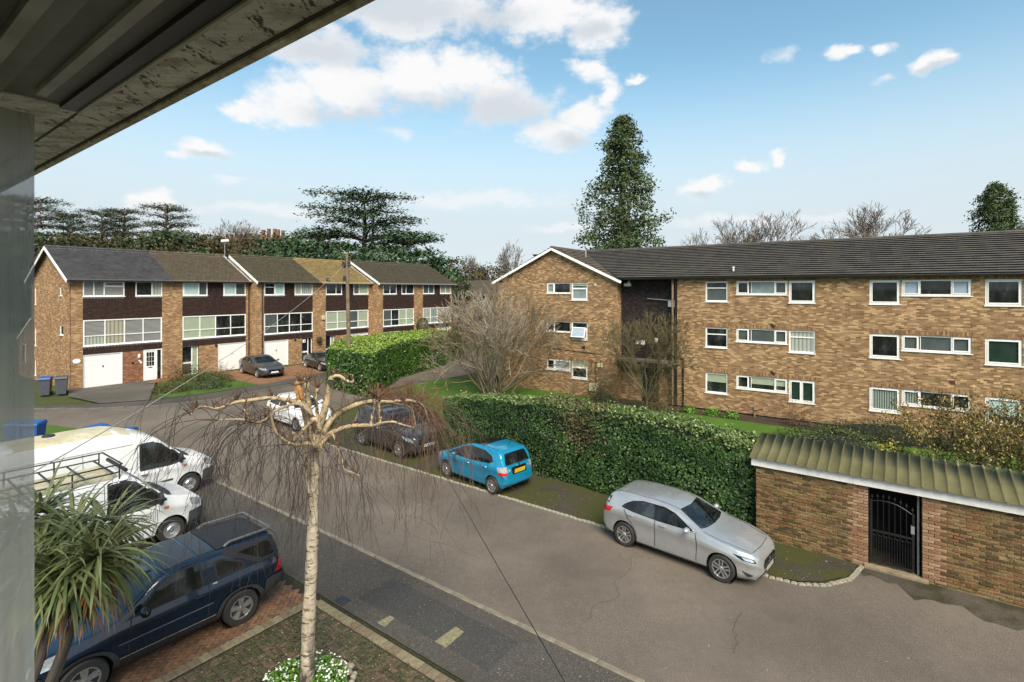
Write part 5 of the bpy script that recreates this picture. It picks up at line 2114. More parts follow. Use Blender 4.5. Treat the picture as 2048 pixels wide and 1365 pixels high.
# ---------------------------------------------------------------- blue hatchback
P_blu = paint('bright_blue_paint', (0.008, 0.27, 0.47), 0.45, 0.28)
c = Car('parked_car', 'bright blue small hatchback with yellow rear plate beside the ivy hedge', 'car', dict(
    L=3.90, W=1.70, r=0.30, axles=(0.80, 3.30), tw=0.19, wheel='six', rim=0.70, tumble=0.30, edge=.04,
    top=[(0, .58), (.05, .68), (.25, .84), (.7, .97), (.98, 1.06), (1.75, 1.40), (2.1, 1.49), (2.5, 1.525), (3.1, 1.51), (3.5, 1.455), (3.60, 1.38), (3.78, 1.02), (3.85, .85), (3.90, .62)],
    belt=[(0, .5), (.1, .6), (.6, .84), (1.2, .93), (2.2, .98), (3.3, 1.04), (3.7, 1.0), (3.9, .55)],
    low=[(0, .30), (.15, .2), (.5, .18), (3.5, .19), (3.75, .26), (3.9, .40)],
    half=[(0, .48), (.06, .62), (.2, .74), (.55, .83), (.8, .85), (3.3, .85), (3.6, .82), (3.82, .74), (3.9, .62)]), P_blu)
blue = c
c.decal('windscreen', [(1.02, .64), (.96, .35), (.94, 0), (.96, -.35), (1.02, -.64), (1.76, -.53), (1.72, 0), (1.76, .53)], 'top', M_cglass, r=.03, step=.07)
c.decal('sunroof', [(1.84, .54), (2.68, .56), (2.68, -.56), (1.84, -.54)], 'top', M_trimg, r=.05, step=.08)
c.decal('rear_window', [(-.60, 1.02), (-.50, 1.37), (.50, 1.37), (.60, 1.02)], 'rear', M_cglass, r=.06, step=.06)
c.both('quarter_window', [(.98, .975), (1.22, 1.10), (1.30, 1.13), (1.34, .975)], M_cglass)
c.both('side_window', [(1.40, .98), (1.40, 1.16), (1.72, 1.32), (2.05, 1.395), (2.22, 1.40), (2.22, .985)], M_cglass, r=.02)
c.both('side_window', [(2.30, .99), (2.30, 1.40), (2.85, 1.385), (2.85, 1.02)], M_cglass, r=.02)
c.both('quarter_window', [(2.89, 1.025), (2.89, 1.38), (3.20, 1.27), (3.30, 1.14), (3.12, 1.05)], M_cglass, r=.03)
c.both('window_surround', [(.9, .95), (1.2, 1.11), (1.72, 1.345), (2.06, 1.418), (2.87, 1.402), (3.24, 1.285), (3.36, 1.12), (3.14, 1.03), (2.2, .962)], M_trimg, off=.003)
for s in (-1, 1):
    c.decal('headlight', [(.12, .66), (.2, .79), (.62, .90), (.5, .78), (.3, .66)], 'side', M_lampc, side=s, off=.008, r=.03, step=.05)
    t = c.decal('tail_light', [(s * .56, .99), (s * .80, .99), (s * .80, .80), (s * .56, .80)], 'rear', M_lampc, off=.008, r=.03, step=.05)
    c.decal('tail_light', [(3.56, .98), (3.80, .98), (3.86, .80), (3.60, .83)], 'side', M_lampc, side=s, off=.009, r=.04, step=.05)
    c.decal('stop_lamp', [(3.63, .828), (3.87, .80), (3.87, .71), (3.72, .72)], 'side', M_lampr, side=s, off=.010, r=.02, step=.05)
    c.decal('stop_lamp', [(s * .58, .80), (s * .80, .80), (s * .80, .71), (s * .60, .72)], 'rear', M_lampr, off=.010, r=.02, step=.05)
    c.decal('roof_joint', [(1.8, s * .545), (2.5, s * .60), (3.4, s * .56), (3.4, s * .545), (2.5, s * .585), (1.8, s * .53)], 'top', M_trimg, off=.003, r=0, step=.12)
c.decal('plate_recess', [(-.36, .70), (.36, .70), (.36, .93), (-.36, .93)], 'rear', M_trimg, off=.006, r=.04, step=.08)
c.plate(-1.945, .80, M_platey, -.16, .52, .13)
MB().box(-1.905, -.06, .93, -1.86, .06, 1.0).build('badge', M_chrome, c.root)
MB().tube([(-1.86, .02, 1.04), (-1.86, -.42, 1.07)], .012, 5).build('rear_wiper', M_trim, c.root)
MB().tube([(-1.25, -.1, 1.49), (-1.42, -.1, 1.66)], .008, 5).build('aerial', M_trim, c.root)
c.decal('bumper_lip', [(-.7, .40), (.7, .40), (.72, .43), (-.72, .43)], 'rear', P_blu, off=.02, r=.0, step=.1)
for q in ([(1.36, .97), (1.30, .7), (1.33, .3)], [(2.26, .98), (2.26, .3)], [(3.14, 1.03), (3.06, .8), (2.92, .55), (2.88, .3)]):
    c.seam(q, w=.01)
c.seam([(1.2, .42), (2.85, .44)], P_blu, .03, 'side_rib')
c.handle(2.06, .85, P_blu)
c.handle(2.98, .90, P_blu)
c.mirror(1.42, 1.0, P_blu)
c.place(RD(11.01, 13.71), RD(13.50, 14.02), True)
c.root.scale = (.965, .97, .98)

# ---------------------------------------------------------------- dark grey SUV behind the birch
P_drk = paint('dark_grey_paint', (0.030, 0.030, 0.034), 0.4, 0.3)
SUV = dict(L=4.45, W=1.83, r=0.35, axles=(0.88, 3.53), tw=0.22, wheel='five', rim=.66, tumble=.30,
           top=[(0, .70), (.05, .84), (.2, .94), (.8, 1.04), (1.25, 1.10), (1.95, 1.52), (2.3, 1.63), (2.8, 1.66), (3.6, 1.62), (4.05, 1.52), (4.3, 1.12), (4.4, .95), (4.45, .7)],
           belt=[(0, .6), (.1, .74), (.7, .95), (1.4, 1.03), (2.6, 1.07), (3.8, 1.15), (4.2, 1.08), (4.45, .65)],
           low=[(0, .34), (.2, .24), (.5, .22), (3.9, .22), (4.2, .3), (4.45, .45)],
           half=[(0, .55), (.06, .70), (.2, .80), (.55, .89), (.9, .915), (3.6, .915), (4.0, .89), (4.3, .82), (4.45, .70)])


def generic(c, ws, sides, light_f, light_r, hw=.72):
    for q in sides:
        c.both('side_window', q, M_cglass, r=.03)
    for s in (-1, 1):
        h = c.decal('headlight', light_f, 'side', M_lampc, side=s, off=.008, r=.03, step=.05)
        c.decal('tail_light', light_r, 'side', M_lampr, side=s, off=.008, r=.03, step=.05)


c = Car('parked_car', 'dark grey sport utility car half hidden behind the drooping birch twigs', 'car', SUV, P_drk)
c.decal('windscreen', [(1.30, .70), (1.24, .4), (1.22, 0), (1.24, -.4), (1.30, -.70), (1.96, -.56), (1.92, 0), (1.96, .56)], 'top', M_cglass, step=.07)
c.decal('rear_window', [(-.6, 1.15), (-.5, 1.48), (.5, 1.48), (.6, 1.15)], 'rear', M_cglass, step=.08)
c.decal('sunroof', [(2.1, .5), (2.9, .52), (2.9, -.52), (2.1, -.5)], 'top', M_cglass, step=.1)
generic(c, None, [[(1.55, 1.09), (2.02, 1.42), (2.45, 1.52), (2.6, 1.52), (2.6, 1.11)], [(2.66, 1.11), (2.66, 1.52), (3.3, 1.5), (3.6, 1.42), (3.62, 1.17)]],
        [(.12, .72), (.2, .84), (.7, .94), (.5, .80)], [(4.05, 1.1), (4.38, 1.02), (4.38, .88), (4.1, .92)])
c.decal('grille', [(-.5, .60), (.5, .60), (.45, .80), (-.45, .80)], 'front', M_trimg, off=.008, r=.05, step=.08)
c.decal('lower_grille', [(-.65, .34), (.65, .34), (.55, .48), (-.55, .48)], 'front', M_trim, off=.008, r=.04, step=.08)
c.plate(2.24, .54, M_platew)
for q in ([(1.5, 1.05), (1.46, .4)], [(2.63, 1.1), (2.63, .4)], [(3.5, 1.1), (3.3, .5)]):
    c.seam(q)
for s in (-1, 1):
    MB().tube([(.2, s * .62, 1.60), (.05, s * .62, 1.68), (-1.4, s * .60, 1.68), (-1.6, s * .60, 1.60)], .02, 6).build('roof_rail', M_chrome, c.root)
c.mirror(1.62, 1.12, P_drk)
c.handle(2.4, .99, P_drk)
c.place(RD(19.15, 14.62), RD(16.5, 14.42), False)

# ---------------------------------------------------------------- white car further along
P_wht = paint('white_paint', (0.72, 0.72, 0.71), 0.0, 0.3, 0.15)
HATCH = dict(L=4.05, W=1.74, r=0.31, axles=(0.84, 3.40), tw=0.2, wheel='six', rim=.68, tumble=.34,
             top=[(0, .60), (.05, .72), (.22, .84), (.7, .93), (1.2, 1.0), (1.9, 1.36), (2.25, 1.45), (2.7, 1.47), (3.3, 1.43), (3.65, 1.34), (3.88, 1.0), (4.0, .85), (4.05, .65)],
             belt=[(0, .5), (.1, .64), (.6, .84), (1.3, .94), (2.5, .98), (3.4, 1.03), (3.8, .98), (4.05, .6)],
             low=[(0, .30), (.2, .2), (.5, .18), (3.6, .19), (3.85, .27), (4.05, .4)],
             half=[(0, .5), (.06, .64), (.2, .76), (.55, .85), (.9, .87), (3.4, .87), (3.7, .85), (3.95, .75), (4.05, .64)])
c = Car('parked_car', 'white hatchback parked on the right kerb beyond the dark car, behind the birch', 'car', HATCH, P_wht)
c.decal('windscreen', [(1.24, .66), (1.18, .4), (1.16, 0), (1.18, -.4), (1.24, -.66), (1.9, -.54), (1.86, 0), (1.9, .54)], 'top', M_cglass, step=.07)
c.decal('rear_window', [(-.55, 1.02), (-.48, 1.32), (.48, 1.32), (.55, 1.02)], 'rear', M_cglass, step=.08)
generic(c, None, [[(1.5, 1.0), (1.96, 1.26), (2.3, 1.35), (2.45, 1.35), (2.45, 1.0)], [(2.5, 1.0), (2.5, 1.35), (3.0, 1.33), (3.35, 1.22), (3.4, 1.06)]],
        [(.12, .62), (.18, .74), (.6, .83), (.45, .70)], [(3.7, .98), (3.95, .92), (3.95, .78), (3.72, .8)])
c.decal('lower_grille', [(-.6, .26), (.6, .26), (.55, .46), (-.55, .46)], 'front', M_trim, off=.008, r=.04, step=.08)
c.plate(2.03, .5, M_platew)
for q in ([(1.46, .98), (1.42, .3)], [(2.47, .98), (2.47, .3)], [(3.3, 1.0), (3.1, .4)]):
    c.seam(q)
c.mirror(1.58, 1.02, P_wht)
c.place(RD(25.9, 14.05), RD(23.35, 13.95), False)

# ---------------------------------------------------------------- grey saloon on the terrace drive
P_gry = paint('mid_grey_paint', (0.085, 0.088, 0.095), 0.6, 0.3)
SAL = dict(L=4.53, W=1.80, r=0.325, axles=(0.86, 3.53), tw=0.21, wheel='six', rim=.70, tumble=.40,
           top=[(0, .56), (.05, .68), (.22, .78), (.8, .89), (1.4, .97), (2.1, 1.32), (2.45, 1.41), (2.9, 1.42), (3.4, 1.35), (3.95, 1.14), (4.3, 1.06), (4.46, 1.0), (4.53, .7)],
           belt=[(0, .5), (.1, .62), (.7, .81), (1.4, .91), (2.6, .96), (3.6, 1.0), (4.3, .98), (4.53, .6)],
           low=[(0, .28), (.2, .2), (.5, .18), (4.0, .19), (4.35, .28), (4.53, .42)],
           half=[(0, .5), (.06, .66), (.2, .78), (.55, .875), (.9, .9), (3.6, .9), (4.1, .86), (4.4, .77), (4.53, .64)])
def saloon(name, label, mat, sp=SAL):
    c = Car(name, label, 'car', sp, mat)
    c.decal('windscreen', [(1.44, .68), (1.38, .4), (1.36, 0), (1.38, -.4), (1.44, -.68), (2.12, -.53), (2.08, 0), (2.12, .53)], 'top', M_cglass, step=.07)
    c.decal('rear_window', [(3.5, .5), (3.92, .6), (3.92, -.6), (3.5, -.5)], 'top', M_cglass, step=.08)
    return c


c = saloon('parked_car', 'grey saloon car facing out of the terrace driveway beside the front lawn', P_gry)
generic(c, None, [[(1.7, .98), (2.16, 1.22), (2.5, 1.31), (2.68, 1.31), (2.68, .99)], [(2.74, .99), (2.74, 1.31), (3.1, 1.28), (3.55, 1.12), (3.6, 1.04)]],
        [(.12, .6), (.18, .7), (.62, .76), (.4, .64)], [(4.05, .96), (4.45, .92), (4.45, .8), (4.1, .84)])
c.decal('grille', [(-.42, .44), (.42, .44), (.38, .60), (-.38, .60)], 'front', M_trimg, off=.01, r=.05, step=.06)
c.decal('lower_grille', [(-.72, .24), (.72, .24), (.62, .38), (-.62, .38)], 'front', M_trim, off=.008, r=.04, step=.06)
c.plate(2.275, .42, M_platew)
for q in ([(1.6, .96), (1.54, .3)], [(2.71, .98), (2.71, .3)], [(3.6, 1.0), (3.3, .4)]):
    c.seam(q)
c.mirror(1.75, 1.0, P_gry)
c.handle(2.5, .89, P_gry)
c.handle(3.45, .91, P_gry)
c.place(BD(-38.15, 20.55), BD(-35.5, 20.2), False)

# ---------------------------------------------------------------- black roadster, half behind the laurel hedge
P_blk = paint('black_paint', (0.012, 0.013, 0.016), 0.3, 0.25)
RDS = dict(L=4.1, W=1.78, r=0.32, axles=(0.8, 3.28), tw=0.21, wheel='five', rim=.72, tumble=.42,
           top=[(0, .52), (.06, .64), (.3, .76), (1.0, .86), (1.6, .93), (2.2, 1.24), (2.5, 1.29), (2.9, 1.25), (3.3, 1.05), (3.8, .97), (4.02, .9), (4.1, .65)],
           belt=[(0, .46), (.1, .58), (.8, .78), (1.6, .86), (2.8, .9), (3.6, .92), (4.0, .84), (4.1, .55)],
           low=[(0, .26), (.2, .18), (.5, .16), (3.6, .18), (3.9, .27), (4.1, .4)],
           half=[(0, .5), (.06, .64), (.2, .76), (.6, .86), (.9, .89), (3.3, .89), (3.8, .84), (4.0, .74), (4.1, .62)])
c = Car('parked_car', 'low black sports car half hidden by the laurel hedge', 'car', RDS, P_blk)
c.decal('windscreen', [(1.64, .66), (1.58, .3), (1.58, -.3), (1.64, -.66), (2.2, -.5), (2.16, 0), (2.2, .5)], 'top', M_cglass, step=.08)
generic(c, None, [[(1.85, .94), (2.25, 1.15), (2.5, 1.19), (2.78, 1.12), (2.8, .96)]], [(.12, .56), (.2, .66), (.7, .72), (.5, .6)], [(3.75, .9), (4.05, .84), (4.05, .7), (3.8, .74)])
c.seam([(1.75, .9), (1.7, .3)])
c.seam([(2.85, .92), (2.8, .4)])
c.mirror(1.9, .95, P_blk)
c.place(BD(-36.98, 25.04), BD(-34.55, 24.6), False)

# ---------------------------------------------------------------- dark blue three door off-roader
P_nvy = paint('navy_paint', (0.005, 0.016, 0.037), 0.35, 0.24)
M_canv = plain('black_canvas', (0.016, 0.016, 0.018), 0.68, var=0.25, scale=10)
M_clad_ = plain('grey_black_cladding', (0.026, 0.026, 0.028), 0.6, var=0.2)
M_bonn = plain('dim_blue_roof', (0.045, 0.048, 0.055), 0.35, 0.2, var=0.15)
c = Car('parked_car', 'dark blue three door off-roader with black rear top on the brick drive', 'car', dict(
    L=4.37, W=1.81, r=0.355, axles=(0.83, 3.39), tw=0.23, wheel='fat', rim=.64, tumble=.20, edge=.045, gap=.05,
    top=[(0, .72), (.05, .86), (.2, .98), (.8, 1.06), (1.28, 1.12), (1.9, 1.58), (2.1, 1.67), (2.4, 1.71), (2.8, 1.72), (3.4, 1.72), (4.0, 1.69), (4.14, 1.62), (4.28, 1.12), (4.34, .9), (4.37, .7)],
    belt=[(0, .62), (.1, .78), (.7, .98), (1.3, 1.06), (2.6, 1.10), (3.6, 1.13), (4.2, 1.08), (4.37, .66)],
    low=[(0, .40), (.2, .30), (.5, .27), (3.7, .28), (4.1, .36), (4.37, .48)],
    half=[(0, .62), (.06, .74), (.2, .82), (.5, .885), (.9, .905), (3.5, .905), (4.0, .885), (4.25, .83), (4.37, .74)]), P_nvy)
free = c
c.decal('windscreen', [(1.34, .74), (1.28, .4), (1.26, 0), (1.28, -.4), (1.34, -.74), (1.92, -.64), (1.90, 0), (1.92, .64)], 'top', M_cglass, step=.08)
c.both('side_window', [(1.62, 1.12), (1.98, 1.50), (2.2, 1.57), (2.62, 1.585), (2.66, 1.14)], M_cglass, r=.05)
c.both('window_seal', [(1.54, 1.10), (1.95, 1.53), (2.18, 1.60), (2.66, 1.615), (2.70, 1.12)], M_trim, r=.05, off=.003)
c.both('quarter_window', [(2.95, 1.20), (2.93, 1.48), (3.02, 1.50), (3.42, 1.30), (3.44, 1.20)], M_cglass, r=.06)
c.both('window_seal', [(2.91, 1.17), (2.89, 1.51), (3.03, 1.535), (3.47, 1.32), (3.49, 1.17)], M_trim, r=.06, off=.003)
c.both('canvas_side', [(3.02, 1.615), (3.15, 1.645), (4.0, 1.62), (4.12, 1.56), (4.24, 1.17), (3.78, 1.16)], M_canv, r=.03, off=.008)
c.both('canvas_window', [(3.35, 1.53), (3.95, 1.55), (4.04, 1.48), (4.12, 1.23), (3.84, 1.23)], M_cglass, r=.04, off=.012)
c.decal('canvas_top', [(2.98, .66), (4.1, .62), (4.1, -.62), (2.98, -.66)], 'top', M_canv, r=.04, off=.012, step=.12)
c.decal('roof_panel', [(2.1, .60), (2.62, .63), (2.62, -.63), (2.1, -.60)], 'top', M_bonn, r=.04, off=.006, step=.12)
c.decal('roof_panel', [(2.66, .63), (2.95, .63), (2.95, -.63), (2.66, -.63)], 'top', M_bonn, r=.03, off=.006, step=.12)
c.decal('rear_window', [(-.58, 1.14), (-.52, 1.56), (.52, 1.56), (.58, 1.14)], 'rear', M_cglass, r=.05, off=.012, step=.08)
c.both('lower_cladding', [(1.22, .30), (3.0, .30), (3.0, .44), (1.22, .44)], M_clad_, r=.02, off=.012)
for ax in (.83, 3.39):
    ring = [(ax + .50 * math.cos(a), .355 + .46 * math.sin(a)) for a in np.linspace(-.05, math.pi + .05, 16)] + [(ax + .41 * math.cos(a), .355 + .405 * math.sin(a)) for a in np.linspace(math.pi + .05, -.05, 16)]
    c.both('arch_trim', ring, M_clad_, r=0, off=.022, step=.1)
for s in (-1, 1):
    c.decal('rear_bumper', [(3.84, .38), (4.34, .48), (4.34, .74), (3.92, .74)], 'side', M_clad_, side=s, off=.02, r=.04)
    c.decal('front_bumper', [(.06, .42), (.34, .36), (.30, .72), (.06, .72)], 'side', M_clad_, side=s, off=.02, r=.04)
    c.decal('headlight', [(.12, .76), (.16, .93), (.5, 1.0), (.42, .82)], 'side', M_lampc, side=s, off=.008, r=.04, step=.05)
    c.decal('tail_light', [(4.12, .80), (4.34, .80), (4.33, 1.05), (4.22, 1.08)], 'side', M_lampr, side=s, off=.008, r=.03, step=.05)
    MB().tube([(-.95, s * .66, 1.70), (-1.05, s * .66, 1.765), (-1.9, s * .64, 1.74), (-2.05, s * .64, 1.6), (-2.10, s * .66, 1.25)], .028, 8).build('roll_bar', plain('grey_bar', (.17, .17, .17), .4, .5), c.root, True)
MB().tube([(-1.92, -.64, 1.745), (-1.92, .64, 1.745)], .026, 8).build('roll_bar', plain('grey_bar', (.17, .17, .17)), c.root, True)
c.decal('rear_bumper', [(-.78, .46), (.78, .46), (.8, .74), (-.8, .74)], 'rear', M_clad_, off=.02, r=.04, step=.12)
c.plate(-2.2, .86, M_platey)
c.both('side_strip', [(1.3, .70), (2.85, .72), (2.85, .745), (1.3, .725)], plain('strip_grey', (.10, .12, .16), .4), r=0, off=.008)
c.both('sill_strip', [(1.25, .455), (2.9, .455), (2.9, .475), (1.25, .475)], M_chrome, r=0, off=.008)
for q in ([(1.5, 1.09), (1.44, .8), (1.46, .34)], [(2.74, 1.60), (2.78, 1.1), (2.76, .6), (2.70, .34)]):
    c.seam(q)
c.both('badge', [(2.84, 1.10), (2.93, 1.10), (2.93, 1.13), (2.84, 1.13)], M_chrome, r=.01, off=.008)
c.handle(2.60, .99, M_trim)
c.mirror(1.66, 1.16, M_trimg, .18, (.1, .13, .1))
MB().tube([(.35, .0, 1.70), (.28, 0, 1.80)], .03, 8).build('aerial', M_trim, c.root)
# nose points at the house, tail at the road
c.place(RD(10.92, 5.27), RD(10.96, 2.71), True)
c.root.location.z = .03
c.root.scale = (1, .97, .955)


# ---------------------------------------------------------------- two white vans
P_van = paint('white_van_paint', (0.70, 0.71, 0.71), 0.0, 0.35, 0.12)
mk = Mat('dirty_van_roof', 0.7, 0, 0.3)
n_ = mk.noise(2.2, 6, 0.65)
n2_ = mk.noise(7, 4, 0.6, None, (1, 6, 1))
cc_ = mk.ramp(n_, [(0.3, (0.36, 0.32, 0.20)), (0.6, (0.50, 0.46, 0.33)), (0.75, (0.58, 0.55, 0.45))])
cc_ = mk.mix(mk.ramp(n2_, [(0.5, 0), (0.72, 0.5)]), cc_, (0.26, 0.20, 0.10))
mk.set('Base Color', cc_)
M_vroof = mk.m
M_vbump = plain('grey_bumper', (0.045, 0.047, 0.052), 0.65, var=0.2)


def van(label, L, ax2, roof, high):
    t = [(0, .72), (.05, .92), (.2, 1.06), (.6, 1.18), (.98, 1.30), (1.72, 2.02), (1.95, 2.16)]
    t += [(2.3, 2.30), (2.9, 2.50), (3.4, roof), (L - .25, roof), (L - .06, roof - .08), (L, roof - .3)] if high else [(2.2, roof - .02), (2.6, roof), (L - .25, roof), (L - .06, roof - .08), (L, roof - .3)]
    c = Car('parked_van', label, 'van', dict(
        L=L, W=1.97, r=.335, axles=(.90, ax2), tw=.2, wheel='steel', rim=.62, tumble=.10, edge=.06, gap=.07, tuck=.13, ns=96,
        top=t, belt=[(0, .62), (.1, .82), (.5, 1.05), (1.0, 1.18), (1.8, 1.22), (2.6, 1.22), (L - .1, 1.22), (L, 1.1)],
        low=[(0, .36), (.2, .28), (.5, .26), (L - .5, .30), (L, .40)],
        half=[(0, .62), (.06, .76), (.2, .86), (.6, .95), (1.0, .985), (L - .5, .985), (L - .08, .965), (L, .93)]), P_van)
    c.decal('windscreen', [(1.04, .78), (.98, .4), (.96, 0), (.98, -.4), (1.04, -.78), (1.74, -.72), (1.70, 0), (1.74, .72)], 'top', M_cglass, step=.08)
    c.decal('wiper_cowl', [(.86, .80), (.76, .4), (.74, 0), (.76, -.4), (.86, -.80), (1.0, -.78), (.95, 0), (1.0, .78)], 'top', M_trim, step=.08)
    c.both('side_window', [(1.12, 1.27), (1.70, 1.88), (1.86, 1.95), (2.28, 1.95), (2.30, 1.18), (1.5, 1.16)], M_cglass, r=.05)
    c.both('window_seal', [(.98, 1.20), (1.66, 1.93), (1.84, 1.99), (2.32, 1.99), (2.34, 1.14), (1.45, 1.12)], M_trim, r=.05, off=.003)
    c.decal('roof_skin', [(2.05 if not high else 2.5, .74), (L - .2, .76), (L - .2, -.76), (2.05 if not high else 2.5, -.74)], 'top', M_vroof, r=.06, step=.2)
    for s in (-1, 1):
        c.decal('headlight', [(.12, .78), (.16, .98), (.44, 1.06), (.40, .86)], 'side', M_lampc, side=s, off=.008, r=.04, step=.05)
        c.decal('bumper_corner', [(.03, .34), (.50, .34), (.46, .70), (.03, .74)], 'side', M_vbump, side=s, off=.015, r=.04)
        c.decal('indicator', [(.98, .98), (1.1, .98), (1.1, 1.05), (.98, 1.05)], 'side', M_lampo, side=s, off=.01, r=.02)
    c.decal('bumper', [(-.72, .36), (.72, .36), (.74, .74), (-.74, .74)], 'front', M_vbump, off=.015, r=.04, step=.1)
    c.decal('grille', [(-.5, .82), (.5, .82), (.45, .96), (-.45, .96)], 'front', M_trim, off=.01, r=.04, step=.08)
    c.plate(L / 2 + .01, .52, M_platew)
    for q in ([(2.38, 2.0), (2.40, .45)], [(1.28, 1.15), (1.24, .70), (1.36, .42)], [(2.5, 2.02), (L - .2, 2.02)], [(2.5, 1.28), (3.7, 1.28)], [(3.75, 2.0), (3.75, .45)]):
        c.seam(q, w=.012)
    c.both('rub_strip', [(1.4, .62), (L - 1.0, .62), (L - 1.0, .68), (1.4, .68)], M_vbump, r=0, off=.01)
    c.handle(2.22, 1.02, M_trim)
    c.mirror(1.22, 1.30, M_trim, .20, (.09, .11, .19))
    c.decal('windscreen_wiper', [(1.06, .1), (1.15, .62), (1.17, .62), (1.08, .1)], 'top', M_trim, off=.02, r=0, step=.1)
    return c


# high roof van, farther
c = van('white high roof van with stained cream roof, the farther of the two vans', 5.65, 4.45, 2.52, True)
van1 = c
p = RD(19.5, 8.05, 0)
c.place(RD(19.35, 7.62 - 3.55), RD(19.35, 7.62), False)
mb = MB().lathe([(0, 0), (.16, 0), (.15, .05), (0, .06)], 14, 'z', (-1.5, .1, 2.52))
mb.build('roof_vent', M_trim, c.root)
# rack van, nearer
c = van('white van with a black roof rack, the nearer of the two vans', 5.2, 4.1, 2.10, False)
van2 = c
c.place(RD(16.0, 5.86 - 3.2), RD(16.0, 5.86), False)
rk = empty('roof_rack', c.root.location, c.root.rotation_euler.z, 'black tubular roof rack with crossbars on the nearer white van', 'roof rack')
zr = 2.10
xs_ = (.42, -.15, -.72, -1.29, -1.86, -2.3)
for x in xs_:
    MB().tube([(x, -.80, zr + .12), (x, .80, zr + .12)], .022, 6).build('crossbar', M_trim, rk)
for s in (-1, 1):
    MB().tube([(.55, s * .80, zr + .12), (-2.4, s * .80, zr + .12)], .02, 6).build('side_rail', M_trim, rk)
    MB().tube([(.62, s * .76, zr + .30), (-2.4, s * .80, zr + .30)], .02, 6).build('side_rail', M_trim, rk)
    for x in (.55, -.4, -1.35, -2.3):
        MB().tube([(x, s * .80, zr - .06), (x, s * .80, zr + .30)], .018, 6).build('upright', M_trim, rk)
MB().tube([(.62, -.76, zr + .30), (.62, .76, zr + .30)], .02, 6).build('front_rail', M_trim, rk)
MB().tube([(.72, -.70, zr + .10), (.72, .70, zr + .10)], .05, 8).build('wind_deflector', M_trim, rk)
# ================================================================ plants
def tubes_np(segs, k=4):
    """segs: array rows p0(3) p1(3) r0 r1 -> prisms"""
    S = np.asarray(segs, dtype=np.float64)
    n = len(S)
    p0, p1, r0, r1 = S[:, 0:3], S[:, 3:6], S[:, 6], S[:, 7]
    d = p1 - p0
    d /= np.maximum(np.linalg.norm(d, axis=1, keepdims=True), 1e-9)
    ref = np.tile(np.array([0.3, 0.2, 0.93]), (n, 1))
    s = np.cross(d, ref)
    s /= np.maximum(np.linalg.norm(s, axis=1, keepdims=True), 1e-9)
    t = np.cross(d, s)
    V = np.zeros((n, 2, k, 3))
    for j in range(k):
        a = 2 * math.pi * j / k
        o = s * math.cos(a) + t * math.sin(a)
        V[:, 0, j] = p0 + o * r0[:, None]
        V[:, 1, j] = p1 + o * r1[:, None]
    base = np.arange(n)[:, None] * (2 * k)
    Fc = []
    for j in range(k):
        j2 = (j + 1) % k
        Fc.append(np.concatenate([base + j, base + j2, base + k + j2, base + k + j], axis=1))
    return V.reshape(-1, 3), np.concatenate(Fc, axis=0)


def unit(v):
    return v / np.maximum(np.linalg.norm(v, axis=1, keepdims=True), 1e-9)


def leaves_np(P, Nrm, size, aspect=0.55, jitter=0.7, cup=0.12, g=nrng, hang=0.0):
    """rhombic leaves at P lying roughly across Nrm"""
    n = len(P)
    N_ = unit(Nrm + g.normal(0, jitter, (n, 3)))
    T = unit(np.cross(N_, g.normal(0, 1, (n, 3))))
    if hang:
        T = unit(T + np.array([0, 0, -hang]))
    B = unit(np.cross(N_, T))
    sz = np.broadcast_to(np.asarray(size, dtype=float), (n,)) * g.uniform(0.65, 1.25, n)
    V = np.zeros((n, 4, 3))
    V[:, 0] = P - T * (sz * .5)[:, None]
    V[:, 1] = P + B * (sz * aspect * .5)[:, None] + N_ * (sz * cup)[:, None]
    V[:, 2] = P + T * (sz * .5)[:, None]
    V[:, 3] = P - B * (sz * aspect * .5)[:, None] + N_ * (sz * cup)[:, None]
    Fc = np.arange(n * 4).reshape(n, 4)
    return V.reshape(-1, 3), Fc


def leaf_obj(name, P, Nrm, size, mat, parent=None, rnd=None, **k):
    V, Fc = leaves_np(np.asarray(P), np.asarray(Nrm), size, **k)
    if rnd is None:
        rnd = nrng.uniform(0, 1, len(P))
    return np_mesh(name, V, Fc, mat, parent, np.repeat(rnd, 4))


def grow(rs, p, d, length, r, depth, out, spread=0.55, ratio=0.72, kids=(2, 3), up=0.15, wob=0.18, nseg=3, rmin=0.006, droop=0.0):
    d = np.array(d, dtype=float)
    d /= np.linalg.norm(d)
    p = np.array(p, dtype=float)
    sl = length / nseg
    rad = r
    for i in range(nseg):
        d = d + rs.normal(0, wob, 3) + np.array([0, 0, up * 0.3 - droop])
        d /= np.linalg.norm(d)
        q = p + d * sl
        r2 = max(rmin, rad * (0.90 if depth else 0.7))
        out.append((*p, *q, rad, r2))
        if depth > 0 and i >= nseg - 2 and i < nseg - 1 and rs.random() < 0.7:
            a = d + rs.normal(0, spread * 1.1, 3)
            grow(rs, q, a, length * ratio * 0.85, r2 * 0.6, depth - 1, out, spread, ratio, kids, up, wob, nseg, rmin, droop)
        p, rad = q, r2
    if depth > 0:
        for _ in range(rs.integers(kids[0], kids[1] + 1)):
            a = d + rs.normal(0, spread, 3) + np.array([0, 0, up])
            grow(rs, p, a, length * ratio * rs.uniform(0.75, 1.15), rad * rs.uniform(0.55, 0.78), depth - 1, out, spread, ratio, kids, up, wob, nseg, rmin, droop)


def twig_obj(name, segs, mat, parent=None, k=4):
    V, Fc = tubes_np(segs, k)
    return np_mesh(name, V, Fc, mat, parent)


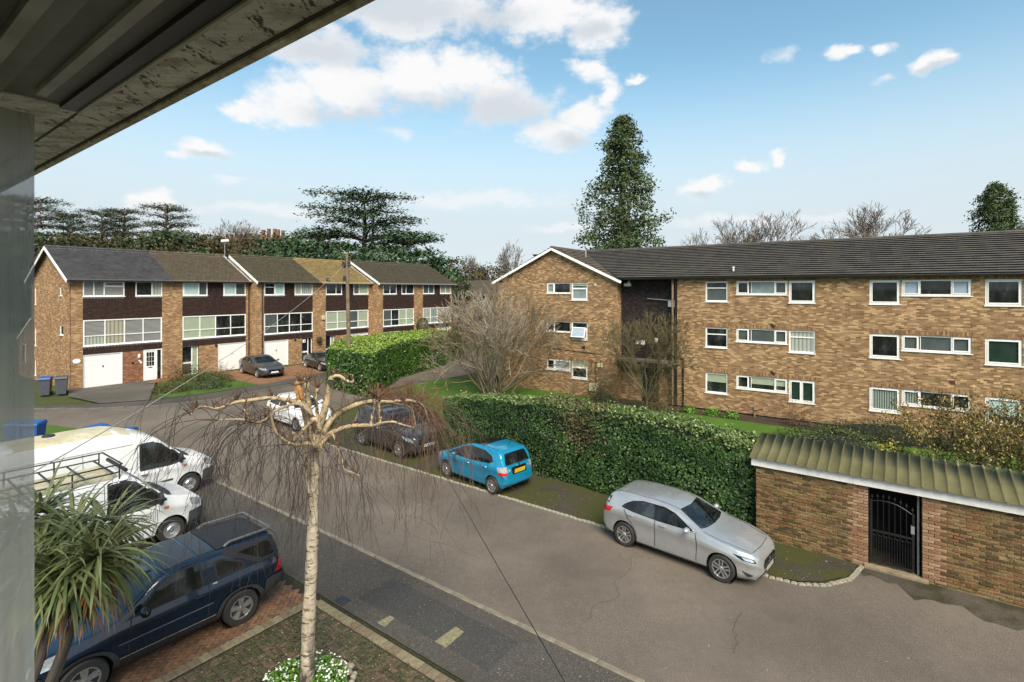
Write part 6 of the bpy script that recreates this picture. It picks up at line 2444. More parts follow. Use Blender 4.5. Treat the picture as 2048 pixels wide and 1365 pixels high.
L_ivy = leaf_mat('ivy_leaf', (0.0156, 0.039, 0.0104), (0.0338, 0.078, 0.0169), (0.091, 0.1534, 0.0364), 0.48, 0.32)
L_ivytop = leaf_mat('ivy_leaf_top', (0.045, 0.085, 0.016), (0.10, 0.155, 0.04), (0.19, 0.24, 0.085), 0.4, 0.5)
L_ivybrown = leaf_mat('withered_ivy_leaf', (0.05, 0.030, 0.016), (0.09, 0.058, 0.028), (0.15, 0.12, 0.055), 0.6, 0.3)
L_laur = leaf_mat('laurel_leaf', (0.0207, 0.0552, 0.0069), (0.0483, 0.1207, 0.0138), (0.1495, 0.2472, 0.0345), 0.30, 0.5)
L_laurtop = leaf_mat('laurel_top_leaf', (0.10, 0.18, 0.018), (0.19, 0.29, 0.035), (0.32, 0.42, 0.07), 0.35, 0.5)  # paler yellow-green leaves used on the hedge top
L_cedar = leaf_mat('cedar_needles', (0.0232, 0.0522, 0.0261), (0.0522, 0.1015, 0.0435), (0.1087, 0.1668, 0.0667), 0.6, 0.25)
L_seq = leaf_mat('redwood_needles', (0.039, 0.063, 0.027), (0.078, 0.114, 0.048), (0.1425, 0.18, 0.081), 0.65, 0.2)
L_ever = leaf_mat('evergreen_leaf', (0.0261, 0.0406, 0.01885), (0.0522, 0.0725, 0.029), (0.09425, 0.1189, 0.0464), 0.6, 0.25)
L_brush = leaf_mat('winter_scrub', (0.035, 0.0275, 0.015), (0.075, 0.0625, 0.0275), (0.1313, 0.11, 0.05), 0.8, 0.15)
L_box = leaf_mat('small_clipped_leaf', (0.028, 0.042, 0.014), (0.055, 0.080, 0.022), (0.12, 0.14, 0.045), 0.5, 0.35)
L_yel = leaf_mat('yellow_variegated_leaf', (0.32, 0.26, 0.03), (0.48, 0.40, 0.05), (0.6, 0.52, 0.12), 0.5, 0.3)
L_cot = leaf_mat('autumn_shrub_leaf', (0.055, 0.040, 0.014), (0.13, 0.105, 0.028), (0.38, 0.29, 0.09), 0.5, 0.3)
L_cotg = leaf_mat('autumn_shrub_green_leaf', (0.018, 0.034, 0.010), (0.045, 0.075, 0.018), (0.11, 0.15, 0.03), 0.45, 0.35)
L_olive = leaf_mat('olive_bush_leaf', (0.030, 0.036, 0.012), (0.062, 0.066, 0.022), (0.115, 0.11, 0.04), 0.6, 0.25)
L_palm = leaf_mat('cabbage_palm_leaf', (0.055, 0.078, 0.024), (0.13, 0.16, 0.058), (0.27, 0.28, 0.13), 0.42, 0.4, 0.15)
L_dead = leaf_mat('dry_palm_leaf', (0.12, 0.055, 0.022), (0.22, 0.11, 0.045), (0.32, 0.19, 0.085), 0.7, 0.2)
L_bloom = leaf_mat('white_petal', (0.55, 0.57, 0.45), (0.7, 0.72, 0.62), (0.8, 0.8, 0.75), 0.6, 0.2)
L_spring = leaf_mat('spring_leaf', (0.045, 0.12, 0.012), (0.085, 0.2, 0.022), (0.15, 0.3, 0.04), 0.45, 0.3)
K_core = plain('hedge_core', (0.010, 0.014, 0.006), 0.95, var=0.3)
T_tan = plain('tan_twig', (0.185, 0.14, 0.08), 0.85, var=0.35, scale=2)
T_pale = plain('pale_twig', (0.26, 0.225, 0.17), 0.85, var=0.3, scale=2)
T_olive = plain('olive_twig', (0.115, 0.092, 0.045), 0.85, var=0.35, scale=2)
T_red = plain('red_brown_twig', (0.145, 0.062, 0.036), 0.85, var=0.35, scale=2)
T_dark = plain('dark_bark', (0.055, 0.045, 0.036), 0.9, var=0.35, scale=2)
T_far = plain('far_winter_twig', (0.15, 0.125, 0.10), 0.9, var=0.25, scale=2)
T_bark = plain('grey_brown_bark', (0.11, 0.088, 0.068), 0.9, var=0.4, scale=3)


# ---------------------------------------------------------------- hedges
def surf_noise(P, sc=1.3):
    return (np.sin(P[:, 0] * 1.7 * sc + 0.4) * np.cos(P[:, 1] * 1.3 * sc + 1.1) + 0.6 * np.sin(P[:, 2] * 2.9 * sc + P[:, 0] * 2.1) + 0.5 * np.sin(P[:, 1] * 4.1 * sc + P[:, 2] * 1.7)) / 2.1


def hedge_surface(poly, hfun, n_side, n_top, bulge, z0=-0.05):
    """points and outward normals over the sides and the top of a hedge with outline poly (world x,y)"""
    P, N_ = [], []
    poly = [np.array(q[:2]) for q in poly]
    per = [np.linalg.norm(poly[(i + 1) % len(poly)] - poly[i]) for i in range(len(poly))]
    cen = np.mean(poly, axis=0)
    tot = sum(per)
    for i in range(len(poly)):
        a, b = poly[i], poly[(i + 1) % len(poly)]
        m = int(n_side * per[i] / tot)
        t = nrng.uniform(0, 1, m)
        q = a + (b - a) * t[:, None]
        e = (b - a) / per[i]
        nn = np.array([e[1], -e[0]])
        if np.dot(nn, (a + b) / 2 - cen) < 0:
            nn = -nn
        hz = np.array([hfun(x, y) for x, y in q])
        zz = nrng.uniform(0, 1, m) ** 0.9 * hz
        g = np.array([ground(x, y) for x, y in q])
        p3 = np.column_stack([q, zz + g])
        rr = np.clip((zz - (hz - .25)) / .25, 0, 1)
        off = bulge * surf_noise(p3) - rr ** 2 * .12
        p3[:, 0] += nn[0] * off
        p3[:, 1] += nn[1] * off
        P.append(p3)
        N_.append(np.column_stack([np.tile(nn, (m, 1)), 0.25 + rr * .8]))
    xs = [q[0] for q in poly]
    ys = [q[1] for q in poly]
    got = 0
    T = []
    pl = [tuple(q) for q in poly]
    while got < n_top:
        q = (nrng.uniform(min(xs), max(xs)), nrng.uniform(min(ys), max(ys)))
        if inside(q, pl):
            T.append(q)
            got += 1
    T = np.array(T)
    hz = np.array([hfun(x, y) for x, y in T])
    g = np.array([ground(x, y) for x, y in T])
    p3 = np.column_stack([T, hz + g])
    p3[:, 2] += bulge * .6 * surf_noise(p3) + nrng.normal(0, .025, len(T))
    N2 = np.tile(np.array([0, 0, 1.0]), (len(T), 1))
    return np.concatenate(P), np.concatenate(N_), p3, N2


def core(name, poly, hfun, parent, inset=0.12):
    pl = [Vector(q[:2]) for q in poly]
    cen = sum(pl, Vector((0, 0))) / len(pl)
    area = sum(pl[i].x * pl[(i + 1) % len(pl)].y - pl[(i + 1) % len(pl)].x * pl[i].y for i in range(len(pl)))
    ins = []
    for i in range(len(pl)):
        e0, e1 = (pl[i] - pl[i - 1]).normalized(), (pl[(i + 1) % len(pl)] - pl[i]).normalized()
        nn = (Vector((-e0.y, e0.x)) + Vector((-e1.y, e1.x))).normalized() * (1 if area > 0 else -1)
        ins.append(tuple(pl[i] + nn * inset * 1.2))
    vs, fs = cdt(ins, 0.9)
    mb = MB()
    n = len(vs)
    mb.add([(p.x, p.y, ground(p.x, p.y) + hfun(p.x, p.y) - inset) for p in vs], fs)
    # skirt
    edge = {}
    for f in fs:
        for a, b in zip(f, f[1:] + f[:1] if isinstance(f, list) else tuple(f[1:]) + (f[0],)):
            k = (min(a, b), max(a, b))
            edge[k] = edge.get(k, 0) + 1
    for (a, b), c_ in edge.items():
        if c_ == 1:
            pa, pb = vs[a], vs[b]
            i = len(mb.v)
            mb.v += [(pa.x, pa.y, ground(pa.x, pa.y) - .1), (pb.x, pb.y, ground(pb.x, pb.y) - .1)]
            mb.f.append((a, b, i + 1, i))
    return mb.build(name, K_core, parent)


# ivy hedge between road verge and lawn
ivy = [RD(3.15, 15.95), RD(5.0, 15.95), RD(9.0, 16.05), RD(13, 16.15), RD(15.9, 16.3), RD(15.8, 17.5), RD(10, 17.55), RD(6, 17.5), RD(3.3, 17.3)]
def ivy_h(x, y):
    s = ur.x * x + ur.y * y
    n = nr.x * x + nr.y * y
    h = np.interp(s, [3.0, 3.6, 4.6, 7.5, 11, 14, 16], [2.2, 2.45, 2.62, 2.78, 2.7, 2.45, 2.2])
    edge = min(n - 15.9, 17.5 - n, s - 2.9, 16.2 - s)
    return h - 0.25 * max(0, 1 - edge / 0.35) ** 2
hd = empty('ivy_hedge', RD(9, 16.7), 0, 'dense ivy covered hedge between the mossy verge and the lawn', 'hedge')
hd.location = (0, 0, 0)
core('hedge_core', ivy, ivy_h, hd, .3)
P, N_, P2, N2 = hedge_surface(ivy, ivy_h, 44000, 11000, 0.18)
sv = ur.x * P[:, 0] + ur.y * P[:, 1]
big = sv < 10.0
shade = np.clip(0.35 + 0.28 * surf_noise(P, 2.3) + nrng.normal(0, .2, len(P)), 0, 1)
leaf_obj('ivy_leaves', P[big], N_[big], 0.088, L_ivy, hd, shade[big], aspect=.85)
leaf_obj('ivy_leaves', P[~big], N_[~big], 0.065, L_ivy, hd, shade[~big], aspect=.8)
s2 = ur.x * P2[:, 0] + ur.y * P2[:, 1]
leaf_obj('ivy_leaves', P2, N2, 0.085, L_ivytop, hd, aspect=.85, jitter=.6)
# stray sprigs that break the clipped top
cl = P2[nrng.integers(0, len(P2), 130)]
q = np.repeat(cl, 9, axis=0) + nrng.normal(0, .07, (130 * 9, 3))
q[:, 2] = np.repeat(cl[:, 2], 9) + nrng.uniform(0, 1, 130 * 9) * np.repeat(nrng.uniform(.05, .26, 130), 9)
leaf_obj('stray_sprigs', q, nrng.normal(0, 1, (len(q), 3)), .085, L_ivytop, hd, aspect=.7)
# withered patch near the top
m = nrng.random(len(P)) < 0.55 * np.exp(-((sv - 9.1) / .75) ** 2) * np.clip((P[:, 2] - .9) / 1.3, 0, 1)
q = P[m]
q = q + N_[m][0] * 0.03
leaf_obj('withered_leaves', q, np.tile(N_[m][0], (len(q), 1)), 0.09, L_ivybrown, hd, aspect=.7)
m2 = (np.abs(s2 - 9.6) < 1.6)
q = P2[m2]
q = q[nrng.random(len(q)) < 0.4] + np.array([0, 0, .04])
leaf_obj('withered_leaves', q, np.tile(np.array([0, 0, 1.0]), (len(q), 1)), 0.09, L_ivybrown, hd, aspect=.7)

# laurel hedge at the bend
lau = [RD(26.0, 20.5), RD(30.5, 20.4), RD(34.2, 23.4), RD(37.0, 27.0), RD(37.6, 36.5), RD(33.2, 36.5), RD(31.6, 33.0), RD(29.7, 26.0), RD(27.3, 22.3)]
def lau_h(x, y):
    return 3.0 - ground(x, y) + 0.02 * math.sin(x * 2.1)
hd = empty('laurel_hedge', (0, 0, 0), 0, 'tall clipped laurel hedge with bright yellow green top at the bend', 'hedge')
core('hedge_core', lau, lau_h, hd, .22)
P, N_, P2, N2 = hedge_surface(lau, lau_h, 26000, 14000, 0.12)
leaf_obj('laurel_leaves', P, N_, 0.14, L_laur, hd, np.clip(0.4 + 0.3 * surf_noise(P, 1.6) + nrng.normal(0, .2, len(P)), 0, 1), aspect=.5)
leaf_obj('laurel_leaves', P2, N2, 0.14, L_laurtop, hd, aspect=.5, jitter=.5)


# ---------------------------------------------------------------- bushes
def dome(name, c, rx, ry, h, n, size, mat, label, cat='shrub', rz=0.0, group=None, corr=True, twigs=None, jitter=.7, flat=1.0, shell=0.75, aspect=.55):
    root = empty(name, (c[0], c[1], c[2]), rz, label, cat, group)
    v = unit(nrng.normal(0, 1, (n, 3)))
    v[:, 2] = np.abs(v[:, 2])
    rad = nrng.uniform(shell, 1.03, n) * (1 + 0.10 * surf_noise(v * 3.3, 1.5) + 0.05 * surf_noise(v * 9, 1.2))
    P = v * rad[:, None] * np.array([rx, ry, h])
    rn = np.clip(0.42 + 0.3 * surf_noise(P, 3.0) + nrng.normal(0, .22, n), 0, 1)
    leaf_obj('foliage', P, v * np.array([1, 1, flat]), size, mat, root, rn, jitter=jitter, aspect=aspect)
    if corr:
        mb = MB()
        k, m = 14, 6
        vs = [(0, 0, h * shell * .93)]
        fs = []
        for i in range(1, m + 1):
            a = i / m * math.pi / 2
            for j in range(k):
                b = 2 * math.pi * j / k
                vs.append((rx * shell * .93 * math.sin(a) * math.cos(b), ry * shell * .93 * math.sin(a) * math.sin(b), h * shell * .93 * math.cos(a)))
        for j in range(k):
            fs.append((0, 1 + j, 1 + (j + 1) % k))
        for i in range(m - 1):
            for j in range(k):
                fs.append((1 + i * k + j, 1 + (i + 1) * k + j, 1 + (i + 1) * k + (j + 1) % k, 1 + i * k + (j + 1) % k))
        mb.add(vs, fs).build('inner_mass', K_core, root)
    if twigs:
        rs = np.random.default_rng(int(abs(c[0]) * 100) + 3)
        out = []
        for i in range(twigs[0]):
            a = rs.uniform(0, 2 * math.pi)
            d = np.array([math.cos(a) * rx, math.sin(a) * ry, h * 1.3 * rs.uniform(.5, 1.2)])
            grow(rs, (0, 0, 0), d, np.linalg.norm(d) * .5, twigs[1], 3, out, .4, .62, (2, 2), .1, .12, 3, .004)
        twig_obj('twigs', out, twigs[2], root, 3)
    return root


dome('rounded_shrub', BD(-1.1, 23.3), 2.9, 1.5, 1.62, 9000, .075, L_box, 'low rounded clipped shrub behind the corrugated canopy', rz=ROT_F, shell=.9)
rs_ = nrng
for (c, r, n, lab) in ((BD(0.55, 23.0), .75, 300, 'small yellow variegated shrub on the right shoulder of the rounded shrub'), (BD(-4.1, 21.4), .6, 260, 'yellow variegated shrub peeping over the ivy hedge end')):
    dome('variegated_shrub', c, r, r * .7, 1.55 if n == 300 else 1.35, n * 2, .10, L_yel, lab, corr=False, shell=.7)
# autumn leaved shrub at right, leaves on an open twig frame
b = empty('autumn_shrub', BD(3.3, 23.8), ROT_F, 'large sparse shrub with yellow and brown leaves behind the corrugated canopy', 'shrub')
b.scale = (1.05, 1.1, 1.4)
rs = np.random.default_rng(5)
out = []
for i in range(46):
    a = rs.uniform(0, 2 * math.pi)
    d = (math.cos(a) * 2.2, math.sin(a) * 1.0, rs.uniform(.9, 2.1))
    grow(rs, (rs.uniform(-1.6, 2.2), rs.uniform(-.5, .5), 0), d, 1.15, .02, 3, out, .42, .66, (2, 3), .05, .16, 3, .004)
twig_obj('twigs', out, T_olive, b, 3)
S = np.array(out)
ends = S[S[:, 7] < .009][:, 3:6]
ends = ends[(ends[:, 2] > .15) & (ends[:, 2] < 3.2)]
ends = ends[nrng.random(len(ends)) < .95]
P = np.repeat(ends, 3, axis=0) + nrng.normal(0, .07, (len(ends) * 3, 3))
hi = P[:, 2] > .9 + nrng.normal(0, .3, len(P))
leaf_obj('foliage', P[hi], nrng.normal(0, 1, (hi.sum(), 3)) + np.array([0, 0, 1]), .075, L_cot, b, aspect=.6)
leaf_obj('foliage', P[~hi], nrng.normal(0, 1, ((~hi).sum(), 3)) + np.array([0, 0, 1]), .085, L_cotg, b, aspect=.6)
dome('evergreen_shrub', BD(3.6, 21.6), 1.9, .8, 1.5, 2600, .10, L_cotg, 'dark glossy evergreen shrub just behind the canopy roof at right', rz=ROT_F, corr=False, twigs=(10, .015, T_dark), shell=.3)
dome('clipped_hedge', BD(0.9, 29.3), 3.2, .7, .95, 3600, .07, L_olive, 'low dark olive hedge against the flats wall', 'hedge', ROT_F, shell=.85)
dome('reddish_shrub', BD(-3.0, 29.9), .95, .45, 1.05, 900, .06, leaf_mat('reddish_leaf', (.045, .022, .014), (.085, .045, .024), (.12, .08, .035)), 'small reddish bare shrub against the flats wall', rz=ROT_F, corr=False, twigs=(9, .012, T_red), shell=.4)
dome('green_bush', BD(-13.2, 28.9), 1.1, .9, 1.5, 2600, .075, L_olive, 'rounded olive green bush at the corner of the gable wall', shell=.6, twigs=(6, .012, T_olive))
dome('ochre_bush', BD(-9.6, 28.7), 1.25, .9, 1.9, 2400, .06, leaf_mat('ochre_leaf', (.05, .04, .014), (.10, .075, .028), (.17, .13, .05)), 'ochre leaved bush right of the bare tree at the flats entrance', corr=False, shell=.45, twigs=(14, .012, T_olive))
for (x, t, n) in ((-8.4, 29.9, 1), (-7.2, 30.0, 2), (-6.2, 29.9, 3)):
    dome('bed_plant', BD(x, t), .5, .35, .42, 420, .10, L_spring, ['pale green bed plant nearest the flats downpipe', 'pale green bed plant, middle of three below the flats windows', 'pale green bed plant, rightmost of three below the flats windows'][n - 1], 'plant', corr=False, shell=.4)
# front bed of the second house
for (s, t, rx, h, mat, lab, tw) in ((-38.2, 16.9, 1.4, 1.15, L_olive, 'tall straggly bush against the second terrace house', (12, .015, T_red)), (-36.4, 17.6, 1.5, .75, L_olive, 'spreading low bush in the terrace front lawn', (8, .012, T_olive)),
                                    (-34.6, 16.4, 1.5, .6, L_ever, 'dark ground hugging juniper at the edge of the terrace lawn', None), (-35.2, 14.6, 1.2, .6, L_olive, 'mixed low shrub at the corner of the end house drive', (8, .012, T_red))):
    dome('garden_shrub', BD(s, t), rx, rx * .8, h, 1500, .10, mat, lab, corr=tw is None, twigs=tw, shell=.5)
dome('ornamental_grass', BD(-38.0, 19.0), .55, .5, 1.0, 420, .3, leaf_mat('straw', (.16, .10, .04), (.26, .17, .08), (.34, .26, .14)), 'straw coloured grass clump beside the ribbed garage door', 'plant', corr=False, shell=.3, aspect=.08)
yw = empty('clipped_yew', (*at(845, 700, 52)[:2], .68), 0, 'clipped dark evergreen column showing above the laurel hedge', 'tree')
MB().tube([(0, 0, 0), (0, 0, 2.4)], .1, 6).build('trunk', T_dark, yw)
v = unit(nrng.normal(0, 1, (2600, 3)))
P = v * nrng.uniform(.9, 1.02, (2600, 1)) * np.array([.62, .62, .85]) + np.array([0, 0, 2.6])
P[:, 2] = np.maximum(P[:, 2], 1.9)
leaf_obj('crown', P, v, .11, L_ever, yw)
sb = empty('hanging_basket', (*(vb * 28.0 + ub * 39.45), 2.55), 0, 'round clipped topiary ball hanging by the third terrace door', 'plant')
v = unit(nrng.normal(0, 1, (500, 3)))
leaf_obj('foliage', v * .24, v, .08, L_ever, sb)
MB().tube([(0, 0, .2), (0, 0, .7)], .01, 4).build('chain', T_dark, sb)
MB().lathe([(0, -.26), (.12, -.24), (.16, -.14)], 10).build('basket', T_dark, sb)


# ---------------------------------------------------------------- bare shrubs and trees in front of the flats
b = empty('bare_shrub', BD(-20.4, 27.4), 0, 'big spreading bare shrub with pale twigs in front of the gable', 'shrub')
rs = np.random.default_rng(21)
out, out2 = [], []
for i in range(34):
    a = rs.uniform(0, 2 * math.pi)
    t = rs.uniform(.15, 1.25)
    d = (math.cos(a) * t, math.sin(a) * t, rs.uniform(.45, 1.2))
    grow(rs, (rs.normal(0, .25), rs.normal(0, .25), 0), d, 2.0, .055, 4, out if i % 3 else out2, .34, .70, (2, 3), .06, .15, 3, .011)
b.scale = (1.35, 1.35, 1.4)
twig_obj('stems', out, T_tan, b, 3)
twig_obj('pale_stems', out2, T_pale, b, 3)
b = empty('bare_tree', BD(-10.4, 28.6), 0, 'dense olive twigged bare tree before the dark tiled entrance of the flats', 'tree')
rs = np.random.default_rng(8)
out = [(0, 0, 0, .05, 0, .7, .14, .12)]
for i in range(9):
    a = i / 9 * 2 * math.pi + rs.uniform(-.3, .3)
    grow(rs, (.05, 0, .6), (math.cos(a) * .75, math.sin(a) * .75, 1.0), 1.9, .06, 5, out, .36, .68, (2, 3), .16, .14, 3, .008)
twig_obj('branches', out, T_olive, b, 3)
S = np.array(out)
ends = S[S[:, 7] < .012][:, 3:6]
ends = ends[nrng.random(len(ends)) < .6]
leaf_obj('buds', ends, nrng.normal(0, 1, (len(ends), 3)), .06, leaf_mat('bud', (.06, .05, .016), (.105, .09, .03), (.16, .14, .05)), b)
# russet twiggy shrubs at the gap between hedges
for i, (s, n, r, h, lab) in enumerate(((18.2, 18.0, 2.0, 1.5, 'russet bare shrub behind the dark parked car'), (21.8, 19.3, 1.8, 1.6, 'russet bare shrub at the foot of the laurel hedge'), (24.8, 21.6, 1.8, 1.0, 'low russet shrub at the edge of the flats lawn'))):
    b = empty('russet_shrub', RD(s, n), 0, lab, 'shrub')
    rs = np.random.default_rng(40 + i)
    out = []
    for j in range(40):
        a = rs.uniform(0, 2 * math.pi)
        grow(rs, (rs.normal(0, .5), rs.normal(0, .4), 0), (math.cos(a) * r * .7, math.sin(a) * r * .6, h * rs.uniform(.4, 1.1)), h * .55, .016, 3, out, .5, .68, (2, 3), .0, .2, 3, .005)
    twig_obj('twigs', out, T_red, b, 3)


# ---------------------------------------------------------------- far trees
def put_tree(root, px, depth, top_py, h0, label, group=None, wide=1.0, rot=None):
    p = at(px, 580, depth)
    g = ground(p.x, p.y)
    ht = EYE + (HY - top_py) / F_PX * depth - g
    s = ht / h0
    root.location = (p.x, p.y, g)
    root.scale = (s * wide, s * wide, s)
    root.rotation_euler = (0, 0, rot if rot is not None else rng.uniform(0, 6.28))
    tag(root, label, 'tree', group)
    return root


def cedar(seed, h=20.0, layers=9, spread=8.5, n_leaf=62, flat=True, lo=.30, mat=None):
    rs = np.random.default_rng(seed)
    root = empty('cedar_tree', (0, 0, 0))
    segs = []
    zs = np.linspace(0, h * .97, 9)
    x = y = 0
    pr = (0, 0, 0)
    for i in range(1, 9):
        x += rs.normal(0, .12)
        y += rs.normal(0, .12)
        q = (x, y, zs[i])
        segs.append((*pr, *q, .62 * (1 - i / 10) + .05, .62 * (1 - (i + 1) / 10) + .05))
        pr = q
    segs.append((0, 0, h * .28, 1.2, .5, h * .55, .34, .26))
    segs.append((1.2, .5, h * .55, 1.7, .8, h * .93, .26, .08))
    P, N_ = [], []
    for l in range(layers):
        f = l / (layers - 1)
        z = h * (lo + (.98 - lo) * f)
        reach = spread * (1.0 - .10 * abs(f - .35) * 2 if f < .8 else 1.0 - (f - .8) * .9) * rs.uniform(.75, 1.08)
        nb = rs.integers(5, 8)
        for b_ in range(nb):
            a = 2 * math.pi * (b_ + rs.uniform(-.3, .3)) / nb + l
            rr = reach * rs.uniform(.55, 1.08)
            p0 = np.array([0, 0, z - rr * .10])
            pts = [p0]
            for t in (.35, .7, 1.0):
                pts.append(np.array([math.cos(a) * rr * t, math.sin(a) * rr * t, z + .10 * rr * math.sin(t * 2.2) - .03 * rr + rs.normal(0, .12)]))
            for i in range(3):
                segs.append((*pts[i], *pts[i + 1], .15 * (1 - i * .28), .15 * (1 - (i + 1) * .28) + .01))
            for t in np.linspace(.30, 1.0, max(3, int(rr / 1.1))):
                c_ = p0 + (pts[-1] - p0) * t
                c_[2] = np.interp(t, [0, .35, .7, 1], [q[2] for q in pts]) + .12
                side = np.array([-math.sin(a), math.cos(a), 0])
                m = int(n_leaf * rs.uniform(.6, 1.1))
                wd = (.55 + .9 * math.sin(min(1, t) * 2.6)) * (rr / spread + .35)
                q = c_ + side * rs.normal(0, wd, (m, 1)) + np.array([math.cos(a), math.sin(a), 0]) * rs.normal(0, .55, (m, 1)) + np.array([0, 0, 1]) * rs.normal(0, .19, (m, 1))
                P.append(q)
                N_.append(np.tile(np.array([0, 0, 1.0]), (m, 1)))
    twig_obj('trunk', segs, T_bark, root, 6)
    P, N_ = np.concatenate(P), np.concatenate(N_)
    leaf_obj('crown', P, N_, .42, mat or L_cedar, root, np.clip(.4 + .35 * surf_noise(P, .8) + nrng.normal(0, .18, len(P)), 0, 1), jitter=.45, aspect=.42)
    return root


put_tree(cedar(3, 20, 8, 8.8, 92), 730, 88, 388, 20.4, 'large dark green cedar with layered branches rising behind the terrace', wide=1.3, rot=.8)
put_tree(cedar(4, 11, 7, 6.0, 95, lo=.15), 640, 84, 470, 11.2, 'lower dark conifer at the left foot of the large cedar', wide=1.0)
put_tree(cedar(9, 11, 7, 5.5, 95, lo=.12), 815, 82, 478, 11.2, 'lower dark conifer at the right foot of the large cedar', wide=1.05)
put_tree(cedar(12, 9, 7, 4.0, 46, lo=.08), 880, 78, 520, 9.2, 'small dark conifer at the far end of the terrace', wide=1.0)
proto = cedar(31, 17, 6, 6.5, 54, lo=.55, mat=L_ever)
put_tree(proto, 60, 112, 398, 17.3, 'flat topped cedar at the far left of the skyline', 'skyline cedars', 1.1)
for (px, top, d, lab) in ((205, 424, 118, 'flat topped cedar second from the left on the skyline'), (250, 420, 122, 'broad dark cedar third from the left on the skyline'), (335, 414, 110, 'highest flat topped cedar right of the broad dark one on the skyline'), (140, 428, 125, 'dim cedar between the first two on the left skyline')):
    put_tree(copy_tree(proto), px, d, top, 17.3, lab, 'skyline cedars', rng.uniform(.65, .95))


def redwood(seed, h=27.0, width=5.6):
    rs = np.random.default_rng(seed)
    root = empty('redwood_tree', (0, 0, 0))
    segs = [(0, 0, 0, 0, 0, h * .4, .85, .55), (0, 0, h * .4, 0, 0, h * .8, .55, .22), (0, 0, h * .8, .1, 0, h * .97, .22, .05)]
    segs.append((.6, .2, h * .25, .9, .3, h * .62, .4, .15))
    P = []
    n = 540
    for i in range(n):
        f = rs.uniform(.06, .985)
        z = h * f
        a_ = a = rs.uniform(0, 2 * math.pi)
        w = width * np.interp(f, [0, .12, .3, .5, .7, .85, .95, 1], [.9, 1.05, 1.0, .80, .60, .36, .15, .03]) * (1 + .15 * math.sin(f * 23) + .12 * math.sin(f * 57) + .10 * math.sin(a_ * 3 + f * 9))
        rr = w * rs.uniform(.12, 1.0) ** .6
        e = np.array([math.cos(a) * rr, math.sin(a) * rr, z - rr * .18 + (.12 * rr if rr > w * .7 else 0)])
        if i % 2 == 0:
            segs.append((0, 0, z, *(e * np.array([.6, .6, 1]) + np.array([0, 0, .05 * rr])), .09, .05))
            segs.append((*(e * np.array([.6, .6, 1]) + np.array([0, 0, .05 * rr])), *e, .05, .02))
        m = rs.integers(34, 70)
        c_ = e + rs.normal(0, 1, (m, 3)) * np.array([.46, .46, .38]) * (0.75 + .5 * (1 - f))
        P.append(c_)
    twig_obj('trunk', segs, T_bark, root, 7)
    P = np.concatenate(P)
    rn = np.clip(.4 + .3 * surf_noise(P, 1.1) + nrng.normal(0, .2, len(P)), 0, 1)
    leaf_obj('crown', P, nrng.normal(0, 1, (len(P), 3)), .36, L_seq, root, rn, aspect=.5)
    return root


put_tree(redwood(5), 1245, 62, 232, 27.0, 'very tall conical redwood rising behind the flats roof', wide=1.1, rot=.3)
put_tree(redwood(17, 22, 6.4), 1992, 72, 366, 22.0, 'shorter redwood behind the flats roof at the right edge', wide=.95, rot=1.9)


def bare_tree(seed, h=14.0, spread=.34, kids=(2, 4), depth=6, mat=None, rmin=.013, up=.20):
    rs = np.random.default_rng(seed)
    root = empty('bare_tree', (0, 0, 0))
    out = []
    grow(rs, (0, 0, 0), (0, 0, 1), h * .28, .26, depth, out, spread, .72, kids, up, .10, 3, rmin)
    S = np.array(out)
    k = h / S[:, 5].max()
    S[:, :6] *= k
    thick = S[:, 7] > .06
    twig_obj('trunk', S[thick], mat or T_far, root, 5)
    twig_obj('crown', S[~thick], mat or T_far, root, 3)
    return root


bt = [bare_tree(60 + i) for i in range(4)]
used = set()
def put_bare(i, *a, **k):
    r_ = bt[i] if i not in used else copy_tree(bt[i])
    used.add(i)
    return put_tree(r_, *a, **k)


for (i, px, d, top, w, lab) in ((0, 1548, 64, 418, 1.25, 'round headed bare tree above the middle of the flats roof'), (1, 1780, 66, 402, 1.3, 'tallest bare tree above the right part of the flats roof'), (2, 1450, 66, 452, 1.0, 'low bare tree above the flats roof left of the round headed one'),
                             (3, 1660, 70, 447, 1.2, 'low bare tree between the two taller ones above the flats roof'), (2, 1035, 74, 474, .95, 'bare tree left of the flats gable'), (0, 470, 120, 437, 1.2, 'bare tree on the skyline before the distant mansion'),
                             (1, 425, 112, 455, 1.0, 'smaller bare tree on the skyline left of the distant mansion'), (3, 15, 96, 372, .9, 'bare tree at the extreme left edge under the eaves'), (1, 955, 105, 508, 1.1, 'bare tree over the brown roofed house')):
    put_bare(i, px, d, top, 14.0, lab, 'bare winter trees', w)


# woodland behind the terrace
def wood_tree(seed, mat, tmat, h=12.0, w=4.2, n=120, size=.5):
    rs = np.random.default_rng(seed)
    root = empty('woodland_tree', (0, 0, 0))
    segs = [(0, 0, 0, 0, 0, h * .55, .3, .18)]
    P = []
    for i in range(n):
        v = rs.normal(0, 1, 3)
        v /= np.linalg.norm(v)
        rad = rs.uniform(.45, 1.0) ** .5
        c_ = np.array([v[0] * w * rad, v[1] * w * rad, h * .58 + v[2] * h * .40 * rad])
        if i % 3 == 0:
            segs.append((0, 0, h * .4, *c_, .08, .02))
        P.append(c_ + rs.normal(0, .42, (26, 3)))
    twig_obj('trunk', segs, tmat, root, 5)
    P = np.concatenate(P)
    leaf_obj('crown', P, nrng.normal(0, 1, (len(P), 3)), size, mat, root, np.clip(.35 + .3 * surf_noise(P, .9) + nrng.normal(0, .2, len(P)), 0, 1), aspect=.5)
    return root


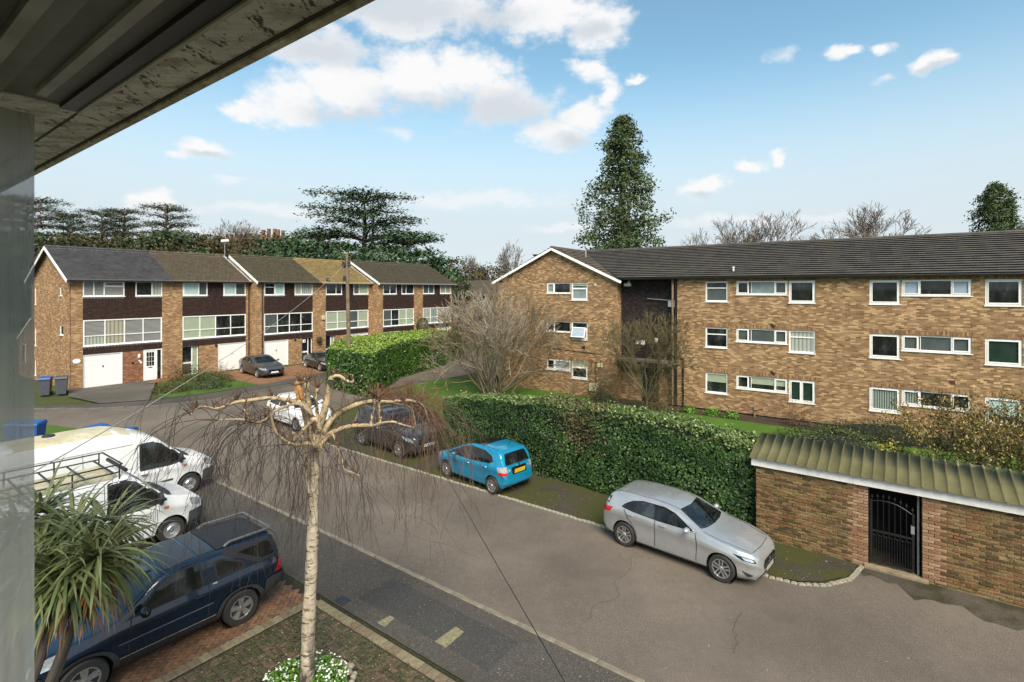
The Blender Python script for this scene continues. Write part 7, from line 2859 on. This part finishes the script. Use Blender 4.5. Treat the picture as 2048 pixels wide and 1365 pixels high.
wt = [wood_tree(1, L_ever, T_dark), wood_tree(2, L_brush, T_far, 11, 4.4, 90, .38), wood_tree(3, L_cedar, T_dark, 11, 4.6, 130), wood_tree(4, L_brush, T_far, 9, 4.6, 70, .34)]
wlab = ['dark evergreen tree in the woodland behind the terrace', 'brown winter thicket tree in the woodland behind the terrace', 'green evergreen tree in the woodland behind the terrace', 'low brown scrub tree in the woodland behind the terrace']
used_w = set()
jobs = []
rs = random.Random(4)
for i in range(22):
    px = -60 + i * 32 + rs.uniform(-12, 12)
    jobs.append((rs.choice((0, 0, 1, 0)) if px < 420 else rs.choice((1, 1, 0, 3)), px, rs.uniform(92, 104), 462 + rs.uniform(-12, 14) + max(0, px - 380) * .06))
for i in range(18):
    px = -40 + i * 38 + rs.uniform(-14, 14)
    jobs.append((rs.choice((1, 3, 2, 1, 0)), px, rs.uniform(70, 84), 496 + rs.uniform(-10, 10)))
for (k_, px, d, top) in ((2, 605, 78, 480), (2, 560, 84, 486), (2, 690, 76, 496), (2, 760, 76, 498), (2, 840, 74, 500), (1, 925, 96, 520), (3, 975, 92, 528), (1, 900, 110, 516), (1, 990, 120, 520), (3, 945, 80, 540), (0, 905, 70, 548), (1, 1010, 100, 530), (3, 1060, 90, 540)):
    jobs.append((k_, px, d, top))
jobs.sort(key=lambda j: j[1])
ORD = ['leftmost', 'second from the left', 'third from the left', 'fourth from the left', 'fifth from the left', 'sixth from the left', 'seventh from the left', 'eighth from the left', 'ninth from the left', 'tenth from the left',
       'eleventh from the left', 'twelfth from the left', 'thirteenth from the left', 'fourteenth from the left', 'fifteenth from the left', 'sixteenth from the left', 'seventeenth from the left', 'eighteenth from the left', 'nineteenth from the left', 'twentieth from the left', 'twenty first from the left', 'twenty second from the left', 'twenty third from the left']
cnt = {}
for (k_, px, d, top) in jobs:
    cnt[k_] = cnt.get(k_, 0) + 1
    lab_ = ('dark evergreens', 'tall brown thickets', 'green evergreens', 'low brown scrub trees')[k_]
    lab_ = ORD[cnt[k_] - 1] + ' of the ' + lab_ + ' in the woodland behind the terrace'
    r_ = wt[k_] if k_ not in used_w else copy_tree(wt[k_])
    used_w.add(k_)
    put_tree(r_, px, d, top, (12.0, 11.0, 11.0, 9.0)[k_], lab_, 'woodland trees behind the terrace', rng.uniform(.95, 1.3))
# brushwood mass closing the gaps low down
n = 9000
pxs = nrng.uniform(-90, 1080, n)
dd = nrng.uniform(86, 128, n)
P = np.column_stack([(pxs - CX) / F_PX * dd, dd, np.zeros(n)])
P[:, 2] = np.array([ground(a, b_) for a, b_ in P[:, :2]]) + nrng.uniform(0, 1, n) ** 1.2 * np.interp(pxs, [-90, 400, 700, 900, 1080], [10, 9, 8, 6, 5])
o = leaf_obj('brushwood', P, nrng.normal(0, 1, (n, 3)), 1.5, L_brush, None, aspect=.5)
tag(o, 'brown winter brushwood filling the woodland floor', 'brushwood', kind='stuff')


# ---------------------------------------------------------------- the pollarded birch
mk = Mat('birch_bark', 0.7, 0, 0.3)
pz = mk.pos()
st = mk.noise(5, 6, 0.7, pz, (1.0, 1.0, 3.2))
sc2 = mk.noise(2.2, 5, 0.65, pz, (2.4, 2.4, .8))
sepz = mk.N.new('ShaderNodeSeparateXYZ')
mk.L.new(pz, sepz.inputs[0])
base = mk.ramp(mk.noise(9, 4, 0.6, pz), [(0.3, (0.42, 0.335, 0.235)), (0.6, (0.58, 0.49, 0.37)), (0.8, (0.66, 0.59, 0.48))])
base = mk.mix(mk.ramp(st, [(0.53, 0.0), (0.60, 0.9)]), base, (0.055, 0.042, 0.030))
low = mk.math('MULTIPLY', mk.ramp(mk.math('MULTIPLY', sepz.outputs[2], 0.4), [(0.12, 1.0), (0.55, 0.0)]), mk.ramp(sc2, [(0.42, 0.0), (0.56, 0.95)]))
base = mk.mix(low, base, (0.045, 0.038, 0.028))
up_ = mk.math('MULTIPLY', mk.ramp(mk.math('MULTIPLY', sepz.outputs[2], 0.2), [(0.60, 0.0), (0.85, 1.0)]), mk.ramp(sc2, [(0.40, 0.0), (0.62, 0.75)]))
base = mk.mix(up_, base, (0.20, 0.125, 0.06))
mk.set('Base Color', base)
mk.bump(st, 0.5, 0.02)
M_birch = mk.m
M_limb = Mat('birch_limb_bark', 0.75, 0, 0.3)
f_ = M_limb.noise(6, 5, 0.65, M_limb.pos())
c_ = M_limb.ramp(f_, [(0.3, (0.20, 0.14, 0.08)), (0.6, (0.40, 0.32, 0.20)), (0.8, (0.52, 0.45, 0.33))])
c_ = M_limb.mix(M_limb.ramp(M_limb.noise(14, 4, 0.7, M_limb.pos()), [(0.55, 0), (0.62, 0.85)]), c_, (0.06, 0.042, 0.026))
M_limb.set('Base Color', c_)
M_limb.bump(f_, 0.4, 0.01)
M_limb = M_limb.m
T_birch = plain('birch_twig', (0.050, 0.036, 0.030), 0.8, var=0.35, scale=3)
T_birchr = plain('birch_russet_twig', (0.125, 0.074, 0.046), 0.8, var=0.35, scale=3)
T_stub = plain('cut_stub', (0.11, 0.062, 0.034), 0.85, var=0.4, scale=8)

BD0 = 9.06
birch = empty('birch_tree', (0, 0, 0), 0, 'pollarded silver birch with drooping bare twigs in the near garden', 'tree')


def smooth_path(pts, n=4):
    pts = [np.array(p) for p in pts]
    out = []
    for i in range(len(pts) - 1):
        p0, p1, p2, p3 = pts[max(i - 1, 0)], pts[i], pts[i + 1], pts[min(i + 2, len(pts) - 1)]
        for j in range(n):
            t = j / n
            out.append(.5 * ((2 * p1) + (-p0 + p2) * t + (2 * p0 - 5 * p1 + 4 * p2 - p3) * t * t + (-p0 + 3 * p1 - 3 * p2 + p3) * t ** 3))
    out.append(pts[-1])
    return out


def limb(name, pix, d0, d1, r0, r1, mat, k=9, lump=.08):
    n = len(pix)
    pts = [at(px, py, d0 + (d1 - d0) * i / (n - 1)) for i, (px, py) in enumerate(pix)]
    path = smooth_path(pts, 5)
    m = len(path)
    rr = [(r0 + (r1 - r0) * i / (m - 1)) * (1 + rng.uniform(-lump, lump)) * (1 if name == 'trunk' else .84) for i in range(m)]
    MB().tube(path, rr, k).build(name, mat, birch, True, sharp=60)
    return path


trunk = limb('trunk', [(613, 1385), (615, 1330), (617, 1250), (622, 1150), (626, 1050), (628, 980), (630, 905), (632, 868)], 9.08, 9.05, .124, .066, M_birch, 14, .07)
limb('stem', [(618, 985), (613, 940), (611, 905), (612, 870), (614, 840)], 8.98, 8.95, .04, .035, M_birch)
LB = []
LB.append((limb('limb', [(630, 850), (612, 812), (582, 802), (540, 797), (501, 801), (468, 806), (447, 814), (429, 818), (405, 814), (390, 819), (380, 831)], 9.0, 7.9, .055, .012, M_limb), 1.0))
LB.append((limb('limb', [(628, 885), (614, 840), (604, 797), (597, 774), (596, 762)], 9.05, 9.2, .085, .05, M_limb, 9, .14), .1))
LB.append((limb('limb', [(630, 880), (618, 831), (616, 797), (614, 768), (613, 758)], 9.1, 9.4, .08, .05, M_limb, 9, .12), .1))
LB.append((limb('limb', [(634, 885), (640, 851), (651, 814), (659, 777), (662, 758), (668, 753), (677, 752), (688, 758), (698, 764), (707, 764)], 9.05, 9.1, .085, .018, M_limb), .3))
LB.append((limb('limb', [(707, 764), (705, 749)], 9.1, 9.1, .016, .012, M_limb), 0))
LB.append((limb('limb', [(636, 885), (655, 851), (670, 833), (698, 816), (725, 806), (748, 803), (781, 804), (818, 801), (846, 812), (855, 836), (859, 860)], 9.05, 9.9, .075, .012, M_limb), 1.6))
LB.append((limb('limb', [(818, 801), (826, 823), (832, 855)], 9.75, 9.8, .022, .012, M_limb), 1.0))
LB.append((limb('limb', [(638, 895), (655, 873), (679, 859), (707, 852), (744, 851), (763, 847), (785, 844), (809, 851), (829, 855)], 9.0, 9.1, .065, .012, M_limb), 1.4))
LB.append((limb('limb', [(762, 846), (759, 825), (758, 806), (757, 792)], 9.08, 9.3, .04, .035, M_limb), .3))
LB.append((limb('limb', [(742, 848), (745, 828), (750, 805), (746, 795)], 9.08, 9.3, .028, .025, M_limb), .3))
LB.append((limb('limb', [(640, 860), (631, 838), (611, 855), (591, 878), (582, 882), (569, 882), (557, 870), (548, 856), (543, 834), (541, 815)], 8.9, 8.3, .05, .02, M_limb), 1.0))
LB.append((limb('limb', [(640, 900), (623, 888), (605, 889), (591, 890), (578, 886)], 8.95, 8.4, .055, .028, M_limb), .8))
LB.append((limb('limb', [(625, 830), (599, 809), (574, 812), (548, 824), (528, 841), (511, 845), (498, 841), (474, 839), (437, 840)], 8.9, 8.0, .038, .012, M_limb), 1.2))
LB.append((limb('limb', [(505, 843), (495, 832), (488, 818)], 8.3, 8.3, .02, .012, M_limb), .3))
LB.append((limb('limb', [(655, 868), (666, 870), (677, 898), (686, 928), (692, 941), (707, 946), (718, 951)], 8.8, 8.4, .024, .015, M_limb), .7))
LB.append((limb('limb', [(640, 850), (634, 825), (632, 800), (635, 775)], 9.2, 9.6, .045, .03, M_limb), .2))
# knobs with cut stubs
out = []
rs = np.random.default_rng(77)
for path, _ in LB:
    L_ = len(path)
    for i in range(2, L_):
        if rs.random() < .42:
            for j in range(rs.integers(1, 4)):
                p = np.array(path[i])
                d = rs.normal(0, .45, 3) + np.array([0, 0, 1.0])
                d /= np.linalg.norm(d)
                l = rs.uniform(.05, .22)
                out.append((*p, *(p + d * l), .011, .006))
for (px, py) in ((597, 770), (614, 764), (546, 800), (470, 806), (757, 795), (747, 797), (808, 802), (635, 776), (505, 805)):
    for j in range(14):
        p = np.array(at(px, py, 9.0))
        d = rs.normal(0, .5, 3) + np.array([0, 0, .9])
        d /= np.linalg.norm(d)
        out.append((*p, *(p + d * rs.uniform(.08, .28)), .014, .006))
o = twig_obj('cut_stubs', out, T_stub, birch, 4)
o['kind'] = 'stuff'
# torn wood at the broken leaders
mb = MB()
for (px, py) in ((597, 778), (600, 790)):
    mb.tube([at(px, py + 8, 8.98), at(px - 1, py - 14, 8.98)], [.07, .05], 7)
mb.build('torn_wood', plain('torn_orange_wood', (.34, .17, .055), .8, var=.4, scale=14), birch)
mb = MB().lathe([(0, -.004), (.045, 0), (.05, -.02)], 12, 'y', at(661, 765, 8.98))
mb.build('knot_hole', T_dark, birch)


def twigs(rs, path, n, out, length, side, r=.006, fall=.24, hold=1.0):
    for _ in range(n):
        i = rs.integers(1, len(path))
        p = np.array(path[i], dtype=float)
        d = np.array([side + rs.normal(0, .7), rs.normal(0, .7), rs.uniform(-.5, .45)])
        l = length * rs.uniform(.45, 1.25)
        ns = 9
        sub = []
        for s_ in range(ns):
            d = d / np.linalg.norm(d)
            q = p + d * (l / ns)
            a = 1 - s_ / ns
            out.append((*p, *q, r * (.35 + .65 * a), r * (.35 + .65 * (a - 1 / ns))))
            d = d * hold + rs.normal(0, .13, 3) + np.array([0, 0, -fall * (1 + s_ * .22)])
            p = q
            if s_ >= 2 and rs.random() < .75:
                sub.append((p.copy(), d.copy()))
        for (p, d) in sub:
            l2 = l * rs.uniform(.22, .5)
            d = d / np.linalg.norm(d) + rs.normal(0, .45, 3)
            for s_ in range(5):
                d = d / np.linalg.norm(d)
                q = p + d * (l2 / 5)
                out.append((*p, *q, r * .55, r * .38))
                d = d + rs.normal(0, .14, 3) + np.array([0, 0, -fall * 1.2])
                p = q


out, outr = [], []
rs = np.random.default_rng(99)
spec = {0: (16, 1.5, -.15, 0), 10: (14, 1.9, -.35, 0), 11: (13, 2.0, -.35, 0), 12: (26, 1.8, -.3, 0), 14: (10, 1.5, .3, 0), 7: (14, 1.7, .25, 0), 5: (34, 1.5, .3, 1), 6: (26, 1.1, .3, 1), 3: (4, .8, .3, 1)}
for i, (n, l, sd_, red) in spec.items():
    twigs(rs, LB[i][0], n, outr if red else out, l, sd_)
twigs(rs, trunk[-10:], 8, out, 1.9, .5)
twigs(rs, LB[7][0], 7, out, 2.1, .1)
twigs(rs, LB[12][0][len(LB[12][0]) // 2:], 14, out, 2.1, -.5)
# the curly russet tangle at the end of the right limbs
twigs(rs, LB[5][0][len(LB[5][0]) * 2 // 3:], 46, outr, 1.7, .25, .0055, .2)
o = twig_obj('hanging_twigs', out, T_birch, birch, 3)
o['kind'] = 'stuff'
o = twig_obj('russet_twigs', outr, T_birchr, birch, 3)
o['kind'] = 'stuff'

# flower bed round the birch with cobbles
fb = RD(8.26, 5.1, 0)
bedr = 0.78
pl = [(fb.x + bedr * math.cos(a) * (1 + .05 * math.sin(3 * a)), fb.y + bedr * .9 * math.sin(a)) for a in np.linspace(0, 2 * math.pi, 28)[:-1]]
patch('tree_pit', pl, 0.02, M_soil, .4)
n = 2600
a = nrng.uniform(0, 2 * math.pi, n)
r = np.sqrt(nrng.uniform(.02, .8, n)) * bedr
P = np.column_stack([fb.x + r * np.cos(a), fb.y + r * np.sin(a) * .9, .03 + nrng.uniform(0, .16, n)])
o = leaf_obj('ground_cover', P, np.tile(np.array([0, 0, 1.0]), (n, 1)) + nrng.normal(0, .5, (n, 3)), .09, L_spring, None, aspect=.4)
tag(o, 'bright green ground cover round the foot of the birch', 'ground cover', kind='stuff')
n = 360
a = nrng.uniform(0, 2 * math.pi, n)
r = np.sqrt(nrng.uniform(.05, .85, n)) * bedr
P = np.column_stack([fb.x + r * np.cos(a), fb.y + r * np.sin(a) * .9, .17 + nrng.uniform(0, .06, n)])
o = leaf_obj('white_flowers', P, np.tile(np.array([0, 0, 1.0]), (n, 1)), .045, L_bloom, None, aspect=.9, jitter=.4)
tag(o, 'small white flowers scattered over the birch ground cover', 'flowers', kind='stuff')
cob = []
for i in range(5):
    rs = np.random.default_rng(300 + i)
    mb = MB().lathe([(0, -.05), (.05, -.035), (.07, 0), (.05, .035), (0, .05)], 9)
    mb.v = [(x * (1 + rs.normal(0, .08)), y * (.8 + rs.normal(0, .06)), z * (1 + rs.normal(0, .1))) for x, y, z in mb.v]
    me = mb.mesh('cobble')
    me.materials.append(plain('cobble_%d' % i, [(.16, .15, .13), (.24, .21, .16), (.30, .26, .19), (.11, .105, .10), (.20, .16, .12)][i], .8, var=.25, scale=12))
    me.polygons.foreach_set('use_smooth', [True] * len(me.polygons))
    cob.append(me)
ring = empty('cobble_ring', (0, 0, 0), 0, 'ring of rounded cobbles edging the flower bed at the birch foot', 'edging stones')
for i in range(46):
    a = i / 46 * 2 * math.pi + rng.uniform(-.04, .04)
    o = bpy.data.objects.new('cobble', rng.choice(cob))
    q = bedr * rng.uniform(.93, 1.06)
    o.location = (fb.x + q * math.cos(a), fb.y + q * math.sin(a) * .9, .045)
    o.rotation_euler = (0, 0, rng.uniform(0, 6.28))
    sc_ = rng.uniform(.7, 1.25)
    o.scale = (sc_, sc_, sc_)
    link(o, ring)

# litter: fallen leaves and grit
def litter(name, n, poly_fn, size, mat, label, z=.02, asp=.6):
    P = np.array([poly_fn() for _ in range(n)])
    P[:, 2] += z
    o = leaf_obj(name, P, np.tile(np.array([0, 0, 1.0]), (n, 1)), size, mat, None, jitter=.15, cup=.04, aspect=asp)
    tag(o, label, 'litter', kind='stuff')


L_lit = leaf_mat('fallen_leaf', (.10, .07, .03), (.20, .15, .07), (.42, .38, .26), .8, .2)
litter('leaf_litter', 260, lambda: RD(rng.uniform(1, 16), 13.9 + rng.random() * 1.9), .045, L_lit, 'fallen leaves on the mossy verge', .02)
litter('road_litter', 150, lambda: RD(rng.uniform(-4, 14), 8.9 + rng.random() ** 2 * 6), .035, L_lit, 'stray leaves and grit on the road', .006)
litter('pavement_litter', 160, lambda: RD(rng.uniform(0, 12), 6.95 + rng.random() * 1.7), .03, L_lit, 'stray leaves and grit on the near pavement', .022)
litter('garden_gravel', 2600, lambda: RD(rng.uniform(2.5, 10.2), 2.2 + rng.random() * 4.3), .022, leaf_mat('grit', (.12, .10, .07), (.26, .22, .15), (.5, .46, .36), .8, .2), 'pale grit scattered over the mossy garden paving', .02, .9)
L_moss = leaf_mat('moss_tuft', (.026, .028, .009), (.05, .05, .016), (.085, .085, .028), .9, .1)
def mossy():
    while True:
        p = RD(rng.uniform(2.5, 10.3), 2.2 + rng.random() * 4.4)
        if math.sin(p.x * 2.3) + math.sin(p.y * 1.9 + 1) + rng.uniform(-1, 1) > .2:
            return p
litter('moss', 5200, mossy, .04, L_moss, 'dark moss tufts over the garden paving', .02, .9)


# ---------------------------------------------------------------- cabbage palm at left
palm = empty('cabbage_palm', (0, 0, 0), 0, 'tall cabbage palm with several strap leaved heads at the left edge', 'palm')
PB0 = RD(8.95, 1.15, 0)
LV, LF, LR, DV, DF, DR = [], [], [], [], [], []


def strap(V, Fc, Rn, c, d, l, w, droop, rs, rv):
    p = np.array(c, dtype=float)
    d = d / np.linalg.norm(d)
    n = 7
    side = np.cross(d, np.array([0, 0, 1.0]))
    if np.linalg.norm(side) < .05:
        side = np.array([1.0, 0, 0])
    side /= np.linalg.norm(side)
    b = len(V)
    for i in range(n + 1):
        t = i / n
        ww = w * (0.55 + 1.2 * t * (1 - t) * 1.6) * (1 - t ** 4)
        V.append(p + side * ww / 2)
        V.append(p - side * ww / 2)
        Rn += [rv, rv]
        d = d + np.array([0, 0, -droop * (0.25 + t)])
        d /= np.linalg.norm(d)
        p = p + d * l / n
    for i in range(n):
        Fc.append((b + 2 * i, b + 2 * i + 1, b + 2 * i + 3, b + 2 * i + 2))


rs = np.random.default_rng(55)
heads = [(196, 1114, 7.1, 1.05), (214, 1046, 7.6, .95), (146, 1062, 7.4, 1.0), (84, 1030, 7.7, 1.0), (30, 1070, 7.2, 1.05), (66, 1140, 6.9, 1.1), (135, 1150, 6.9, 1.0)]
mb = MB()
for (px, py, d, sc_) in heads:
    c = np.array(at(px, py, d))
    base = np.array([PB0.x, PB0.y, .0]) + rs.normal(0, .12, 3) * np.array([1, 1, 0])
    mid = (c + base) / 2 + np.array([0, 0, -.2])
    mb.tube(smooth_path([base, mid, c - np.array([0, 0, .05])], 5), [.06, .06, .058, .056, .054, .052, .05, .05, .05, .048, .045], 8)
    for i in range(135):
        a = rs.uniform(0, 2 * math.pi)
        e = rs.uniform(-.85, 1.05)
        dd_ = np.array([math.cos(a) * math.cos(e), math.sin(a) * math.cos(e), math.sin(e)])
        strap(LV, LF, LR, c + dd_ * .05, dd_, rs.uniform(.62, .98) * sc_, .042, rs.uniform(.12, .34), rs, np.clip(rs.uniform(.1, .75) + .25 * math.sin(e), 0, 1))
    for i in range(60):
        a = rs.uniform(0, 2 * math.pi)
        dd_ = np.array([math.cos(a), math.sin(a), rs.uniform(-1.6, -.3)])
        strap(DV, DF, DR, c - np.array([0, 0, .12]), dd_, rs.uniform(.55, .95), .034, .35, rs, rs.random())
mb.build('trunk', T_dark, palm, True)
np_mesh('leaves', LV, LF, L_palm, palm, LR)
np_mesh('dead_leaves', DV, DF, L_dead, palm, DR)
# ================================================================ street things
M_pole = plain('creosoted_pole', (0.16, 0.115, 0.075), 0.85, var=0.35, scale=3)
pp = at(698, 690, 36.5)
pole = empty('utility_pole', (pp.x, pp.y, ground(pp.x, pp.y)), 0, 'weathered wooden utility pole rising from the laurel hedge', 'pole')
top = 9.4 - ground(pp.x, pp.y)
MB().tube([(0, 0, -.3), (-.04, 0, 4), (-.15, 0, top)], [.16, .14, .11], 12).build('shaft', M_pole, pole, True)
MB().box(-.27, -.12, top - .02, -.03, .12, top + .1).build('cap', plain('mossy_cap', (.20, .17, .06), .9, var=.3), pole)
for z in (top - .7, top - .9):
    MB().box(-.45, -.1, z, .12, -.02, z + .16).build('cable_bracket', M_trim, pole)
MB().lathe([(0, 0), (.13, .03), (.14, .26), (0, .3)], 10, 'z', (-.33, -.1, top - 1.0)).build('junction_drum', M_trim, pole)
MB().box(-.36, -.2, top - 1.9, -.16, -.05, top - 1.55).build('junction_box', M_trim, pole)
for z in np.linspace(3.2, top - 1.2, 7):
    MB().tube([(-.25, -.02, z), (.15, -.02, z)], .012, 5).build('step_iron', M_trim, pole)


def wire(label, a, b, sag, r=.008, mat=None, n=18):
    a, b = Vector(a), Vector(b)
    pts = []
    for i in range(n + 1):
        t = i / n
        p = a.lerp(b, t)
        p.z -= sag * 4 * t * (1 - t)
        pts.append(p)
    o = MB().tube(pts, r, 5).build('overhead_cable', mat or M_trim)
    return tag(o, label, 'cable', 'overhead cables from the pole')


M_wire = plain('pale_cable', (0.30, 0.28, 0.25), 0.6, var=.1)
T0 = Vector((pp.x - .3, pp.y, 9.4 - .75))
wire('pale overhead cable running from the pole down to the lower left', T0, at(40, 960, 10.0), .55, .012, M_wire)
wire('thin overhead cable running from the pole to the near house at lower right', T0 + Vector((.2, 0, -.2)), at(1150, 1400, 2.6), .7, .003, M_trim, 30)
o = MB().lathe([(0, -.12), (.1, -.08), (.13, 0), (.1, .08), (0, .12)], 10, 'x', at(656, 560, 33.5)).build('cable_junction', M_trim)
tag(o, 'black cable junction hanging on the pale cable near the pole', 'junction box')
for i, (s_, z, lab) in enumerate(((30.6, 7.2, 'fine cable from the pole to the yellow roofed house'), (25.0, 7.2, 'fine cable from the pole to the house with plain white garage door'), (13.0, 5.3, 'long fine cable from the pole across the end house front'), (36, 7.1, 'fine cable from the pole to the fifth terrace house'))):
    E_ = 40.6 if s_ < 22.5 else (39.6 if s_ < 33.9 else 38.6)
    wire(lab, T0, (*(vb * s_ + ub * E_), z), .25, .006)

# wheeled bins
M_bblue = plain('blue_bin_plastic', (0.012, 0.075, 0.26), 0.5, var=.12)
M_bdark = plain('slate_bin_plastic', (0.055, 0.06, 0.075), 0.55, var=.12)


def bin_(p, rz, mat, label, lid=None):
    r = empty('wheelie_bin', (p[0], p[1], ground(p[0], p[1]) + .02), rz, label, 'bin', 'wheeled bins')
    m = MB()
    m.add([(-.22, -.26, .06), (.22, -.26, .06), (.22, .24, .06), (-.22, .24, .06), (-.28, -.33, .98), (.28, -.33, .98), (.28, .33, .98), (-.28, .33, .98)],
          [(0, 3, 2, 1), (4, 5, 6, 7), (0, 1, 5, 4), (1, 2, 6, 5), (2, 3, 7, 6), (3, 0, 4, 7)])
    m.box(-.3, -.36, .94, .3, .36, .985)
    m.build('body', mat, r)
    m = MB()
    m.add([(-.3, -.38, .99), (.3, -.38, .99), (.3, .34, .99), (-.3, .34, .99), (-.27, -.33, 1.06), (.27, -.33, 1.06), (.27, .3, 1.10), (-.27, .3, 1.10)],
          [(0, 3, 2, 1), (4, 5, 6, 7), (0, 1, 5, 4), (1, 2, 6, 5), (2, 3, 7, 6), (3, 0, 4, 7)])
    m.build('lid', lid or mat, r)
    MB().tube([(-.24, .4, 1.0), (.24, .4, 1.0)], .02, 6).build('handle', mat, r)
    for s in (-1, 1):
        MB().lathe([(0, -.03), (.1, -.03), (.1, .03), (0, .03)], 14, 'x', (s * .26, .26, .1)).build('wheel', M_tyre, r)
    return r


q = at(58, 868, 21.7)
bin_((q.x - .35, 21.5), R(20), M_bblue, 'blue wheeled bin at the far left edge, left of a pair')
bin_((q.x + .3, 21.6), R(14), M_bblue, 'blue wheeled bin, right of the pair at the far left edge')
q = at(196, 850, 21.6)
bin_((q.x, 21.5), R(-25), M_bblue, 'blue bin peeping over the high roof van')
q = at(262, 852, 21.5)
bin_((q.x, 21.2), R(10), M_bblue, 'blue bin whose lid shows at the front of the high roof van')
q = at(108, 790, 30.9)
bin_((q.x - .25, 30.6), R(30), M_bdark, 'slate grey bin against the end house wall, left one', M_bblue)
bin_((q.x + .45, 30.9), R(34), M_bdark, 'slate grey bin against the end house wall, right one')
patch('grass_strip', [tuple(at(px, 600, d)[:2]) for px, d in ((-60, 22), (-40, 25.5), (150, 24.2), (420, 21.5), (380, 20.6), (120, 22.5))], .02, M_lawn2, 1.0)

# ================================================================ eaves of the house we look out from
M_soff = Mat('dirty_soffit_paint', 0.7, 0, 0.25)
pz = M_soff.pos()
d1 = M_soff.noise(5, 7, 0.72, pz, (1, 2.2, 1))
d2 = M_soff.noise(24, 5, 0.7, pz, (1.6, .7, 1))
d3 = M_soff.noise(1.4, 4, 0.6, pz)
c = M_soff.ramp(d3, [(0.3, (0.62, 0.615, 0.59)), (0.7, (0.84, 0.83, 0.80))])
c = M_soff.mix(M_soff.ramp(d1, [(0.47, 0), (0.60, 0.8)]), c, (0.36, 0.33, 0.28))
c = M_soff.mix(M_soff.ramp(d2, [(0.565, 0), (0.61, 0.92)]), c, (0.045, 0.037, 0.028))
M_soff.set('Base Color', c)
M_soff.bump(d2, 0.4, 0.004)
M_soff = M_soff.m
M_lip = Mat('rusty_gutter_lip', 0.8, 0, 0.2)
f1 = M_lip.noise(16, 5, 0.7, M_lip.pos())
M_lip.set('Base Color', M_lip.ramp(f1, [(0.3, (0.22, 0.19, 0.14)), (0.55, (0.58, 0.52, 0.42)), (0.75, (0.8, 0.76, 0.66))]))
M_lip = M_lip.m
M_sash = plain('grey_frame_paint', (0.34, 0.33, 0.31), 0.6, var=.25, scale=5)
EH = .70
ev = empty('window_eaves', (0, 0, EYE + EH), ROT_R, 'dirty white eaves board and gutter edge of the near house overhead', 'eaves')
x0, x1 = -14.0, 3.0
MB().box(x0, .635, 0, x1, .775, .03).build('soffit_board', M_soff, ev)
MB().box(x0, .775, -.012, x1, .80, .12).build('gutter_lip', M_lip, ev)
MB().box(x0, .762, -.004, x1, .772, .004).build('drip_groove', plain('groove_dirt', (.06, .05, .04), .9, var=.3), ev)
# black channel that stops short
MB().box(-2.56, .56, -.012, x1, .612, .03).build('black_channel', plain('channel_black', (.018, .018, .019), .5), ev)
MB().box(-2.56, .612, -.020, x1, .622, .03).build('edge_highlight_strip', plain('channel_edge_highlight', (.42, .40, .35), .5, var=.2), ev)  # highlight along the channel edge, painted as a paler strip
MB().box(x0, .622, .002, x1, .635, .03).build('board_joint', plain('joint_dirt', (.08, .07, .055), .9), ev)
MB().box(-2.56, .40, .006, x1, .56, .034).build('inner_board', plain('inner_board_brown', (.14, .135, .125), .6, var=.3, scale=3), ev)
MB().box(x0, .40, .0, -2.56, .622, .03).build('inner_board', M_soff, ev)
MB().box(-2.45, .47, -.012, x1, .50, .006).build('batten', M_sash, ev)
MB().box(x0, -.6, .0, x1, .40, .034).build('head_board', plain('head_board_grey', (.20, .195, .18), .6, var=.25, scale=2), ev)
MB().box(-2.3, .30, -.03, x1, .335, 0.0).build('batten', M_sash, ev)
MB().box(-2.3, .21, -.05, x1, .25, 0.0).build('batten', M_sash, ev)

# added veil: haze of a curtain reflection painted into a half-clear pane
mk = Mat('reflection_haze', 0.25, 0, 0.5)
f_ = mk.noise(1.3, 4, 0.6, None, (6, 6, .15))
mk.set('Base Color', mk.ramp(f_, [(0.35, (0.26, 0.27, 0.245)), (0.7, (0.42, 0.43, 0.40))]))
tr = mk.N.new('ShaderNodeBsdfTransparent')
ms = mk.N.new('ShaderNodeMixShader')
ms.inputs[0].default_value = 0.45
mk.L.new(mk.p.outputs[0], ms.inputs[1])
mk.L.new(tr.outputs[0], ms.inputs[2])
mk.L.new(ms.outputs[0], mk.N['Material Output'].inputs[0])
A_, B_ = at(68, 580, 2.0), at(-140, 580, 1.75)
cs = empty('reflection_veil', (A_.x, A_.y, EYE), math.atan2(B_.y - A_.y, B_.x - A_.x), 'pale grimy casement pane standing open at the extreme left edge', 'window')  # added veil imitating a curtain reflection, not a real casement
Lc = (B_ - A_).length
MB().box(0.0, -.003, -1.75, Lc, .003, EH - .03).build('pane', mk.m, cs)  # added veil pane that carries the reflection haze
MB().box(Lc, -.025, -1.8, Lc + .05, .025, EH - .02).build('added_stile', M_white, cs)  # frame added round the made-up veil pane
MB().box(0.0, -.025, -1.8, Lc, .025, -1.752).build('added_rail', M_white, cs)
